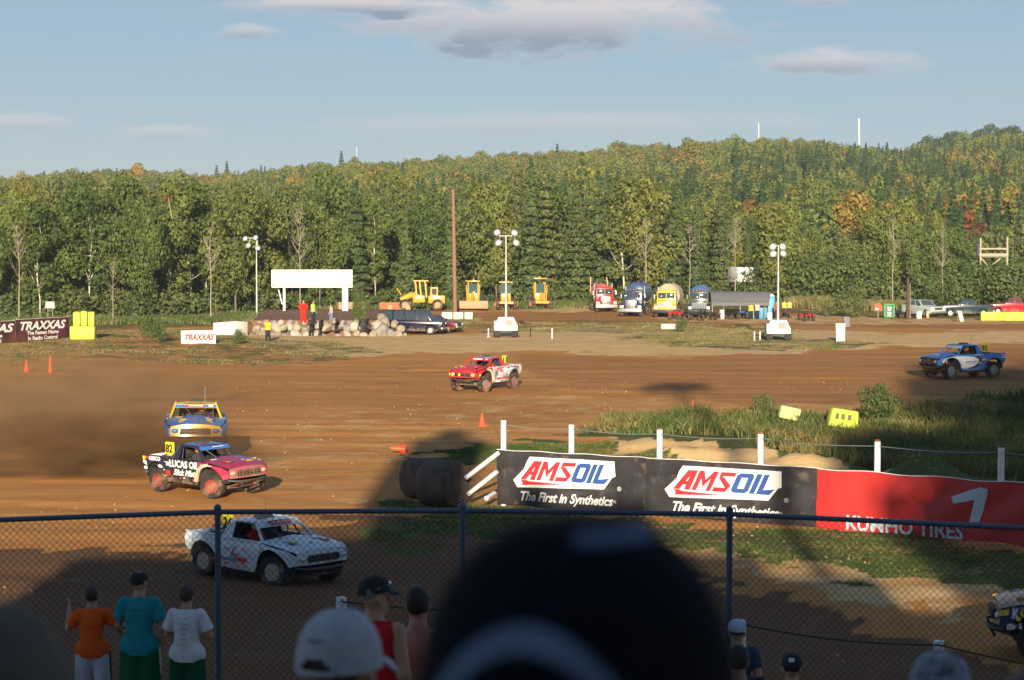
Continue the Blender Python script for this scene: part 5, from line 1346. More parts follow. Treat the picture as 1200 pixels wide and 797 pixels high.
J0 = dict(pelvis=(0, 0, .95), spine=(-.01, 0, 1.12), chest=(0, 0, 1.30), neck=(-.01, 0, 1.47), head=(.02, 0, 1.58),
          shoL=(0, .165, 1.405), shoR=(0, -.165, 1.405), elbL=(-.03, .225, 1.13), elbR=(-.03, -.225, 1.13), wriL=(.07, .235, .90), wriR=(.07, -.235, .90),
          hipL=(0, .09, .92), hipR=(0, -.09, .92), kneL=(.02, .11, .50), kneR=(.02, -.11, .50), ankL=(-.03, .12, .09), ankR=(-.03, -.12, .09))
SKIN = mat('skin', (.42, .24, .16), .6, var=.06); SKINR = mat('sunburnt_skin', (.48, .20, .15), .6, var=.08)
def person(label, loc, rz, H=1.75, pose=None, skin=SKIN, top=None, bottom=None, shoe=BLACK, hair=None, hat=None, res=.014, girth=1.0, sleeve=.55, leg=1.0, group=None, look=0.0, name='person', hands=True, hem=.88, capped=False, parts=None):
    """faces +x; look turns the head to its left (radians)"""
    J = dict(J0); J.update(pose or {}); J = {k: np.array(v, float) for k, v in J.items()}
    t = thing(name, label, 'person', loc, rz, group, H / 1.75)
    gi = girth
    cyl, syl = math.cos(look), math.sin(look)
    hd = J['head']
    def hp(x, y, z): return hd + np.array([x * cyl - y * syl, x * syl + y * cyl, z])
    allp = list(J.values()) + [hp(.1, 0, .12), J['ankL'] + np.array([.2, 0, -.08]), J['ankR'] + np.array([.2, 0, -.08])]
    B = Field(allp, res, .14 * gi)
    B.cap(J['pelvis'], J['spine'], .125 * gi, .115 * gi, .03, 1.28).cap(J['spine'], J['chest'], .115 * gi, .135 * gi, .03, 1.25)
    B.cap(J['shoL'] * .78 + J['chest'] * .22, J['shoR'] * .78 + J['chest'] * .22, .068, .068, .04, 1.1).cap(J['chest'], J['neck'], .10, .055, .05)
    B.cap(J['neck'], hd + np.array([0, 0, -.03]), .060, .056, .03)
    for s in 'LR':
        B.cap(J['sho' + s], J['elb' + s], .052 * gi, .040, .03).cap(J['elb' + s], J['wri' + s], .041, .027, .02)
        B.cap(J['hip' + s], J['kne' + s], .090 * gi, .055, .04).cap(J['kne' + s], (J['kne' + s] * .65 + J['ank' + s] * .35), .054, .055, .02).cap(J['kne' + s] * .65 + J['ank' + s] * .35, J['ank' + s], .055, .036, .02)
        d = J['ank' + s]; B.cap(d + np.array([-.03, 0, -.05]), d + np.array([.15, 0, -.06]), .035, .03, .03)
    # head
    B.ell(hp(-.005, 0, .055), (.098, .074, .108), .02); B.cap(hp(.03, 0, -.03), hp(.055, 0, -.055), .05, .035, .03)
    if res < .02:
        B.cap(hp(.088, 0, .04), hp(.108, 0, .005), .010, .015, .012); B.ell(hp(.0, .078, .02), (.022, .012, .032), .006); B.ell(hp(.0, -.078, .02), (.022, .012, .032), .006)
        B.cap(hp(.088, -.03, -.035), hp(.088, .03, -.035), .010, .010, .008); B.ell(hp(.098, .032, .042), (.018, .017, .012), .012, True); B.ell(hp(.098, -.032, .042), (.018, .017, .012), .012, True); B.ell(hp(.105, 0, -.033), (.02, .03, .004), .006, True)
    parts_ = [B.out()]
    if hands:
        for s in 'LR':
            w_ = J['wri' + s]; d = w_ - J['elb' + s]; d = d / np.linalg.norm(d); sd = 1 if s == 'L' else -1
            side = np.array([1, 0, 0]) - d * d[0]
            if np.linalg.norm(side) < .3: side = np.array([0, 0, 1]) - d * d[2]
            side /= np.linalg.norm(side); nrm = np.cross(d, side)
            if res > .02:
                Hh = Field([w_, w_ + d * .16], .02, .06); Hh.cap(w_, w_ + d * .09, .028, .036, .02).cap(w_ + d * .09, w_ + d * .15, .03, .02, .02); parts_.append(Hh.out()); continue
            Hh = Field([w_, w_ + d * .17, w_ + side * .05, w_ - side * .05], .0058, .045)
            Hh.cap(w_ - d * .01, w_ + d * .03, .026, .026, .015)
            for q in range(4): Hh.cap(w_ + d * .03 + side * (.0) , w_ + d * .085 + side * (.027 - q * .018), .016, .0135, .012)
            for q, ln in enumerate((.036, .041, .038, .029)):
                a = w_ + d * .088 + side * (.028 - q * .0185); b = a + d * ln * .9 + nrm * sd * .008; c_ = b + d * ln * .7 + nrm * sd * .022
                Hh.cap(a, b, .0095, .0085, .003).cap(b, c_, .0085, .0072, .003)
            a = w_ + d * .03 + side * .024; b = a + d * .035 + side * .030; Hh.cap(a, b, .0125, .010, .008).cap(b, b + d * .03 + side * .006, .010, .0085, .003)
            parts_.append(Hh.out())
    obj('body', np_mesh('body', parts_, skin), t)
    gr = max(res, .012)
    if top:
        tk = top.get('kind', 'tee'); T = Field([J['pelvis'], J['chest'], J['neck'], J['shoL'], J['shoR'], J['elbL'], J['elbR']], gr, .2 * gi)
        e = .022 + top.get('loose', .0)
        T.cap(J['pelvis'] - np.array([0, 0, .10]), J['spine'], .150 * gi + e, .120 * gi + e, .03, 1.15).cap(J['spine'], J['chest'], .117 * gi + e, .137 * gi + e, .03, 1.22)
        T.cap(J['shoL'] * .72 + J['chest'] * .28, J['shoR'] * .72 + J['chest'] * .28, .070 + e * .6, .070 + e * .6, .04, 1.1).cap(J['chest'], J['neck'] - np.array([0, 0, .03]), .105 + e * .5, .07, .05)
        T.f = np.maximum(T.f, (T.X - (J['neck'] + np.array([0, 0, -.005]))) @ np.array([.25, 0, .97]))
        T.cap(J['hipL'] * .9 + J['pelvis'] * .1 + np.array([0, 0, .02]), J['hipR'] * .9 + J['pelvis'] * .1 + np.array([0, 0, .02]), .112 * gi + e, .112 * gi + e, .04, 1.05)
        T.cut((0, 0, J['pelvis'][2] - .95 + hem), (0, 0, -1))
        if tk != 'tank':
            for s in 'LR':
                a, b = J['sho' + s], J['elb' + s]; dd = (b - a) / np.linalg.norm(b - a); c_ = a + (b - a) * sleeve
                if tk == 'long':
                    T.cap(a, b, .056 * gi + e * .8, .047 + e * .6, .03); T.cap(b, J['wri' + s] * .93 + b * .07, .047 + e * .6, .034 + e * .4, .02)
                else: T.cap(a, b, .052 * gi + e * .6, .048 + e * .8, .02, clip=(c_, dd))
        Xs = T.X; T.f = T.f + .011 * (noise2(Xs[..., 1] * 9 + Xs[..., 2] * 4, Xs[..., 2] * 5 + Xs[..., 0] * 3, 7, 2, 1.6) - .5)
        obj('shirt', np_mesh('shirt', [T.out()], top['m']), t)
        if tk == 'tank': pass
        if top.get('deco'): top['deco'](t, J)
    if bottom:
        L_ = Field([J['pelvis'], J['hipL'], J['hipR'], J['kneL'], J['kneR'], J['ankL'], J['ankR']], gr, .17 * gi)
        e = .02 + bottom.get('loose', 0)
        L_.cap(J['pelvis'] + np.array([0, 0, .04]), J['pelvis'] - np.array([0, 0, .04]), .122 * gi + e, .125 * gi + e, .03, 1.25)
        for s in 'LR':
            if leg >= 1: L_.cap(J['hip' + s], J['kne' + s], .092 * gi + e, .060 + e, .03).cap(J['kne' + s], J['ank' + s], .060 + e, .045 + e, .02)
            else: dd = J['kne' + s] - J['hip' + s]; c_ = J['hip' + s] + dd * (1.25 * leg + .1); L_.cap(J['hip' + s], J['hip' + s] + dd * 1.25, .092 * gi + e, .085 + e, .03, clip=(c_, dd / np.linalg.norm(dd)))
        L_.cut((0, 0, J['pelvis'][2] + .03), (0, 0, 1))
        obj('trousers' if leg >= 1 else 'shorts', np_mesh('trousers', [L_.out()], bottom['m']), t)
        if bottom.get('deco'): bottom['deco'](t, J)
    S_ = []
    for s in 'LR':
        d = J['ank' + s]; q = Field([d, d + np.array([.18, 0, -.08])], max(res, .012), .09); q.cap(d + np.array([-.03, 0, -.045]), d + np.array([.16, 0, -.05]), .045, .04, .02).cap(d + np.array([-.02, 0, -.04]), d + np.array([-.01, 0, .02]), .045, .045, .02); q.cut((0, 0, d[2] - .088), (0, 0, -1)); S_.append(q.out())
    obj('shoe', np_mesh('shoe', [S_[0]], shoe), t); obj('shoe', np_mesh('shoe', [S_[1]], shoe), t)
    if hair:
        h_ = Field([hp(-.1, -.09, -.08), hp(.1, .09, .17)], max(res, .010) * .8, .04); h_.ell(hp(-.014, 0, .068), (.103, .086, .108) if not (hat or capped) else (.100, .081, .088), .01)
        h_.f += (noise2(h_.X[..., 0] * 60 + h_.X[..., 2] * 13, h_.X[..., 1] * 60, 3, 2, 1.0) - .5) * .010
        back = np.array([cyl, syl, 0]); c_ = hp(.035, 0, .075); n_ = back * .80 + np.array([0, 0, -.6]); h_.f = np.maximum(h_.f, (h_.X - c_) @ n_)
        h_.cut(hp(0, 0, -.045), (0, 0, -1)); h_.f = np.maximum(h_.f, -(np.linalg.norm((h_.X - hp(.01, .08, .015)) / np.array([.028, .04, .034]), axis=-1) - 1) * .03); h_.f = np.maximum(h_.f, -(np.linalg.norm((h_.X - hp(.01, -.08, .015)) / np.array([.028, .04, .034]), axis=-1) - 1) * .03)
        obj('hair', np_mesh('hair', [h_.out()], hair), t)
    if hat: hat(t, hd, look)
    return t
def cap_hat(m, brim, back=False, name='cap', strap=None, crown=1.0, extra=None):
    def fn(t, hd, look):
        a = look + (math.pi if back else 0)
        b = MB(); b.M = Matrix.Translation(tuple(hd)) @ Matrix.Rotation(a, 4, 'Z')
        def dome(u, v):
            th = 2 * math.pi * u; ph = v * math.pi / 2 * .98
            r_ = math.cos(ph) ** .75
            return (-.010 + .112 * r_ * math.cos(th), .095 * r_ * math.sin(th), .068 + .105 * crown * math.sin(ph) + .012 * math.cos(th) * (1 - v))
        b.grid(dome, 32, 12); b.grid(lambda u, v: tuple(np.array(dome(u, v)) * np.array([.97, .97, 1]) + np.array([0, 0, -.003])), 32, 12, True)
        o = b.build('cap', m, t, 180)
        b = MB(); b.M = Matrix.Translation(tuple(hd)) @ Matrix.Rotation(a, 4, 'Z')
        for q in (0, 1):
            b.grid(lambda u, v: (.062 + .035 * math.cos((u - .5) * 2.6) * 1.0 + v * .075 * math.cos((u - .5) * 2.2) ** .6, (u - .5) * .165 * (1 - .12 * v), .072 - .012 * v - .35 * ((u - .5) * .165) ** 2 * 12 * .3 - .004 * q), 12, 4, q == 1)
        b.build('cap_brim', brim, o, 180)
        b = MB(); b.M = Matrix.Translation(tuple(hd)); b.ball((-.008, 0, .068 + .106 * crown), (.009, .009, .006), 8, 5); b.build('cap_button', brim, o, 60)
        if extra: extra(o, hd, a)
    return fn
HAIRB = mat('black_hair', (.018, .014, .012), .7, var=.3, scale=40); HAIRBR = mat('brown_hair', (.05, .032, .022), .7, var=.3, scale=40)
def cloth(name, col, **k):
    d = dict(rough=.9, var=.10, scale=9, spec=.1, bump=.25); d.update(k); return mat(name, col, **d)
def spect(px, py_top, Y, H=None):
    """feet position so that the head's top is seen at the pixel"""
    x = xat(px, Y); z = CZ - (py_top - 270) * Y / F
    zg = hz(x, Y)
    return Vector((x, Y, z - H)) if H else Vector((x, Y, zg)), (z - zg)
UP = R(90)
# boy in orange: left hand raised to the wire
def stripe(m, y0, x=.0, w_=.022):
    def fn(t, J):
        for s, sg in (('L', 1), ('R', -1)):
            if y0 and s != y0: continue
            a, k_ = J['hip' + s], J['kne' + s]; b = MB()
            for q, mm in enumerate([0]): b.tube([a + np.array([0, sg * .118, .03]), a * .5 + k_ * .5 + np.array([0, sg * .108, 0]), k_ + np.array([0, sg * .092, -.02])], w_, 6)
            b.build('side_stripe', m, t, 60)
    return fn
TW = mat('wristband_lime', (.5, .8, .1), .5)
def back_print(lines, m, zc, w_, sz, gap):
    def fn(t, J):
        b = MB()
        for i, (s, fx) in enumerate(lines):
            word(s, b, (-.158, 0, zc - i * gap), sz, 0, .001, w_ * fx, rot=(0, 0, R(-90)), thick=.006)
        b.build('shirt_print', m, t, None)
    return fn
p, _ = spect(104, 689, 23.4, 1.52)
P1 = person('boy in an orange shirt and pale trousers with one hand up on the fence', p, UP + .12, 1.52, dict(elbL=(.10, .30, 1.20), wriL=(.24, .30, 1.42), elbR=(.05, -.28, 1.22), wriR=(.12, -.42, 1.08), kneL=(.05, .13, .5), kneR=(-.02, -.13, .5)),
            top=dict(m=cloth('orange_shirt', (.75, .12, .02)), loose=.016), bottom=dict(m=cloth('pale_track_trousers', (.50, .56, .64)), loose=.018, deco=stripe(mat('navy_stripe', (.02, .025, .07), .8), 'R')), hair=HAIRBR, look=-.35, sleeve=.72, hem=.86, group='boys standing at the fence', res=.012, girth=.86)
p, _ = spect(160, 671, 23.2, 1.76)
P2 = person('taller boy in a teal shirt, green shorts and a green brimmed cap', p, UP - .05, 1.76, dict(elbR=(-.02, -.25, 1.13), wriR=(.06, -.22, .88), elbL=(.06, .24, 1.15), wriL=(.22, .18, 1.10)),
            top=dict(m=cloth('teal_shirt', (.02, .26, .30)), loose=.018, deco=back_print([('--------', 1)], mat('dark_print', (.01, .06, .09), .8), 1.36, .22, .05, .05)), bottom=dict(m=cloth('green_shorts', (.015, .12, .05)), loose=.02, deco=stripe(mat('white_stripe', (.6, .6, .6), .8), 'R')), leg=.95, hair=HAIRB, look=-.5, hat=cap_hat(mat('black_cap_cloth', (.015, .015, .018), .85), mat('green_brim', (.02, .25, .10), .8), crown=.85), sleeve=.7, hem=.85, group='boys standing at the fence', res=.012, girth=.86)
p, _ = spect(216, 688, 23.0, 1.60)
P3 = person('boy in a white printed shirt and green shorts, arms folded', p, UP - .15, 1.60, dict(elbR=(.02, -.27, 1.16), wriR=(.20, -.06, 1.14), elbL=(.04, .26, 1.16), wriL=(.20, .05, 1.18)),
            top=dict(m=cloth('white_shirt', (.62, .66, .70)), loose=.02, deco=back_print([('-- --', .6), ('--- ----', .8), ('---', .4), ('--', .3), ('---', .3), ('-- -', .4), ('--', .3)], mat('navy_print', (.04, .06, .14), .8), 1.38, .2, .035, .06)), bottom=dict(m=cloth('dark_green_shorts', (.012, .085, .045)), loose=.02), leg=.95, hair=HAIRBR, look=-.1, sleeve=.75, hem=.86, group='boys standing at the fence', res=.012, girth=.86)
b = MB(); b.lathe([(.034, -.012), (.040, 0), (.034, .012)], 14); o = b.build('wristband', TW, P2, 60, (.05, .235, 1.145), (0, R(70), R(-20)))
# men in the middle distance
def shades(o, hd, a):
    b = MB(); b.M = Matrix.Translation(tuple(hd)) @ Matrix.Rotation(a, 4, 'Z')
    b.tube([(.085, -.05, .115), (.10, 0, .120), (.085, .05, .115)], .012, 6); b.tube([(.085, -.05, .115), (-.02, -.098, .10)], .005, 5); b.tube([(.085, .05, .115), (-.02, .098, .10)], .005, 5)
    b.build('sunglasses', mat('mirror_lens', (.25, .4, .6), .1, .6), o, 60)
p, _ = spect(437, 678, 14.4, 1.80)
def tank(t, J): pass
P4 = person('man in profile in a red sleeveless shirt with sunglasses on his black cap', p, UP - .35, 1.80, top=dict(m=cloth('red_tank_top', (.50, .02, .03)), kind='tank'), bottom=dict(m=cloth('dark_jeans', (.03, .04, .07)), loose=.01), hair=mat('greying_hair', (.16, .17, .18), .8, var=.2), look=-.85, girth=1.05,
            hat=cap_hat(mat('black_cap_cloth', (.015, .015, .018), .85), mat('black_cap_cloth', (.015, .015, .018), .85), extra=shades), res=.012)
p, _ = spect(489, 690, 14.9, 1.76)
P5 = person('shirtless sunburnt man with cropped dark hair seen from behind', p, UP + .15, 1.76, skin=SKINR, bottom=dict(m=cloth('dark_jeans', (.03, .04, .07)), loose=.01), hair=HAIRB, look=-.35, girth=1.08, res=.012)
# seated figures low on the slope
SIT = dict(hipL=(.02, .09, .92), hipR=(.02, -.09, .92), kneL=(.42, .11, .93), kneR=(.42, -.11, .93), ankL=(.44, .12, .52), ankR=(.44, -.12, .52), wriL=(.22, .2, 1.0), wriR=(.22, -.2, 1.0))
def seated(px, pyt, Y, label, **k):
    x = xat(px, Y); z = CZ - (pyt - 270) * Y / F; zz = z - 1.77
    return person(label, (x, Y, zz), UP + k.pop('turn', 0), 1.75, pose=SIT, bottom=dict(m=cloth('dark_jeans', (.03, .04, .07))), **k), zz
P6, z6 = seated(868, 757, 17.6, 'dark haired man sitting low at the bottom, right of the big cap', top=dict(m=cloth('black_shirt', (.015, .015, .02))), hair=HAIRB)
def cap_mark(o, hd, a):
    b = MB(); b.M = Matrix.Translation(tuple(hd)); b.box((-.108, .015, .13), (.008, .05, .035), (0, R(20), 0)); b.build('cap_logo', NW, o)
P7, z7 = seated(931, 767, 19.0, 'man in a black cap with a white mark, sitting at the bottom edge', top=dict(m=cloth('black_shirt', (.015, .015, .02))), hair=HAIRB, hat=cap_hat(mat('black_cap_cloth', (.015, .015, .018), .85), mat('black_cap_cloth', (.015, .015, .018), .85), extra=cap_mark))
P8, z8 = seated(866, 727, 22.2, 'figure in a pale blue cap behind the fence post right of the big cap', top=dict(m=cloth('dark_blue_shirt', (.04, .07, .12))), hair=HAIRB, hat=cap_hat(mat('pale_blue_cap', (.35, .48, .60), .85), mat('pale_blue_cap', (.35, .48, .60), .85)))
CH = mat('folding_chair_cloth', (.03, .05, .09), .9)
for pp, zz, lb in ((P6, z6, 'folding chair under the dark haired man'), (P7, z7, 'folding chair under the man in the black cap'), (P8, z8, 'folding chair under the figure in the pale blue cap')):
    x, Y = pp.location.x, pp.location.y; zg = hz(x, Y); st = zz + .80
    t = thing('folding_chair', lb, 'chair', (x, Y, zg), UP, 'folding chairs on the slope'); h = st - zg
    b = MB(); b.box((.1, 0, h), (.5, .52, .03)); b.build('seat', CH, t, bevel=.01)
    b = MB(); b.box((-.17, 0, h + .22), (.03, .52, .36), (0, R(-8), 0)); b.build('backrest', CH, t, bevel=.01)
    for sx in (-.15, .33):
        for sy in (-.26, .26): b = MB(); b.tube([(sx, sy, -.1), (sx, sy, h)], .012, 6); b.build('leg', STEEL, t, 60)
# ------------------------------------------------------------------ big heads close to the lens
def near_cap(label, px, pytop, Y, wpx, m, H, face_up=0.0, look=0.0, kind='navy', top=None):
    """person close to the camera; wpx = width of the cap in pixels at distance Y"""
    sc = (wpx * Y / F) / .19
    ztop = CZ - (pytop - 270) * Y / F; x = xat(px, Y)
    hat_top = 1.58 + .068 + .105
    t = person(label, (x, Y, ztop - hat_top * sc), UP + look, 1.75 * sc, top=top, bottom=dict(m=cloth('dark_jeans', (.03, .04, .07))), hair=HAIRBR, res=.014, hat=None, capped=True)
    return t, sc
NAVY = mat('navy_cap_cloth', (.008, .009, .015), .92, var=.2, scale=30, spec=.1, bump=.2)
PIPE = mat('pale_blue_cap_trim', (.17, .25, .36), .9, var=.15, scale=20, spec=.1)
MAROON = mat('maroon_cap_cloth', (.10, .012, .02), .9, spec=.1)
hdr = np.array(J0['head'])
def dome_fn(w_, l_, h_, zo=.055):
    def f(az, el):  # az 0 = towards +x (front)
        r_ = math.cos(el) ** .76
        return Vector((hdr[0] - .01 + l_ * r_ * math.cos(az), w_ * r_ * math.sin(az), hdr[2] + zo + h_ * math.sin(el) ** .95))
    return f
def patch(f, az0, az1, el0, el1, nu=16, nv=8, off=1.0, curve=None):
    b = MB(); c = Vector((hdr[0] - .01, 0, hdr[2] + .055))
    def g(u, v):
        az = az0 + (az1 - az0) * u; lo, hi = (el0, el1) if curve is None else curve(u)
        p = f(az, lo + (hi - lo) * v); return tuple(c + (p - c) * off)
    b.grid(g, nu, nv); return b
tN, scN = near_cap('huge blurred dark navy cap in the centre foreground', 672, 604, 1.42, 355, NAVY, 1.75, look=-.33, top=dict(m=cloth('black_shirt', (.015, .015, .02))))
fN = dome_fn(.104, .118, .135, .035)
b = patch(fN, 0, 2 * math.pi, .0, math.pi / 2 * .995, 48, 18); capN = b.build('cap', NAVY, tN, 180)
# the pale arched trim above the strap opening, seen from behind
b = MB()
for q in range(1):
    c0 = Vector((hdr[0] - .01, 0, hdr[2] + .055))
    def g(u, v):
        a = math.pi + (u - .5) * 1.5; arc = .60 * math.cos((u - .5) * math.pi * .98) ** .7
        el = max(.02, arc - .10 + .14 * v); p = fN(a, min(1.4, el)); return tuple(c0 + (p - c0) * 1.015)
    b.grid(g, 26, 3)
b.build('trim_arch', PIPE, capN, 180)
b = patch(fN, math.pi + .95, math.pi + 1.9, .86, 1.18, 10, 4, 1.02); 
b = patch(fN, math.pi + .3, math.pi + 1.6, 1.16, 1.3, 10, 4, 1.012); b.build('pale_panel', mat('dull_blue_cap_panel', (.10, .15, .23), .9), capN, 180)
b = MB()
for q in (0, 1): b.grid(lambda u, v: (hdr[0] + .075 + .04 * math.cos((u - .5) * 2.6) + v * .075 * math.cos((u - .5) * 2.2) ** .6, (u - .5) * .17 * (1 - .12 * v), hdr[2] + .055 - .012 * v - .004 * q), 12, 4, q == 1)
b.build('cap_brim', NAVY, capN, 180)
# white cap, seen from behind, at the bottom
WCAP = mat('white_cap_cloth', (.42, .46, .50), .9, var=.08, scale=20, spec=.1, bump=.25)
tW, scW = near_cap('person in a white cap, left of the huge navy cap', 393, 719, 5.0, 96, WCAP, 1.75, look=-.45, top=dict(m=cloth('maroon_shirt', (.12, .02, .03))))
fW = dome_fn(.098, .118, .135, .04)
b = patch(fW, 0, 2 * math.pi, .0, math.pi / 2 * .995, 48, 18)
me = b.mesh('cap', WCAP, 180)
bm = bmesh.new(); bm.from_mesh(me)
bmesh.ops.delete(bm, geom=[f for f in bm.faces if f.calc_center_median().x < hdr[0] - .05 and ((f.calc_center_median().y / .045) ** 2 + ((f.calc_center_median().z - hdr[2] - .035) / .045) ** 2) < 1], context='FACES'); bm.to_mesh(me); bm.free()
capW = obj('cap', me, tW)
b = MB()
for i in range(6):
    a = i * math.pi / 3 + .5
    b.tube([tuple(Vector((hdr[0] - .01, 0, hdr[2] + .055)) + (fW(a, e) - Vector((hdr[0] - .01, 0, hdr[2] + .055))) * 1.004) for e in np.linspace(.02, 1.55, 10)], .0012, 4)
b.build('cap_seam', WCAP, capW, 60)
b = MB(); b.tube([(hdr[0] - .01 + .118 * math.cos(math.pi + s), .098 * math.sin(math.pi + s), hdr[2] + .043) for s in np.linspace(-.5, .5, 9)], .008, 6); b.build('strap', WCAP, capW, 60)
b = MB(); c_ = fW(math.pi, .62); word('-----', b, (c_.x - .008, 0, c_.z), .022, 0, .001, .045, rot=(R(-12), 0, R(-90)), thick=.003); b.build('cap_lettering', mat('grey_thread', (.08, .10, .13), .9), capW, None)
b = MB()
for q in (0, 1): b.grid(lambda u, v: (hdr[0] + .085 + .035 * math.cos((u - .5) * 2.6) + v * .07 * math.cos((u - .5) * 2.2) ** .6, (u - .5) * .175 * (1 - .12 * v), hdr[2] + .045 - .015 * v - .004 * q - .3 * ((u - .5) * .17) ** 2 * 10), 12, 4, q == 1)
b.build('cap_brim', WCAP, capW, 180)
# camouflage cap at the bottom right
CAMO = mat('faded_camo_cap', (.20, .22, .26), .9, var=.6, scale=22, spec=.1)
tC, scC = near_cap('person in a faded grey camouflage cap at the bottom right', 1106, 768, 6.5, 76, CAMO, 1.75, look=-.3, top=dict(m=cloth('brown_shirt', (.06, .04, .035))))
b = patch(fW, 0, 2 * math.pi, .0, math.pi / 2 * .995, 48, 18); capC = b.build('cap', CAMO, tC, 180)
b = MB(); c_ = fW(math.pi, .6); word('---', b, (c_.x - .01, -.01, c_.z), .035, 0, .001, .05, rot=(R(-12), 0, R(-90)), thick=.004); b.build('cap_lettering', mat('pale_thread', (.4, .42, .45), .9), capC, None)
b = MB(); b.grid(lambda u, v: (hdr[0] + .085 + .035 * math.cos((u - .5) * 2.6) + v * .07 * math.cos((u - .5) * 2.2) ** .6, (u - .5) * .175 * (1 - .12 * v), hdr[2] + .045 - .015 * v), 12, 4); b.build('cap_brim', CAMO, capC, 180)
# blurred head at the far left and shoulder at the far right
HG = mat('sandy_grey_hair', (.10, .088, .072), .9, var=.2, scale=30)
t = person('blurred head with sandy grey hair cut off by the left edge', (xat(-18, 2.3), 2.3, CZ - (690 - 270) * 2.3 / F - 1.775 * 1.05), UP, 1.75 * 1.05, top=dict(m=cloth('dark_grey_shirt', (.05, .05, .05))), bottom=dict(m=cloth('dark_jeans', (.03, .04, .07))), hair=HG)
t = person('blurred person in a dark brown jacket cut off by the bottom right corner', (xat(1225, 3.0), 3.0, CZ - (775 - 270) * 3.0 / F - 1.64), UP - .3, 1.75, top=dict(m=cloth('dark_brown_jacket', (.07, .045, .035)), kind='long', loose=.02), bottom=dict(m=cloth('dark_jeans', (.03, .04, .07))), hair=HAIRBR, pose=dict(neck=(.12, 0, 1.40), head=(.2, 0, 1.42)))
# ------------------------------------------------------------------ small far people
def far_person(px, pyb, label, top, bottom, H=1.78, rz=0.0, zg=None, hat=None, long=False, sleeve=.6, group=None, pose=None):
    g = on(px, pyb) if zg is None else gnd(px, pyb, zg)
    return person(label, g, rz, H, top=dict(m=top, kind='long' if long else 'tee', loose=.02), bottom=dict(m=bottom, loose=.02), hair=HAIRB, res=.034, hat=hat, group=group, pose=pose, hands=True)
RSUIT = cloth('red_race_suit', (.70, .03, .02)); VEST = cloth('yellow_vest', (.78, .62, .03)); GVEST = cloth('green_hi_vis', (.35, .70, .12)); DK = cloth('dark_trousers', (.03, .035, .04)); GR = cloth('grey_shirt', (.35, .34, .36)); JN = cloth('faded_jeans', (.16, .20, .28))
HIPS = dict(elbL=(-.06, .33, 1.18), wriL=(.05, .16, 1.02), elbR=(-.06, -.33, 1.18), wriR=(.05, -.16, 1.02))
PLZ = 1.5
far_person(314, 400, 'marshal in a yellow vest standing below the boulder wall', VEST, DK, rz=-1.5)
far_person(355.5, 378.8, 'man in a red race suit with hands on hips on the rock platform', RSUIT, RSUIT, 1.9, -1.5, PLZ, long=True, pose=HIPS)
far_person(367, 378.5, 'marshal in a green hi-vis vest beside the man in red', GVEST, DK, 1.82, -.6, PLZ)
far_person(388, 377.8, 'man in a grey shirt and jeans near the right leg of the blank board', GR, JN, 1.5, -2.4, PLZ)
# ------------------------------------------------------------------ drivers sitting in the race trucks
def driver(T, z, y, label, hm, sm, sc=1.0):
    M = T.matrix_basis
    t = thing('driver', label, 'driver', (0, 0, 0), 0, 'helmeted drivers')
    t.matrix_basis = M @ Matrix.Translation((-.18, y, z + .85))
    b = MB(); b.ball((0, 0, .28), (.15, .22, .30), 14, 10); b.ball((0, 0, .52), (.12, .23, .1), 12, 8)
    for s in (-1, 1): b.tube([(0, s * .22, .50), (.22, s * .25, .30), (.45, s * .12, .38)], [.06, .05, .035], 10); b.ball((.47, s * .12, .39), (.045, .035, .045), 10, 6)
    b.tube([(0, 0, .55), (.01, 0, .66)], .06, 10); b.build('race_suit', sm, t, 60)
    b = MB(); b.ball((.02, 0, .74), (.145, .125, .15), 18, 14, lambda p: Vector((p.x + (.18 if p.z < -.2 and p.x > .3 else 0), p.y, max(p.z, -.85)))); b.build('helmet', hm, t, 60)
    b = MB(); b.grid(lambda u, v: (.02 + .152 * math.cos((u - .5) * 2.2), .131 * math.sin((u - .5) * 2.2), .715 + .075 * v), 8, 2); b.build('visor', mat('helmet_visor', (.02, .02, .025), .1), t, 60)
    b = MB(); b.lathe([(.15, -.012), (.165, 0), (.15, .012)], 20, 'x', (.5, 0, .40)); b.build('steering_wheel', BLACK, t, 60)
HW = mat('white_helmet', (.75, .73, .68), .3, dirt=.1); HO = mat('orange_helmet', (.75, .22, .04), .3, dirt=.1); SR = cloth('driver_red_suit', (.55, .03, .03)); SBk = cloth('driver_dark_suit', (.05, .05, .06))
driver(T24, -.06, -.25, 'driver with a white helmet and red suit inside the white truck', HW, SR)
driver(T82, .0, -.2, 'driver with an orange helmet inside the magenta truck', HO, SBk)
driver(TY, .18, .2, 'driver inside the yellow and blue truck', HO, SBk)
driver(TP, .04, .25, 'driver with a white helmet inside the red truck', HW, SR)
driver(TB, .0, .25, 'driver inside the blue truck', HO, SBk)
driver(TK, .08, .2, 'driver inside the dark truck at the right edge', HW, SBk)
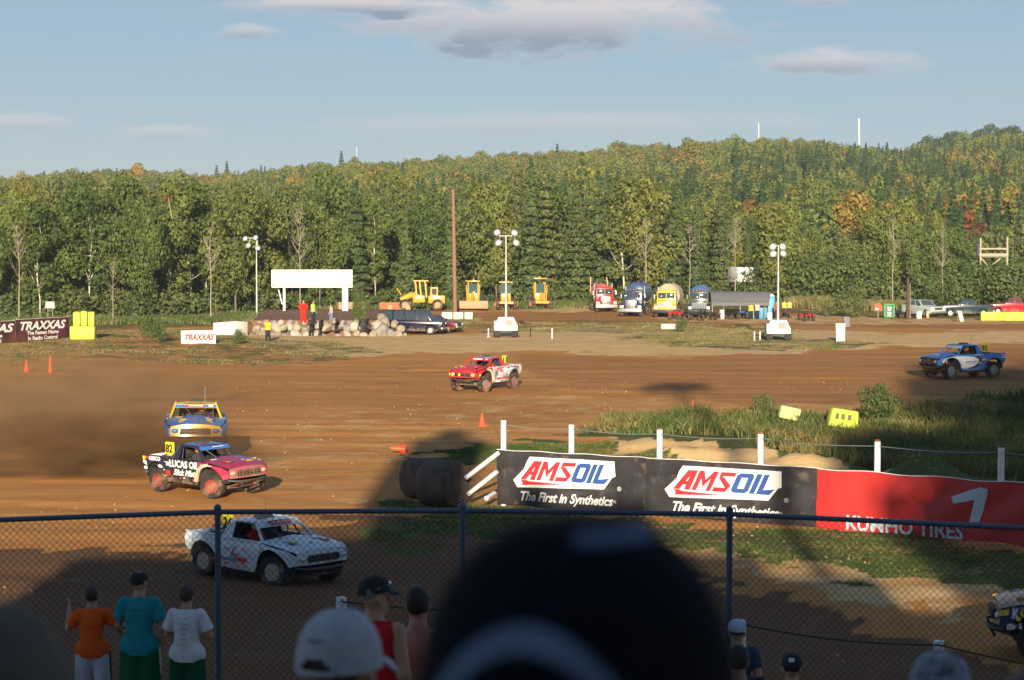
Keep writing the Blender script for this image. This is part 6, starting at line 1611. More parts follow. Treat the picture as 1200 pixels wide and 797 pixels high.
# ------------------------------------------------------------------ blank board on posts, rock platform, white walls
SIGNW = mat('blank_board_white', (.80, .79, .74), .5, var=.03, dirt=.04)
def board():
    Y = 204.0; k = Y / F
    p = at(366, 378, Y); t = thing('sign_board', 'long blank white board on two posts above the rock platform', 'sign', (p.x, Y, PLZ - .1))
    W, z0, z1 = 95 * k, CZ - (337 - 270) * k - PLZ + .1, CZ - (316 - 270) * k - PLZ + .1
    b = MB(); b.box((0, 0, (z0 + z1) / 2), (W, .45, z1 - z0)); b.build('board_body', SIGNW, t, bevel=.04)
    for nm, c, s in (('frame_strip', (0, -.25, z1 - .16), (W - .3, .03, .13)), ('frame_strip', (0, -.25, z0 + .2), (W - .3, .03, .13)), ('frame_strip', (-W / 2 + .2, -.25, (z0 + z1) / 2), (.13, .03, z1 - z0 - .4)), ('frame_strip', (W / 2 - .2, -.25, (z0 + z1) / 2), (.13, .03, z1 - z0 - .4))):
        b = MB(); b.box(c, s); b.build(nm, mat('grey_frame_strip', (.35, .34, .31), .6), t)
    b = MB(); b.box((xat(404.5, Y) - p.x, 0, z0 / 2 - .4), (.56, .4, z0 + .8)); b.build('post', SIGNW, t, bevel=.03)
    b = MB(); b.tube([(xat(333, Y) - p.x, 0, -.8), (xat(333, Y) - p.x, 0, z0)], .13, 10); b.build('post', SIGNW, t, 60)
    b = MB(); b.tube([(xat(324, Y) - p.x, .8, z0 + .2), (xat(330, Y) - p.x, .5, z0 - 1.6)], .06, 8); b.build('brace', SIGNW, t, 60)
board()
ROCKS = [mat('boulder_%s' % n, c, .9, var=.22, scale=1.4, bump=.5) for n, c in (('tan', (.33, .28, .20)), ('brown', (.29, .235, .17)), ('grey', (.25, .235, .21)), ('pale', (.42, .37, .29)))]
def rock_mesh(i):
    r_ = np.random.RandomState(400 + i); bm = bmesh.new(); bmesh.ops.create_icosphere(bm, subdivisions=2, radius=1)
    ax = r_.normal(size=(7, 3)); ax /= np.linalg.norm(ax, axis=1)[:, None]; lim = r_.uniform(.55, .88, 7)
    for v in bm.verts:
        c = np.array(v.co)
        for a, l in zip(ax, lim):
            d = c @ a
            if d > l: c = c - a * (d - l) * .85
        v.co = Vector(c * (1 + r_.normal() * .018))
    me = bpy.data.meshes.new('boulder'); bm.to_mesh(me); bm.free(); me.shade_smooth(); me.set_sharp_from_angle(angle=R(28)); me.materials.append(ROCKS[i % 4]); return me
RM = [rock_mesh(i) for i in range(12)]
def rock_wall():
    t = thing('boulder_wall', 'retaining wall of stacked tan and grey boulders in front of the blank board', 'rock wall', (0, 0, 0))
    Y = 181.0
    def stone(px, py, rp, sq=.8):
        k = Y / F; o = obj('boulder', RM[rnd.randrange(12)], t, at(px, py, Y + rnd.uniform(-.25, .35) + (398 - py) * .05), (rnd.random(), rnd.random(), rnd.random() * 6)); r_ = rp * k; o.scale = (r_ * 1.05, r_ * .95, r_ * sq)
    x = 291
    while x < 448:
        r_ = rnd.uniform(5.0, 9.6); stone(x + r_ * .8, 395 + rnd.uniform(-3.5, 1), r_, rnd.uniform(.65, .95)); x += r_ * 1.45
    x = 296
    while x < 446:
        r_ = rnd.uniform(4.4, 8.8); stone(x + r_ * .8, 384.5 + rnd.uniform(-3, 3), r_, rnd.uniform(.65, .95)); x += r_ * 1.4
    x = 300
    while x < 448:
        r_ = rnd.uniform(3.6, 6.0); stone(x + r_, 377.5 + rnd.uniform(-1, 2), r_, .7); x += r_ * 1.9
    for px, py, r_ in ((470, 386, 6), (462, 381, 7), (474, 393, 4.5), (430, 399, 6), (446, 388, 11), (459, 391, 10), (452, 378, 8), (466, 394, 7), (440, 400, 7), (447, 372, 6)): stone(px, py, r_, .85)
    # soil behind the stones
    b = MB(); k = Y / F
    pts = [(xat(294, Y), Y + 1.2), (xat(452, Y), Y + 1.2), (xat(448, 200), 208), (xat(300, 200), 208)]
    b.prism(pts, -.3, PLZ - .06, 'xy'); o = b.build('mulch_bed', mat('red_mulch', (.20, .09, .05), .95, var=.3, bump=.4), None, 40); tag(o, 'reddish mulch soil filling the platform behind the boulders', kind='structure')
rock_wall()
CONC = mat('white_concrete', (.66, .63, .57), .8, var=.12, scale=1.2, bump=.1, dirt=.12)
def walls():
    def wall(name, label, P, th=.3):
        t = thing(name, label, 'wall', (0, 0, 0))
        for (a, za0, za1), (c, zc0, zc1) in zip(P[:-1], P[1:]):
            d = Vector((c[0] - a[0], c[1] - a[1], 0)).normalized() * .012; n = Vector((-d.y, d.x, 0)).normalized() * th
            A, B_ = Vector((*a, 0)) + d, Vector((*c, 0)) - d
            vs = [A + Vector((0, 0, za0)), B_ + Vector((0, 0, zc0)), B_ + n + Vector((0, 0, zc0)), A + n + Vector((0, 0, za0)), A + Vector((0, 0, za1)), B_ + Vector((0, 0, zc1)), B_ + n + Vector((0, 0, zc1)), A + n + Vector((0, 0, za1))]
            b = MB(); b.add(vs, [(0, 3, 2, 1), (4, 5, 6, 7), (0, 1, 5, 4), (1, 2, 6, 5), (2, 3, 7, 6), (3, 0, 4, 7)]); b.build('wall_panel', CONC, t, bevel=.02)
    def V(px, Y, yt, yb=None):
        z1 = CZ - (yt - 270) * Y / F
        return ((xat(px, Y), Y), hz(xat(px, Y), Y) - .3, z1)
    wall('concrete_wall', 'white concrete wall panels curving up to the left end of the boulder wall', [V(250, 178, 378.5), V(275, 178.6, 376.5), V(290, 180, 377)])
    wall('concrete_wall', 'low white wall behind the people on the rock platform', [V(284, 212, 376.5), V(325, 212, 372.5), V(360, 211, 372), V(398, 211, 371)])
    # red lettered white banner leaning left of it
    a = on(212, 402.5); c = on(252.5, 403)
    t, Lg, sf = banner('sponsor_banner', 'small white banner with smeared red lettering left of the white concrete wall', a, c, mat('white_vinyl', (.72, .70, .66), .6, var=.06, dirt=.15), 21, z0=a.z - .05, z1=a.z + .95, fold=.03)
    cloth_word(t, sf, Lg, a.z, a.z + .95, 'TRAXXAS', Lg * .5, a.z + .42, .62, P_RED, .3, .02, Lg * .84)
    a = on(-62, 408); c = on(80, 396.5); h = 1.72
    for i, (u0, u1) in enumerate(((0.0, .54), (.546, 1.0))):
        A, C_ = a.lerp(c, u0), a.lerp(c, u1); z0 = min(A.z, C_.z)
        t, Lg, sf = banner('sponsor_banner', ['dark red banner cut off by the left frame edge', 'dark red banner with white slanted lettering beside the lime bales'][i], A, C_, mat('maroon_vinyl', (.085, .018, .025), .6, var=.8, scale=.9, dirt=.1), 30 + i, 'dark red banners at the left', z0=z0 + .05, z1=z0 + h, fold=.03)
        cloth_word(t, sf, Lg, z0, z0 + h, 'TRAXXAS', Lg * (.48 if i else .52), z0 + h * .68, .86, P_WHITE, .3, .03, Lg * .86)
        cloth_word(t, sf, Lg, z0, z0 + h, 'The Fastest Name', Lg * .5, z0 + h * .38, .40, P_WHITE, 0, .012, Lg * .6)
        cloth_word(t, sf, Lg, z0, z0 + h, 'In Radio Control', Lg * .5, z0 + h * .14, .40, P_WHITE, 0, .012, Lg * .56)
        for u in (.02, .98):
            q = A.lerp(C_, u); b = MB(); b.tube([(q.x, q.y + .15, q.z - .2), (q.x, q.y + .15, z0 + h + .15)], .05, 8); o = b.build('banner_stake', WOOD, None); tag(o, 'wooden stake holding the %s end of the %s dark red banner' % (('left', 'right')[u > .5], ('cut off', 'lettered')[i]), 'stake')
    p = on(59, 390); k = p.y / F
    t = thing('notice_board', 'small pale board on two thin posts behind the dark red banner', 'sign', p)
    b = MB(); b.box((0, 0, 2.35), (.75, .05, .55)); b.build('board', mat('weathered_white', (.50, .48, .42), .8), t)
    for s in (-.2, .2): b = MB(); b.tube([(s, .05, -.2), (s, .05, 2.2)], .035, 6); b.build('post', WOOD, t)
walls()
# ------------------------------------------------------------------ lamp masts
REFL = mat('lamp_reflector', (.5, .52, .52), .25, .6, var=.05); MAST = mat('pale_mast_steel', (.42, .43, .42), .5, .4, var=.1)
def mast(px, pyb, lamps, ytop, label, trailer=0, thick=.09):
    g = on(px, pyb); k = g.y / F
    t = thing('lamp_mast', label, 'lamp mast', g, 0)
    H = CZ - (ytop - 270) * k - g.z
    for i, (z0, z1, r_) in enumerate(((.5 if trailer else -.3, H * .38, thick * 1.25), (H * .38, H * .72, thick), (H * .72, H, thick * .75))):
        b = MB(); b.tube([(0, 0, z0), (0, 0, z1)], r_, 10); b.build('mast_section', MAST, t, 60)
    xs = [(lx - px) * k for lx, ly in lamps]
    b = MB(); b.tube([(min(xs), 0, H), (max(xs), 0, H)], .05, 8); b.build('crossarm', MAST, t, 60)
    for lx, ly in lamps:
        x, z = (lx - px) * k, CZ - (ly - 270) * k - g.z
        b = MB(); b.lathe([(.10, .28), (.16, .18), (.27, -.02), (.30, -.10), (.25, -.11)], 18, 'y'); hd_ = b.build('lamp_head', REFL, t, 50, (x, -.15, z), (R(-25), 0, R(20 if x > 0 else -20)))
        b = MB(); b.ball((0, -.09, 0), (.23, .05, .23), 14, 6); b.build('lens', mat('lamp_lens', (.5, .52, .52), .1, 0, spec=.9), hd_, 60)
        b = MB(); b.tube([(x, 0, z), (x * .8, 0, H)], .035, 6); b.build('lamp_bracket', MAST, t, 60)
    if trailer:
        m = mat('white_trailer_paint', (.76, .74, .68), .4, var=.05, dirt=.12)
        b = MB(); b.add([(-.95, -.65, .55), (.95, -.65, .55), (.95, .65, .55), (-.95, .65, .55), (-.62, -.6, 1.65), (.62, -.6, 1.65), (.62, .6, 1.65), (-.62, .6, 1.65), (-.95, -.65, .95), (.95, -.65, .95), (.95, .65, .95), (-.95, .65, .95)],
                        [(0, 3, 2, 1), (0, 1, 9, 8), (1, 2, 10, 9), (2, 3, 11, 10), (3, 0, 8, 11), (8, 9, 5, 4), (9, 10, 6, 5), (10, 11, 7, 6), (11, 8, 4, 7), (4, 5, 6, 7)]); b.build('generator_body', m, t, 30, bevel=.03)
        b = MB(); b.box((.25, -.668, 1.2), (.62, .03, .5), (R(4), 0, 0)); b.build('louvre', mat('louvre_grey', (.30, .29, .26), .6), t)
        b = MB(); b.box((-.8, 0, .98), (.4, 1.2, .8)); b.build('engine_panel', mat('bluegrey_panel', (.22, .26, .32), .5), t, bevel=.02)
        b = MB(); b.box((0, 0, .45), (2.3, 1.2, .12)); b.tube([(-1.1, 0, .45), (-2.0, 0, .40)], .05, 6); b.build('frame', DARKM, t)
        for s in (-.75, .72): b = MB(); b.lathe([(.05, -.1), (.27, -.11), (.30, -.06), (.30, .06), (.27, .11), (.05, .1)], 18, 'y', (s, -.55, .30)); b.build('wheel', TYRE_C, t, 50)
        for s in (-1.45, 2.0 if trailer == 1 else -1.9): b = MB(); b.tube([(s, -.2, 0), (s, -.2, .75)], .05, 8); b.box((s, -.2, .02), (.22, .22, .04)); b.build('outrigger', m if s < 0 else DARKM, t)
mast(593, 395, [(583, 273), (602.5, 273.5), (584.5, 285), (604.5, 285)], 276.5, 'trailer lamp tower with a T shaped mast in the middle of the infield', 1)
mast(911.5, 399, [(905, 289.5), (916, 289.5), (905.5, 298), (916.5, 297.5)], 288, 'trailer lamp tower with four close set lamps right of the canopy', 2)
mast(301, 371, [(288.5, 280), (300.5, 279), (292, 288), (302.5, 291)], 279, 'lamp mast with tilted lamps standing left of the blank board')
# ------------------------------------------------------------------ poles, stand, far masts
def pole(px, pyt, px2, pyb, w_, m, label, name='utility_pole', cat='pole', yd=None):
    g = on(px2, pyb); g = g if yd is None else Vector((xat(px2, yd), yd, hz(xat(px2, yd), yd))); k = g.y / F
    top = at(px, pyt, g.y)
    b = MB(); b.tube([g + Vector((0, 0, -.4)), top], [w_ * .55, w_ * .42], 12); o = b.build(name, m, None, 60); return tag(o, label, cat)
pole(531, 222, 533.5, 368, .42, mat('reddish_pole_timber', (.24, .13, .085), .9, var=.2), 'very tall reddish brown pole rising from a ring of concrete blocks')
pole(1064, 325, 1063.5, 373, .32, mat('dark_pole_timber', (.07, .05, .038), .9, var=.2), 'short dark pole beside the green framed board')
pole(1066.5, 332, 1066.5, 373, .14, mat('pole_guard', (.22, .17, .11), .9), 'pale batten fixed along the short dark pole', 'pole_batten', 'batten')
PALE = mat('pale_mast_paint', (.72, .66, .58), .6)
for px, yt, lb, w_ in ((889, 144, 'slim white mast on the ridge, left of the bigger one', .5), (1006.5, 139, 'white mast on the ridge right of centre', .8), (418, 172, 'hair thin mast on the distant ridge left of centre', .25)):
    Y = 1090; x = xat(px, Y); b = MB(); b.tube([(x, Y, hz(x, Y) - 1), at(px, yt, Y)], w_ * .5, 8); o = b.build('ridge_mast', PALE, None, 60); tag(o, lb, 'mast')
for j, (px, w_, lb) in enumerate(((524, 13, 'left pale concrete block around the tall pole'), (537, 12, 'middle pale concrete block around the tall pole'), (549, 10, 'right pale concrete block around the tall pole'))):
    g = on(px, 374.5); b = MB(); b.box((0, 0, .38), (w_ * g.y / F * .97, .8, .76)); o = b.build('concrete_block', mat('pale_concrete', (.55, .53, .48), .85, var=.12, bump=.2), None, 40, g, (0, 0, rnd.uniform(-.06, .06)), bevel=.05); tag(o, lb, 'concrete block')
g = on(647, 397); b = MB(); b.tube([(0, 0, 0), (0, 0, .85)], .05, 8); o = b.build('marker_post', WPOST, None, 60, g); tag(o, 'short thin white stake right of the middle lamp tower', 'stake')
def lookout():
    Y = 246; k = Y / F; t = thing('lookout_stand', 'open timber lookout stand on stilts in front of the right hand woods', 'lookout stand', (xat(1166, Y), Y, 0))
    t.location.z = hz(t.location.x, Y); x0 = t.location.x; z_ = lambda py: CZ - (py - 270) * k - t.location.z; X = lambda px: xat(px, Y) - x0
    W2 = mat('pale_timber', (.42, .33, .24), .85, var=.2)
    for px, pt in ((1148.5, 279), (1180, 278)):
        for dy in (0, 2.0): b = MB(); b.box((X(px) + dy * .2, dy, (z_(pt) - .3) / 2), (.16, .16, z_(pt) + .3)); b.build('stilt', W2, t)
    for py, nm in ((291.5, 'rail'), (298.5, 'rail')): b = MB(); b.box((X(1164), -.1, z_(py)), (34 * k, .08, .28 if py > 295 else .18)); b.build(nm, W2, t)
    for q in range(7): b = MB(); b.box((X(1164), .05 + q * .3, z_(301)), (33 * k, .27, .07)); b.build('floor_board', W2, t)
    for a, c in (((1149, 302), (1158, 312)), ((1172, 303), (1155, 316))): b = MB(); b.tube([(X(a[0]), 0, z_(a[1])), (X(c[0]), 0, z_(c[1]))], .08, 6); b.build('brace', W2, t)
    b = MB(); b.box((X(1147), .1, z_(292)), (.5, .3, 1.3)); b.build('dark_panel', mat('dark_blue_tarp', (.04, .05, .08), .8), t)
lookout()
def panel(px0, px1, pyt, pyb, label, m, lean=.12, name='sign_panel', skew=0):
    name = 'leaning_board'
    g = on((px0 + px1) / 2, pyb); k = g.y / F; w_, h = (px1 - px0) * k, (pyb - pyt) * k
    t = thing(name, label, 'sign panel', g, 0); t.rotation_euler = (-lean, 0, skew)
    b = MB(); b.box((0, 0, h / 2), (w_, .05, h), top=(1.12, 1)); b.build('panel', m, t, bevel=.008)
    for s in (-.35, .35): b = MB(); b.tube([(s * w_, .03, h * .85), (s * w_, h * .45, .0)], .03, 6); b.build('prop', WOOD, t)
GP = mat('dull_white_panel', (.60, .58, .55), .7, var=.08, dirt=.1)
panel(980, 990, 379, 401, 'tall dull white panel propped up on the infield at the right', GP, .08)
panel(990, 997, 371, 383, 'dark grey panel leaning just behind the dull white one', mat('grey_panel', (.20, .21, .24), .7), .2, skew=.5)
panel(1124, 1131, 364, 377, 'narrow pale board propped on a stand before the dark pickup', GP, .3, skew=.7)
def green_board():
    g = on(1042, 373); k = g.y / F; t = thing('notice_board', 'green framed board with dark lettering beside the short dark pole', 'sign', g); z = lambda py: (373 - py) * k
    G_ = mat('green_frame', (.03, .30, .06), .6); b = MB(); b.box((0, 0, z(364)), (10.5 * k, .05, 14 * k)); b.build('board', mat('board_dark_print', (.10, .11, .10), .8, var=.5, scale=6), t)
    for c, s in (((0, -.04, z(357)), (12 * k, .08, .16)), ((0, -.04, z(371)), (12 * k, .08, .16)), ((-5.5 * k, -.04, z(364)), (.16, .08, 13 * k)), ((5.5 * k, -.04, z(364)), (.16, .08, 13 * k))): b = MB(); b.box(c, s); b.build('frame_strip', G_, t)
    b = MB(); [b.box((-.0, -.035, z(360.5 + q * 3)), (5 * k * (1 - .2 * (q % 2)), .02, .12)) for q in range(4)]; b.build('lettering', P_WHITE, t)
    b = MB(); b.tube([(0, .05, -.2), (0, .05, 1.0)], .06, 6); b.build('post', WOOD, t)
    g = on(1029, 373); t = thing('notice_board', 'round topped red sign on a post left of the green framed board', 'sign', g)
    b = MB(); b.box((0, 0, 1.0), (.8, .05, .55)); b.ball((0, 0, 1.25), (.36, .04, .3), 12, 6); b.build('board', mat('faded_red_sign', (.45, .10, .05), .7), t, 60); b = MB(); b.box((-.12, -.045, .95), (.35, .02, .14)); b.build('lettering', P_WHITE, t); b = MB(); b.tube([(0, .05, -.2), (0, .05, .9)], .05, 6); b.build('post', WOOD, t)
green_board()
BUCK = mat('white_bucket_plastic', (.72, .70, .66), .5, dirt=.1)
def barrel(px, pyb, w_, h, label, m=BUCK, grp='white plastic barrels'):
    g = on(px, pyb); r_ = w_ * g.y / F / 2; t = thing('plastic_barrel', label, 'barrel', g, 0, grp)
    b = MB(); b.lathe([(r_ * .85, 0), (r_ * .93, .03), (r_, h * .3), (r_, h * .7), (r_ * .96, h * .97), (r_ * .9, h), (.01, h)], 18); b.build('barrel_body', m, t, 50)
    for z in (.3, .7): b = MB(); b.lathe([(r_ * 1.0, h * z - .02), (r_ * 1.04, h * z), (r_ * 1.0, h * z + .02)], 18); b.build('hoop', m, t, 50)
barrel(1077, 373.5, 6.5, .72, 'white barrel between the dark pole and the silver car')
barrel(1087, 372.5, 3.6, .7, 'tan barrel in front of the silver car', mat('tan_bucket', (.55, .38, .25), .6), 'tan barrels')
barrel(846, 374, 6, .95, 'white barrel at the left end of the canopy'); barrel(902, 375, 6, .75, 'white barrel in front of the blue toilet cabin')
# ------------------------------------------------------------------ ordinary parked vehicles
GL = glass(); TRIMB = mat('black_trim', (.02, .02, .02), .6)
def car(name, label, loc, rz, P, paintm, cat):
    """P: L, W, H, hood z, cab x0..x1, roof x0..x1, bed (pickup) ; x forward"""
    t = thing(name, label, cat, loc, rz); L_, W = P['L'], P['W']; h = P['H']; zh = P['hood']; r_ = P.get('r', .38); ax = P['ax']; rx = -P['ax2']; zl = .34
    f, b_ = L_ / 2, -L_ / 2
    zt = P.get('deck', zh)
    out = [(f - .02, zl + .12), (f, zh - .22), (f - .12, zh - .03), (P['c0'] + .02, zh + .04), (P['c1'], zt), (b_ + .04, zt), (b_, zt - .1), (b_ + .03, zl + .12)] + arch(rx, r_, r_ + .07, 190, -10, 10) + arch(ax, r_, r_ + .07, 190, -10, 10)
    out = [(x, max(z, zl if abs(z - r_) > .2 else z)) for x, z in out]
    b = MB(); b.prism(out, -W / 2, W / 2); b.build('body', paintm, t, 30, bevel=.035)
    gy = W / 2 - .06; ty = W / 2 - .22; z0 = zh + .03
    X = [(P['c0'], z0), (P['r0'], h), (P['r1'], h), (P['c1'], max(z0, zt))]
    vs = [(x, -(gy if i in (0, 3) else ty), z) for i, (x, z) in enumerate(X)] + [(x, (gy if i in (0, 3) else ty), z) for i, (x, z) in enumerate(X)]
    b = MB(); b.add(vs, [(0, 1, 2, 3), (7, 6, 5, 4), (0, 4, 5, 1), (1, 5, 6, 2), (2, 6, 7, 3), (3, 7, 4, 0)]); b.build('cabin', paintm, t, 30, bevel=.04)
    # windows stand a little proud of the cabin
    def pane(quad_, nm='window'):
        q = [Vector(v) for v in quad_]; c = sum(q, Vector()) / 4; n = (q[1] - q[0]).cross(q[3] - q[0]).normalized(); cen = Vector(((P['c0'] + P['c1']) / 2, 0, (z0 + h) / 2))
        if n.dot(c - cen) < 0: n = -n
        q = [c + (v - c) * .86 + n * .012 for v in q]; b = MB(); b.add([v for v in q] + [v - n * .03 for v in q], [(0, 1, 2, 3), (7, 6, 5, 4), (0, 4, 5, 1), (1, 5, 6, 2), (2, 6, 7, 3), (3, 7, 4, 0)]); b.build(nm, GL, t, None)
    pane([vs[0], vs[4], vs[5], vs[1]], 'windscreen'); pane([vs[3], vs[7], vs[6], vs[2]], 'rear_window')
    n_ = P.get('wins', 2)
    for s in (0, 4):
        for q in range(n_):
            u0, u1 = q / n_, (q + 1) / n_
            lo = lambda u: Vector(vs[s + 0]).lerp(Vector(vs[s + 3]), u); hi = lambda u: Vector(vs[s + 1]).lerp(Vector(vs[s + 2]), u)
            pane([lo(u0), lo(u1), hi(u1), hi(u0)])
    if P.get('bed'):
        b = MB(); b.box(((P['c1'] + b_) / 2 - .02, 0, zt + .005), (P['c1'] - b_ - .25, W - .2, .02)); b.build('bed_liner', TRIMB, t)
    for s in (-1, 1):
        b = MB(); b.box((f - .03, s * (W / 2 - .24), zh - .22), (.09, .3, .18)); b.build('headlight', LAMP, t, bevel=.02)
        b = MB(); b.box((b_ + .02, s * (W / 2 - .16), zt - .25), (.06, .14, .3)); b.build('tail_light', mat('tail_light_red', (.4, .02, .015), .3), t, bevel=.01)
        b = MB(); b.box((P['c0'] - .25, s * (W / 2 + .1), zh + .16), (.12, .16, .16)); b.build('mirror', TRIMB, t, bevel=.02)
    b = MB(); b.box((f - .0, 0, zh - .24), (.05, W - 1.0, .2)); b.build('grille', GRILL, t, bevel=.01)
    for x, nm in ((f + .04, 'bumper'), (b_ - .04, 'bumper')): b = MB(); b.box((x, 0, .52), (.12, W - .1, .2)); b.build(nm, P.get('bump', CHROME), t, bevel=.03)
    for x in (ax, rx):
        for s in (-1, 1):
            o = obj('wheel', CARTY, t, (x, s * (W / 2 - .12), r_)); k = r_ / .45; o.scale = (k, .72, k); obj('rim', CARRIM, o)
CARTY = TYRE_ME; CARRIM = rim_mesh(.45, .32, mat('car_rim', (.5, .49, .46), .4, .6, dirt=.3))
PICK = dict(L=5.6, W=1.95, H=1.8, hood=1.15, deck=1.2, c0=.95, r0=.35, r1=-.75, c1=-.95, ax=1.75, ax2=1.7, bed=1, wins=2)
carp = lambda n, c: mat(n, c, .3, var=.05, coat=.5, dirt=.25, dirt_z=(.3, 1.1), dirt_col=(.33, .22, .13))
car('van', 'dark blue passenger van parked right of the boulder pile', on(484, 391.5), R(-12), dict(L=5.4, W=2.0, H=2.05, hood=1.15, deck=1.15, c0=1.85, r0=1.25, r1=-2.5, c1=-2.62, ax=1.75, ax2=1.75, wins=4, r=.37), carp('van_navy', (.01, .012, .035)), 'van')
car('parked_car', 'dark car with a red and blue nose, half hidden behind the van', on(511, 389.5), R(-20), dict(L=4.4, W=1.8, H=1.5, hood=.95, deck=1.0, c0=.8, r0=.1, r1=-1.2, c1=-1.7, ax=1.35, ax2=1.35, wins=2, r=.34), carp('car_wine', (.14, .02, .04)), 'car')
car('parked_car', 'pale car peeking out behind the boulders left of the van', on(457, 385), R(-80), dict(L=4.4, W=1.8, H=1.6, hood=1.0, deck=1.05, c0=.8, r0=.1, r1=-1.2, c1=-1.7, ax=1.35, ax2=1.35, wins=2, r=.34), carp('car_paleblue', (.38, .45, .52)), 'car')
car('parked_car', 'silver car facing the track beside the short dark pole', on(1082, 371), R(-62), dict(L=4.9, W=1.95, H=1.75, hood=1.12, deck=1.2, c0=.9, r0=.2, r1=-1.7, c1=-2.1, ax=1.45, ax2=1.5, wins=3), carp('car_silver', (.42, .46, .46)), 'car')
car('pickup_truck', 'dark green pickup parked between the silver car and the red pickup', on(1131, 370.5), R(180), PICK, carp('pickup_green', (.02, .045, .05)), 'pickup')
car('pickup_truck', 'red pickup behind the lime barrier blocks at the right edge', on(1186, 368.5), R(181), PICK, carp('pickup_red', (.42, .015, .025)), 'pickup')
# ------------------------------------------------------------------ tank trucks
def tank_truck(label, loc, rz, m, tm, cham=CHROME, flat=False, tankw=1.12, tz=2.1, boxy=False):
    t = thing('tank_truck', label, 'tank truck', loc, rz, 'work trucks parked in a row by the woods'); W = 2.35
    b = MB(); b.box((3.2, 0, 1.28), (1.7, 1.5, .95), top=(1, .86)); b.build('hood', m, t, bevel=.08)
    for s in (-1, 1):
        b = MB(); b.prism([(2.3, .75), (2.35, 1.2), (2.9, 1.45), (3.6, 1.4), (4.0, 1.15), (4.05, .8)] + arch(3.3, .52, .60, 20, 160, 8), s * .72, s * 1.16); b.build('fender', m, t, bevel=.03)
        b = MB(); b.box((4.03, s * .93, 1.05), (.08, .36, .26)); b.build('headlight', LAMP, t, bevel=.03)
        b = MB(); b.box((2.15, s * 1.26, 2.1), (.06, .1, .4)); b.tube([(2.15, s * 1.1, 2.3), (2.15, s * 1.32, 2.3)], .02, 5); b.build('mirror', cham, t)
        b = MB(); b.tube([(.75, s * 1.0, 1.0), (.75, s * 1.0, 3.1)], .07, 10); b.build('exhaust_stack', STEEL, t, 60) if not boxy else None
    b = MB(); b.box((4.07, 0, 1.28), (.06, .98 if not flat else 1.5, .92 if not flat else .6)); b.build('grille', cham, t, bevel=.02)
    for q in range(6 if not flat else 9): b = MB(); b.box((4.11, -.4 + q * .16 if not flat else -.64 + q * .16, 1.28), (.03, .05, .8 if not flat else .5)); b.build('grille_slat', GRILL, t)
    b = MB(); b.box((4.15, 0, .66), (.25, 2.4, .36)); b.build('bumper', cham if not flat else DARKM, t, bevel=.04)
    b = MB(); b.box((1.55, 0, 1.75), (1.55, 2.1, 1.9), top=(.88, .9)); b.build('cab', m, t, 30, bevel=.08)
    b = MB(); b.box((2.30, 0, 2.23), (.05, 1.72, .58), (0, R(-4), 0)); b.build('windscreen', GL, t, bevel=.01); b = MB(); b.box((2.33, 0, 2.23), (.05, .05, .6), (0, R(-4), 0)); b.build('screen_divider', m, t)
    for s in (-1, 1): b = MB(); b.box((1.6, s * 1.01, 2.2), (.8, .05, .55), (R(4 * s), 0, 0)); b.build('side_window', GL, t)
    b = MB(); b.box((1.5, 0, 2.76), (1.0, 1.5, .14), top=(.8, .8)); b.build('roof_cap', m, t, bevel=.04)
    for q in range(5): b = MB(); b.ball((1.95, -.6 + q * .3, 2.78), (.05, .06, .05), 8, 5); b.build('roof_marker', mat('amber_marker', (.7, .3, .03), .3), t, 60)
    b = MB(); n = 28; b.lathe([(.05, -4.35), (tankw * .8, -4.3), (tankw, -4.15), (tankw, .25), (tankw * .8, .42), (.05, .48)], n, 'x', (0, 0, tz)); b.build('tank', tm, t, 50)
    for x in (-3.6, -2.2, -.8): b = MB(); b.lathe([(tankw + .005, -.05), (tankw + .03, 0), (tankw + .005, .05)], n, 'x', (x, 0, tz)); b.build('tank_band', tm, t, 50)
    b = MB(); b.lathe([(.3, 0), (.3, .22), (.01, .25)], 14, 'z', (-1.6, 0, tz + tankw - .04)); b.build('tank_hatch', DARKM, t, 50)
    b = MB(); b.box((-1.0, 0, .85), (6.6, .9, .3)); b.box((-1.6, 0, 1.1), (5.2, 1.6, .14)); b.build('chassis', DARKM, t)
    for x in (3.3, -1.9, -3.2):
        for s in (-1, 1):
            o = obj('wheel', TYRE_ME, t, (x, s * .98, .52)); o.scale = (1.16, 1.1, 1.16); obj('rim', CARRIM, o)
    return t
RT = carp('truck_red', (.50, .02, .025)); BT = carp('truck_blue', (.03, .045, .11)); YT = carp('truck_yellow', (.72, .48, .02)); DT = carp('truck_dark_olive', (.05, .055, .05))
t1 = tank_truck('red tank truck with pale rails, leftmost of the parked work trucks', on(706, 364.5), R(-86), RT, carp('tank_red', (.42, .10, .09)), tankw=.95)
for s in (-1, 1):
    b = MB(); b.box((-1.8, s * 1.05, 1.9), (5.2, .08, .16), (0, R(6), 0)); b.build('pale_rail', mat('pale_orange_rail', (.6, .4, .22), .7), t1)
    b = MB(); b.tube([(-3.0, s * 1.05, 1.8), (-3.9, s * .9, 3.7)], .06, 6); b.build('pale_rail', mat('pale_orange_rail', (.6, .4, .22), .7), t1)
tank_truck('dark blue tank truck with a chrome grille between the red and yellow ones', on(745.5, 369.5), R(-102), BT, carp('tank_blue', (.04, .08, .16)), tz=2.35)
tank_truck('yellow tank truck with a wide slatted grille beside the dark blue one', on(783, 370.5), R(-99), YT, mat('rusty_tank', (.44, .33, .22), .8, var=.3, scale=.7, dirt=.3, dirt_col=(.30, .12, .03)), cham=mat('pale_grille', (.55, .52, .45), .5), flat=True, tz=2.15, tankw=1.25)
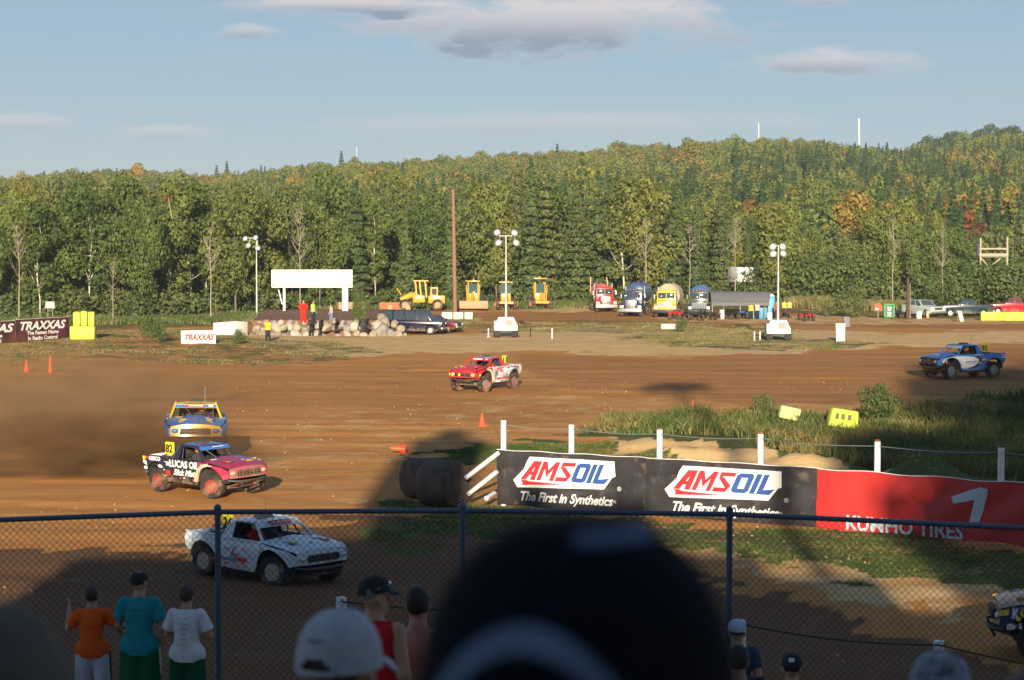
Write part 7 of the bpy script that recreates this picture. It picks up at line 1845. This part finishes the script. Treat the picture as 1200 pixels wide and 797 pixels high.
tank_truck('dark flat nosed truck with a blue tank, right of the yellow tank truck', on(820, 371), R(-96), DT, carp('tank_cobalt', (.04, .10, .24)), cham=mat('dull_grille', (.20, .24, .26), .6), flat=True, boxy=True, tankw=1.05, tz=2.2)
# ------------------------------------------------------------------ earth movers
EY = carp('machine_yellow', (.62, .32, .03)); ETAN = mat('dusty_blade', (.42, .28, .16), .8, var=.15, dirt=.3); EROR = mat('rusty_orange_blade', (.38, .13, .05), .8, var=.25)
DUSTRIM = rim_mesh(.45, .32, mat('dusty_rim', (.34, .25, .13), .8, dirt=.4))
def big_wheel(t, c, r_, w_):
    o = obj('wheel', TYRE_ME, t, c); o.scale = (r_ / .45, w_ / .32, r_ / .45); q = obj('rim', DUSTRIM, o)
def grader(label, loc, rz, blade=None, cabm=EY, dark=False, arms=True, H=3.25):
    t = thing('road_grader', label, 'grader', loc, rz, 'yellow earth moving machines parked by the woods')
    for s in (-1, 1):
        for x in (-2.4, -1.0): big_wheel(t, (x, s * 1.0, .65), .65, .42)
        big_wheel(t, (2.6, s * .98, .65), .65, .38)
    b = MB(); b.tube([(2.7, 0, 1.05), (2.0, 0, 1.75), (.4, 0, 1.7)], .17, 8); b.box((2.6, 0, .8), (.35, 1.7, .25)); b.build('front_frame', EY, t)
    b = MB(); b.box((-1.6, 0, 1.35), (2.6, 1.1, 1.0)); b.box((-2.7, 0, 1.4), (.3, .9, .7)); b.build('engine_cover', EY, t, bevel=.06)
    b = MB(); b.box((.3, 0, 1.35), (1.2, 1.15, .9)); b.build('cab_base', EY, t, bevel=.04)
    for sx in (-.3, .9):
        for sy in (-.55, .55): b = MB(); b.box((sx, sy, 2.35), (.09, .09, 1.35)); b.build('cab_pillar', cabm, t)
    b = MB(); b.box((.3, 0, 2.3), (1.1, 1.0, 1.1)); b.build('cab_glass', glass('green_glass', (.06, .12, .11), .8), t)
    b = MB(); b.box((.3, 0, H - .12), (1.75, 1.6, .14)); b.build('cab_roof', EY if not dark else cabm, t, bevel=.03)
    b = MB(); b.ball((.4, 0, H + .02), (.1, .1, .12), 8, 6); b.build('beacon', mat('amber_marker', (.7, .3, .03), .3), t, 60)
    if arms:
        for s in (-1, 1): b = MB(); b.tube([(1.1, s * .75, 2.7), (1.35, s * .62, .8)], .08, 8); b.tube([(1.1, s * .5, 1.9), (1.1, s * .8, 2.0)], .06, 6); b.build('lift_arm', EY, t)
    b = MB(); b.lathe([(.62, -.08), (.7, 0), (.62, .08)], 24, 'z', (1.1, 0, .85)); b.box((1.1, 0, .55), (.12, 2.9, .5), (0, 0, .35)); b.build('mouldboard', EROR, t)
    if blade: b = MB(); b.grid(lambda u, v: (3.35 + .12 * math.cos((v - .5) * 3), (u - .5) * blade, .15 + .85 * v), 10, 5); b.grid(lambda u, v: (3.28 + .12 * math.cos((v - .5) * 3), (u - .5) * blade, .15 + .85 * v), 10, 5, True); b.build('front_blade', ETAN, t, 60)
    return t
grader('yellow grader with a wide dusty front blade, right of the tall brown pole', on(555, 362), R(-92), 3.5)
grader('yellow tractor with a dark cab and flat orange roof behind the lamp tower', on(592.5, 362), R(-88), None, DARKM, False, False, 3.2)
grader('tall narrow yellow grader, rightmost of the machines', on(632, 361.5), R(-84), None, EY, False, True, 3.6)
def scraper():
    t = thing('scraper', 'long low yellow scraper with a rusty blade left of the tall brown pole', 'scraper', on(489, 364), 0, 'yellow earth moving machines parked by the woods'); t.scale = (1.1,) * 3
    for x in (-1.2, 2.1):
        for s in (-1, 1): big_wheel(t, (x, s * .9, .6), .6, .42)
    b = MB(); b.box((-2.2, -.9, .5), (3.2, .2, .75)); b.build('rusty_blade', EROR, t, bevel=.03)
    b = MB(); b.tube([(-1.7, -.4, 1.1), (-.6, -.2, 1.6), (.3, 0, 1.3)], [.28, .34, .3], 8); b.box((.2, 0, 1.2), (1.2, 1.1, .7)); b.build('gooseneck', EY, t, bevel=.02)
    b = MB(); b.tube([(-1.6, -.5, 1.6), (-2.05, -.5, 2.3)], .07, 6); b.tube([(-1.0, .2, 1.2), (-.2, .2, 1.9)], .09, 6); b.build('lift_arm', EY, t)
    b = MB(); b.box((.4, 0, 3.05), (1.5, 1.3, .12)); b.build('canopy', EY, t)
    for x in (-.1, .35, .9): b = MB(); b.box((x, -.55, 2.2), (.13, .12, 1.7), (0, R(-6), 0)); b.build('canopy_post', EY, t)
    for x in (-.1, .9): b = MB(); b.box((x, .55, 2.2), (.1, .1, 1.7)); b.build('canopy_post', EY, t)
    b = MB(); b.box((2.0, 0, 1.15), (1.7, 1.2, .8)); b.build('engine_cover', EY, t, bevel=.06)
    b = MB(); b.box((1.75, -.5, 1.95), (.75, .06, .9)); b.build('radiator_frame', EY, t); b = MB(); b.box((1.75, -.54, 1.95), (.5, .05, .62)); b.build('radiator', GRILL, t)
    for x in (-2.7, -.9): b = MB(); b.box((x, -1.05, .3), (.4, .25, .6)); b.build('blade_support', ETAN, t)
scraper()
def dozer():
    t = thing('bulldozer', 'dusty yellow bulldozer half hidden behind the right leg of the blank board', 'bulldozer', on(410, 372.5), R(200), 'yellow earth moving machines parked by the woods'); D = mat('dusty_machine', (.36, .26, .13), .8, var=.2, dirt=.3)
    for s in (-1, 1):
        b = MB(); b.prism([(-1.5, .25), (-1.3, .05), (1.3, .05), (1.5, .25), (1.5, .65), (1.3, .85), (-1.3, .85), (-1.5, .65)], s * .7, s * 1.15); b.build('track', TYRE_C, t, bevel=.05)
    b = MB(); b.box((.5, 0, 1.2), (1.7, 1.2, .9)); b.build('engine_cover', D, t, bevel=.05)
    b = MB(); b.box((2.1, 0, .6), (.15, 3.0, 1.0)); b.build('blade', D, t, bevel=.03); b = MB(); b.box((-.9, 0, 1.3), (.9, 1.3, .8)); b.build('seat_box', D, t, bevel=.03)
    b = MB(); b.box((-.8, 0, 2.7), (1.3, 1.3, .1)); b.build('canopy', DARKM, t)
    for sx in (-1.35, -.25):
        for sy in (-.55, .55): b = MB(); b.box((sx, sy, 2.1), (.08, .08, 1.2)); b.build('canopy_post', DARKM, t)
dozer()
# ------------------------------------------------------------------ canopy, toilet cabin, quad bikes
def canopy():
    a, c = on(834, 374), on(901, 374); Y = a.y - .0; k = Y / F; x0, x1 = a.x, c.x; z = lambda py: CZ - (py - 270) * k - a.z
    t = thing('canopy_tent', 'long grey canopy tent beside the blue toilet cabin', 'tent', a); W = x1 - x0; top, lo, Dp = z(342.5), z(355), 4.2
    G_ = mat('grey_canopy_cloth', (.13, .13, .14), .8, var=.1, bump=.2)
    def roof(u, v):
        x = W * (-.005 + 1.01 * u); y = Dp * v; r_ = 1 - abs(2 * v - 1); return (x + (.5 * r_ if u > .5 else 0) * (1 if u > .98 else 0), y - .05, lo + (top - lo) * min(1, r_ * 1.6) + .05 * math.sin(u * math.pi * 3) ** 2 * r_)
    for q in (0, 1): 
        pass
    b = MB(); b.grid(roof, 18, 8); b.grid(lambda u, v: (roof(u, v)[0], roof(u, v)[1], roof(u, v)[2] - .03), 18, 8, True); b.build('canopy_cloth', G_, t, 60)
    b = MB(); b.grid(lambda u, v: (W * u * 1.01, -.06, lo - .28 * v - .02 * math.sin(u * 40)), 40, 1); b.grid(lambda u, v: (W * u * 1.01, -.05, lo - .28 * v), 40, 1, True); b.build('valance', G_, t, 60)
    b = MB(); b.add([(W * 1.006, 0, lo), (W * 1.006, Dp, lo), (W * 1.006, Dp * .66, top), (W * 1.006, Dp * .34, top)], [(0, 1, 2, 3)]); b.build('gable', mat('dark_gable', (.04, .04, .045), .9), t, None)
    for x in (.05, W * .5, W * .93, W * .995):
        for y in (0, Dp): b = MB(); b.tube([(x, y, 0), (x, y, lo)], .04, 6); b.build('pole', MAST, t, 60)
    # second lighter tent behind
    a2 = on(870, 370); t2 = thing('canopy_tent', 'pale peaked tent roof showing above the grey canopy', 'tent', a2 + Vector((0, 3.5, 0))); P_ = mat('pale_tent_cloth', (.42, .42, .42), .8); hh = CZ - (341 - 270) * (a2.y + 3.5) / F - a2.z
    b = MB(); b.add([(-1.6, -1.5, hh - .9), (1.8, -1.5, hh - .9), (1.8, 1.5, hh - .9), (-1.6, 1.5, hh - .9), (.6, 0, hh)], [(0, 1, 4), (1, 2, 4), (2, 3, 4), (3, 0, 4)]); b.build('tent_roof', P_, t2, None)
    for x in (-1.5, 1.7):
        for y in (-1.4, 1.4): b = MB(); b.tube([(x, y, 0), (x, y, hh - .9)], .03, 6); b.build('pole', MAST, t2, 60)
    g = on(903, 373); t = thing('portable_toilet', 'blue portable toilet cabin at the right end of the canopy', 'toilet cabin', g + Vector((0, 2.2, 0))); BL = mat('toilet_blue', (.05, .26, .45), .5, var=.08)
    b = MB(); b.box((0, 0, 1.1), (1.25, 1.2, 2.2)); b.build('cabin', BL, t, bevel=.04)
    for q in range(3): b = MB(); b.box((-.4 + q * .4, -.62, 1.1), (.05, .04, 2.0)); b.build('rib', mat('toilet_blue_dark', (.03, .17, .32), .5), t)
    b = MB(); b.box((0, 0, 2.32), (1.3, 1.25, .24), top=(.7, .8)); b.build('roof', mat('pale_toilet_roof', (.45, .52, .55), .5), t, bevel=.03)
    b = MB(); b.box((.12, -.63, 1.05), (.7, .04, 1.8)); b.build('door', mat('toilet_blue_door', (.09, .34, .52), .5), t, bevel=.01)
    # fence panel in front, blue
    g = on(893, 374); t = thing('folding_screen', 'low blue panel between the canopy pole and the toilet cabin', 'panel', g + Vector((0, 1.2, 0)))
    b = MB(); b.box((0, 0, .75), (1.5, .06, 1.5)); b.build('panel', BL, t, bevel=.01); [ (lambda b: (b.tube([(s, 0, 0), (s, 0, 1.6)], .04, 6), b.build('post', MAST, t)))(MB()) for s in (-.72, .72)]
canopy()
def quad(label, px, pyb, rz, m, rider=None, sc=1.0):
    g = on(px, pyb); t = thing('quad_bike', label, 'quad bike', g, rz, 'quad bikes and small carts near the canopy', sc)
    for x in (.62, -.6):
        for s in (-1, 1):
            o = obj('wheel', TYRE_ME, t, (x, s * .45, .29)); o.scale = (.64, .85, .64)
    b = MB(); b.box((.05, 0, .62), (1.1, .34, .26), top=(.8, .8)); b.build('seat', BLACK, t, bevel=.04)
    for s in (-1, 1):
        for x in (.62, -.6): b = MB(); b.grid(lambda u, v: (x + .42 * math.cos(R(150 - 120 * u)), s * (.24 + .32 * v), .30 + .38 * math.sin(R(150 - 120 * u))), 6, 2); b.build('mudguard', m, t, 60)
    b = MB(); b.box((.55, 0, .72), (.4, .36, .22), (0, R(15), 0)); b.build('front_cowl', m, t, bevel=.03)
    b = MB(); b.tube([(.4, -.38, 1.0), (.45, 0, .9), (.4, .38, 1.0)], .022, 6); b.tube([(.45, 0, .9), (.6, 0, .6)], .03, 6); b.build('handlebar', DARKM, t)
    b = MB(); b.box((.75, 0, .80), (.4, .6, .03)); b.box((-.8, 0, .78), (.5, .7, .03)); b.build('rack', DARKM, t)
    return t
quad('small red cart in front of the yellow tank truck', 792, 374.5, R(-100), RT, sc=1.15)
quad('dark quad bike in front of the flat nosed truck', 815, 375.5, R(-20), DARKM, sc=1.2)
quad('second dark quad bike, nearest the canopy', 831, 375.5, R(-160), DARKM, sc=1.15)
quad('quad bike half hidden in the grass right of the lamp tower', 945, 376, R(-70), RT)
quad('dark red quad bike right of the toilet cabin', 920, 372.5, R(-95), carp('quad_maroon', (.15, .03, .04)), sc=1.1)
quad('quad bike leaning by the short dark pole', 1054, 372.5, R(-120), DARKM, sc=.85)
quad('blue quad bike standing under the canopy', 868, 373.5, R(-80), carp('quad_blue', (.05, .12, .25)), sc=1.1)
quad('black quad bike under the left half of the canopy', 857, 374, R(-60), DARKM)
LIMES = cloth('lime_helmet_top', (.5, .75, .1))
far_person(880, 374.2, 'standing marshal in a yellow vest under the canopy', VEST, DK, 1.7, -1.6, group='people under the canopy')
far_person(887.5, 374, 'person in a pale shirt beside the yellow vest under the canopy', cloth('pale_pink_shirt', (.6, .5, .46)), DK, 1.75, -1.4, group='people under the canopy')
far_person(909.5, 373, 'person in a red top and dark trousers right of the toilet cabin', cloth('dull_red_shirt', (.35, .06, .05)), DK, 1.7, -1.3)
far_person(919, 371, 'rider in a lime top behind the dark red quad bike', LIMES, DK, 1.75, -1.5)
far_person(925, 370.5, 'second rider in a lime top, right of the first one', LIMES, DK, 1.7, -1.8)
# pale camper roof among the trees
def camper():
    Y = 264; k = Y / F; t = thing('camper', 'white camper half hidden among the trees above the canopy', 'camper', (xat(868, Y), Y, hz(xat(868, Y), Y)), R(15))
    z1 = CZ - (313 - 270) * k - t.location.z
    b = MB(); b.box((0, 0, z1 - .9), (2.1, 3.5, 1.8), top=(.94, 1)); b.build('body', WHITEP, t, bevel=.1)
    b = MB(); b.box((-.3, -1.76, z1 - .8), (.6, .04, .4)); b.build('window', GL, t)
    b = MB(); b.box((0, 0, (z1 - 1.8) / 2), (1.6, 3.0, z1 - 1.8)); b.build('undercarriage', DARKM, t)
camper()
# ------------------------------------------------------------------ reeds, grass, undergrowth, clods
def blades(name, label, pts, hts, m, wid=.02, per=1, lean=.25, seed=1, spread=.1):
    r_ = np.random.RandomState(seed); n = len(pts); P = np.repeat(pts, per, 0) + np.concatenate([r_.normal(size=(n * per, 2)) * spread, np.zeros((n * per, 1))], 1); H = np.repeat(hts, per) * r_.uniform(.55, 1.1, n * per); n *= per
    a = r_.rand(n) * 6.283; w_ = wid * r_.uniform(.6, 1.4, n); l = r_.normal(size=(n, 2)) * lean
    dx, dy = np.cos(a) * w_, np.sin(a) * w_
    def pt(f, s): return np.stack([P[:, 0] + dx * s + l[:, 0] * H * f * f, P[:, 1] + dy * s + l[:, 1] * H * f * f, P[:, 2] + H * f * (1 - .12 * f)], 1)
    V = np.stack([pt(0, -1), pt(0, 1), pt(.55, .8), pt(.55, -.8), pt(1, .12), pt(1, -.12)], 1).reshape(-1, 3)
    b_ = np.arange(n)[:, None] * 6; Fq = np.concatenate([b_ + np.array([0, 1, 2, 3]), b_ + np.array([3, 2, 4, 5])])
    me = bpy.data.meshes.new(name); set_mesh(me, V, Fq); me.materials.append(m); o = obj(name, me); return tag(o, label, kind='stuff')
def gmat(name, cols): return leaf_mat(name, cols, .2)
def grass_mat(name, c0, c1, c2):
    m = leaf_mat(name, [c0, c1], .2); nt = m.node_tree
    # colour per plant and in broad drifts
    rp = [n for n in nt.nodes if n.type == 'VALTORGB'][0]; geo = [n for n in nt.nodes if n.type == 'NEW_GEOMETRY'][0]
    tc = [n for n in nt.nodes if n.type == 'TEX_COORD'][0]
    nz = nt.nodes.new('ShaderNodeTexNoise'); nz.inputs['Scale'].default_value = .22; nz.inputs['Detail'].default_value = 4; nt.links.new(tc.outputs['Object'], nz.inputs['Vector'])
    ad = nt.nodes.new('ShaderNodeMath'); ad.operation = 'MULTIPLY_ADD'; ad.inputs[1].default_value = .5; nt.links.new(geo.outputs['Random Per Island'], ad.inputs[0])
    mr = nt.nodes.new('ShaderNodeMapRange'); mr.inputs[1].default_value = .35; mr.inputs[2].default_value = .65; mr.inputs[3].default_value = -.1; mr.inputs[4].default_value = .7; nt.links.new(nz.outputs[0], mr.inputs[0]); nt.links.new(mr.outputs[0], ad.inputs[2])
    nt.links.new(ad.outputs[0], rp.inputs[0]); e = rp.color_ramp.elements.new(.5); e.color = (*c2, 1)
    return m
REED = grass_mat('reed_blades', (.07, .115, .032), (.30, .23, .09), (.12, .155, .045)); SHORT = grass_mat('short_grass_blades', (.07, .12, .03), (.22, .21, .08), (.11, .15, .04)); DRYG = grass_mat('dry_grass_blades', (.15, .155, .055), (.34, .27, .13), (.22, .20, .075))
def scatter(n, polys, seed, ymin=30):
    r_ = np.random.RandomState(seed); out = []
    for poly in polys:
        g = [gnd(px, py) for px, py in poly]; xs = [p.x for p in g]; ys = [p.y for p in g]
        m_ = max(200, n); X = r_.uniform(min(xs), max(xs), m_ * 2); Y = r_.uniform(max(ymin, min(ys)), max(ys), m_ * 2)
        k = F / Y; jx = (noise2(X, Y, 31, 4, .35) - .5) * 5 * k; jy = (noise2(X, Y, 37, 4, .35) - .5) * 81 * k / Y
        ins = inside(600 + X * k + jx, 270 + CZ * k + jy, poly); out.append(np.stack([X[ins], Y[ins]], 1)[:m_])
    P = np.concatenate(out); return np.column_stack([P, height(P[:, 0], P[:, 1]) - .03])
reedpoly = [(676, 514), (740, 496), (810, 490), (960, 482), (1060, 482), (1420, 458), (1420, 600), (1120, 562), (1030, 552), (965, 546), (920, 530), (870, 516), (800, 512), (740, 516)]
P = scatter(13000, [reedpoly], 61)
dn = noise2(P[:, 0], P[:, 1], 62, 3, .35); P = P[dn > .28]; dn = dn[dn > .28]
blades('reeds', 'tall green and tan reeds and grass filling the hollow behind the banners', P, .25 + 1.6 * np.clip(dn - .26, 0, 1), REED, .03, 5, .38, 5, .22)
P = scatter(14000, [g_[0] for g_ in GRASS[1:2]], 63); Q_ = scatter(26000, [GRASS[2][0]], 64); n_ = noise2(Q_[:, 0], Q_[:, 1], 41, 4, .5); Q_ = Q_[n_ > .40]; P = np.concatenate([P, Q_])
blades('short_grass', 'thin short grass growing along the foot of the banners', P, np.full(len(P), .11), SHORT, .012, 2, .5, 6, .05)
P = scatter(9000, [g_[0] for g_ in (GRASS[0], GRASS[3], GRASS[4], GRASS[5])], 65); n_ = noise2(P[:, 0], P[:, 1], 44, 3, .3); P = P[n_ > .47]
blades('berm_grass', 'sparse dry grass tufts on the berm and the infield strips', P, np.full(len(P), .15), DRYG, .025, 3, .5, 7, .14)
# tall dry grass in front of the right hand shrubs and along the forest foot
def strip(n, px0, px1, y0, y1, seed):
    r_ = np.random.RandomState(seed); px = r_.uniform(px0, px1, n); Y = r_.uniform(y0, y1, n); X = (px - 600) / F * Y; return np.column_stack([X, Y, height(X, Y) - .05])
P = strip(9000, 925, 1300, 243, 262, 71); blades('tall_dry_grass', 'tall yellowing grass in front of the willow shrubs on the right', P, .6 + 1.1 * noise2(P[:, 0], P[:, 1], 72, 3, .3), DRYG, .06, 3, .25, 8, .2)
P = np.concatenate([strip(5000, -80, 300, 207, 232, 73), strip(4500, 300, 930, 246, 268, 74)]); blades('edge_grass', 'rough grass along the foot of the forest', P, .35 + .5 * noise2(P[:, 0], P[:, 1], 75, 3, .3), SHORT, .05, 3, .3, 9, .2)
# undergrowth below the trees, one mass
def undergrowth():
    r_ = np.random.RandomState(81); n = 900; px = r_.uniform(-90, 1300, n)
    e = np.interp(px, [-100, 0, 200, 320, 450, 600, 700, 860, 960, 1060, 1200, 1400], [216, 218, 223, 238, 258, 264, 264, 258, 254, 257, 257, 257])
    Y = e + r_.uniform(-1, 1, n) + r_.rand(n) ** 1.3 * 70; X = (px - 600) / F * Y
    s = r_.uniform(.3, .62, n) * np.where(px > 900, 1.25, 1) * np.where((px > 330) & (px < 900), .8, 1); S = np.stack([s * 1.1, s * 1.1, s], 1); T = np.stack([np.zeros(n), np.zeros(n), r_.rand(n) * 6.28], 1)
    stuff_points('undergrowth', 'low tangled undergrowth between the trunks along the whole forest edge', np.column_stack([X, Y, height(X, Y) - .2]), r_.choice([0, 1, 2], n), S, T, [tree_proto('bush', i, False)[0] for i in range(3)])
undergrowth()
# single weeds and shrubs one can pick out
for px, pyb, s, lb in ((184, 402, .30, 'small ragged shrub on the berm left of the white banner'), (175, 396, .34, 'bushy shrub behind the small ragged one on the berm'), (278, 404, .22, 'small shrub below the white concrete wall'), (425, 376, .32, 'spiky green shrub on the platform beside the board leg'),
                       (1030, 497, .36, 'tall round weed clump standing out of the reeds beside the bright lime block'), (800, 389, .24, 'grey green scrub beside the low concrete block'), (1000, 372, .62, 'round willow bush right of the lamp tower'), (975, 371, .4, 'small bush left of the round willow bush'),
                       (895, 486, .2, 'thin upright weeds at the front edge of the reed bed')):
    g = on(px, pyb) if px != 425 else gnd(px, 378, PLZ); cm, tm = tree_proto('bush', int(px) % 3, True); o = thing('shrub', lb, 'shrub', g, px * .7); o.scale = (s * (.8 if px != 425 else .6), s * .8, s * (1.0 if px != 425 else 1.3)); obj('stem', tm, o); obj('foliage', cm, o)
# loose clods and stones on the track
def clods():
    r_ = np.random.RandomState(91); n = 5200; Y = 42 + 90 * r_.rand(n) ** 1.4; X = r_.uniform(-1, 1, n) * (8 + Y * .26); z = height(X, Y)
    m = noise2(X, Y, 92, 3, .12) > .42; X, Y, z = X[m], Y[m], z[m]; n = len(X); s = .014 + .035 * r_.rand(n) ** 4; ico = bmesh.new(); bmesh.ops.create_icosphere(ico, subdivisions=1, radius=1); iv = np.array([v.co for v in ico.verts]); jf = np.array([[v.index for v in f.verts] for f in ico.faces]); ico.free()
    V = iv[None] * (s[:, None, None] * r_.uniform(.6, 1.3, (n, len(iv), 1))) + np.stack([X, Y, z + s * .2], 1)[:, None]; Fc = jf[None] + np.arange(n)[:, None, None] * len(iv)
    me = bpy.data.meshes.new('dirt_clods'); set_mesh(me, V.reshape(-1, 3), Fc.reshape(-1, 3)); me.materials.append(mat('clod_dirt', (.38, .23, .11), .95, var=.3, scale=.6)); o = obj('dirt_clods', me); tag(o, 'loose clods of dirt and small stones strewn over the track', kind='stuff')
clods()
# ------------------------------------------------------------------ dust and haze
def volume(name, mesh, label, col, dens, noise=None, aniso=0.0, loc=(0, 0, 0)):
    m = bpy.data.materials.new(name + '_air'); m.use_nodes = True; nt = m.node_tree; N, L = nt.nodes, nt.links; N.remove(N['Principled BSDF'])
    v = N.new('ShaderNodeVolumePrincipled'); v.inputs['Color'].default_value = (*col, 1); v.inputs['Density'].default_value = dens; v.inputs['Anisotropy'].default_value = aniso; L.new(v.outputs[0], N['Material Output'].inputs['Volume'])
    if noise:
        tc = N.new('ShaderNodeTexCoord'); mp = N.new('ShaderNodeMapping'); mp.inputs['Scale'].default_value = noise[2] if len(noise) > 2 else (1, 1, 1); nz = N.new('ShaderNodeTexNoise'); nz.inputs['Scale'].default_value = noise[0]; nz.inputs['Detail'].default_value = 4; L.new(tc.outputs['Object'], mp.inputs[0]); L.new(mp.outputs[0], nz.inputs['Vector'])
        ln = N.new('ShaderNodeVectorMath'); ln.operation = 'LENGTH'
        # fade towards the hull, object space is a unit ball
        L.new(tc.outputs['Object'], ln.inputs[0]); fr = N.new('ShaderNodeMapRange'); fr.inputs[1].default_value = 1.0; fr.inputs[2].default_value = .25; L.new(ln.outputs['Value'], fr.inputs[0])
        r2 = N.new('ShaderNodeMapRange'); r2.inputs[1].default_value = noise[1]; r2.inputs[2].default_value = noise[1] + .25; r2.inputs[4].default_value = dens; L.new(nz.outputs[0], r2.inputs[0])
        mu = N.new('ShaderNodeMath'); mu.operation = 'MULTIPLY'; L.new(fr.outputs[0], mu.inputs[0]); L.new(r2.outputs[0], mu.inputs[1]); L.new(mu.outputs[0], v.inputs['Density'])
    mesh.materials.append(m); o = obj(name, mesh, None, loc); return tag(o, label, kind='stuff')
def cloud(name, label, c, r_, rz, col, dens, noise):
    bm = bmesh.new(); bmesh.ops.create_icosphere(bm, subdivisions=3, radius=1.02); me = bpy.data.meshes.new(name); bm.to_mesh(me); bm.free()
    o = volume(name, me, label, col, dens, noise, .0, c); o.scale = r_; o.rotation_euler = (0, 0, rz); return o
cloud('dust_plume', 'dark brown plume of dirt thrown up behind the magenta truck', (xat(125, 80), 80, .9), (6.5, 3.4, 1.8), R(14), (.36, .20, .09), 1.8, (3.2, .42))
cloud('dust_cloud', 'brown dust cloud drifting over the far left of the track', (xat(10, 90), 90, 1.5), (10, 10, 3.2), 0, (.56, .34, .17), .5, (3.4, .45))
cloud('dust_cloud', 'thin dust over the track left of the yellow and blue truck', (xat(150, 112), 112, 1.0), (8, 7, 1.8), 0, (.42, .24, .11), .4, (3.0, .45))
cloud('dust_plume', 'thin dust behind the blue truck', (xat(1195, 132), 132, .7), (3.5, 2.5, 1.3), 0, (.5, .3, .15), .35, (1.5, .4))
cloud('dust_plume', 'thin dust behind the red truck', (xat(622, 121), 121, .5), (2.2, 2.0, .9), 0, (.5, .3, .15), .35, (1.5, .4))
b = MB(); b.box((0, 1160, 20), (2960, 2760, 140)); me = b.mesh('haze', [], None)
volume('haze', me, 'thin pale evening haze over the track and the far hill', (.86, .92, 1.0), .00014)
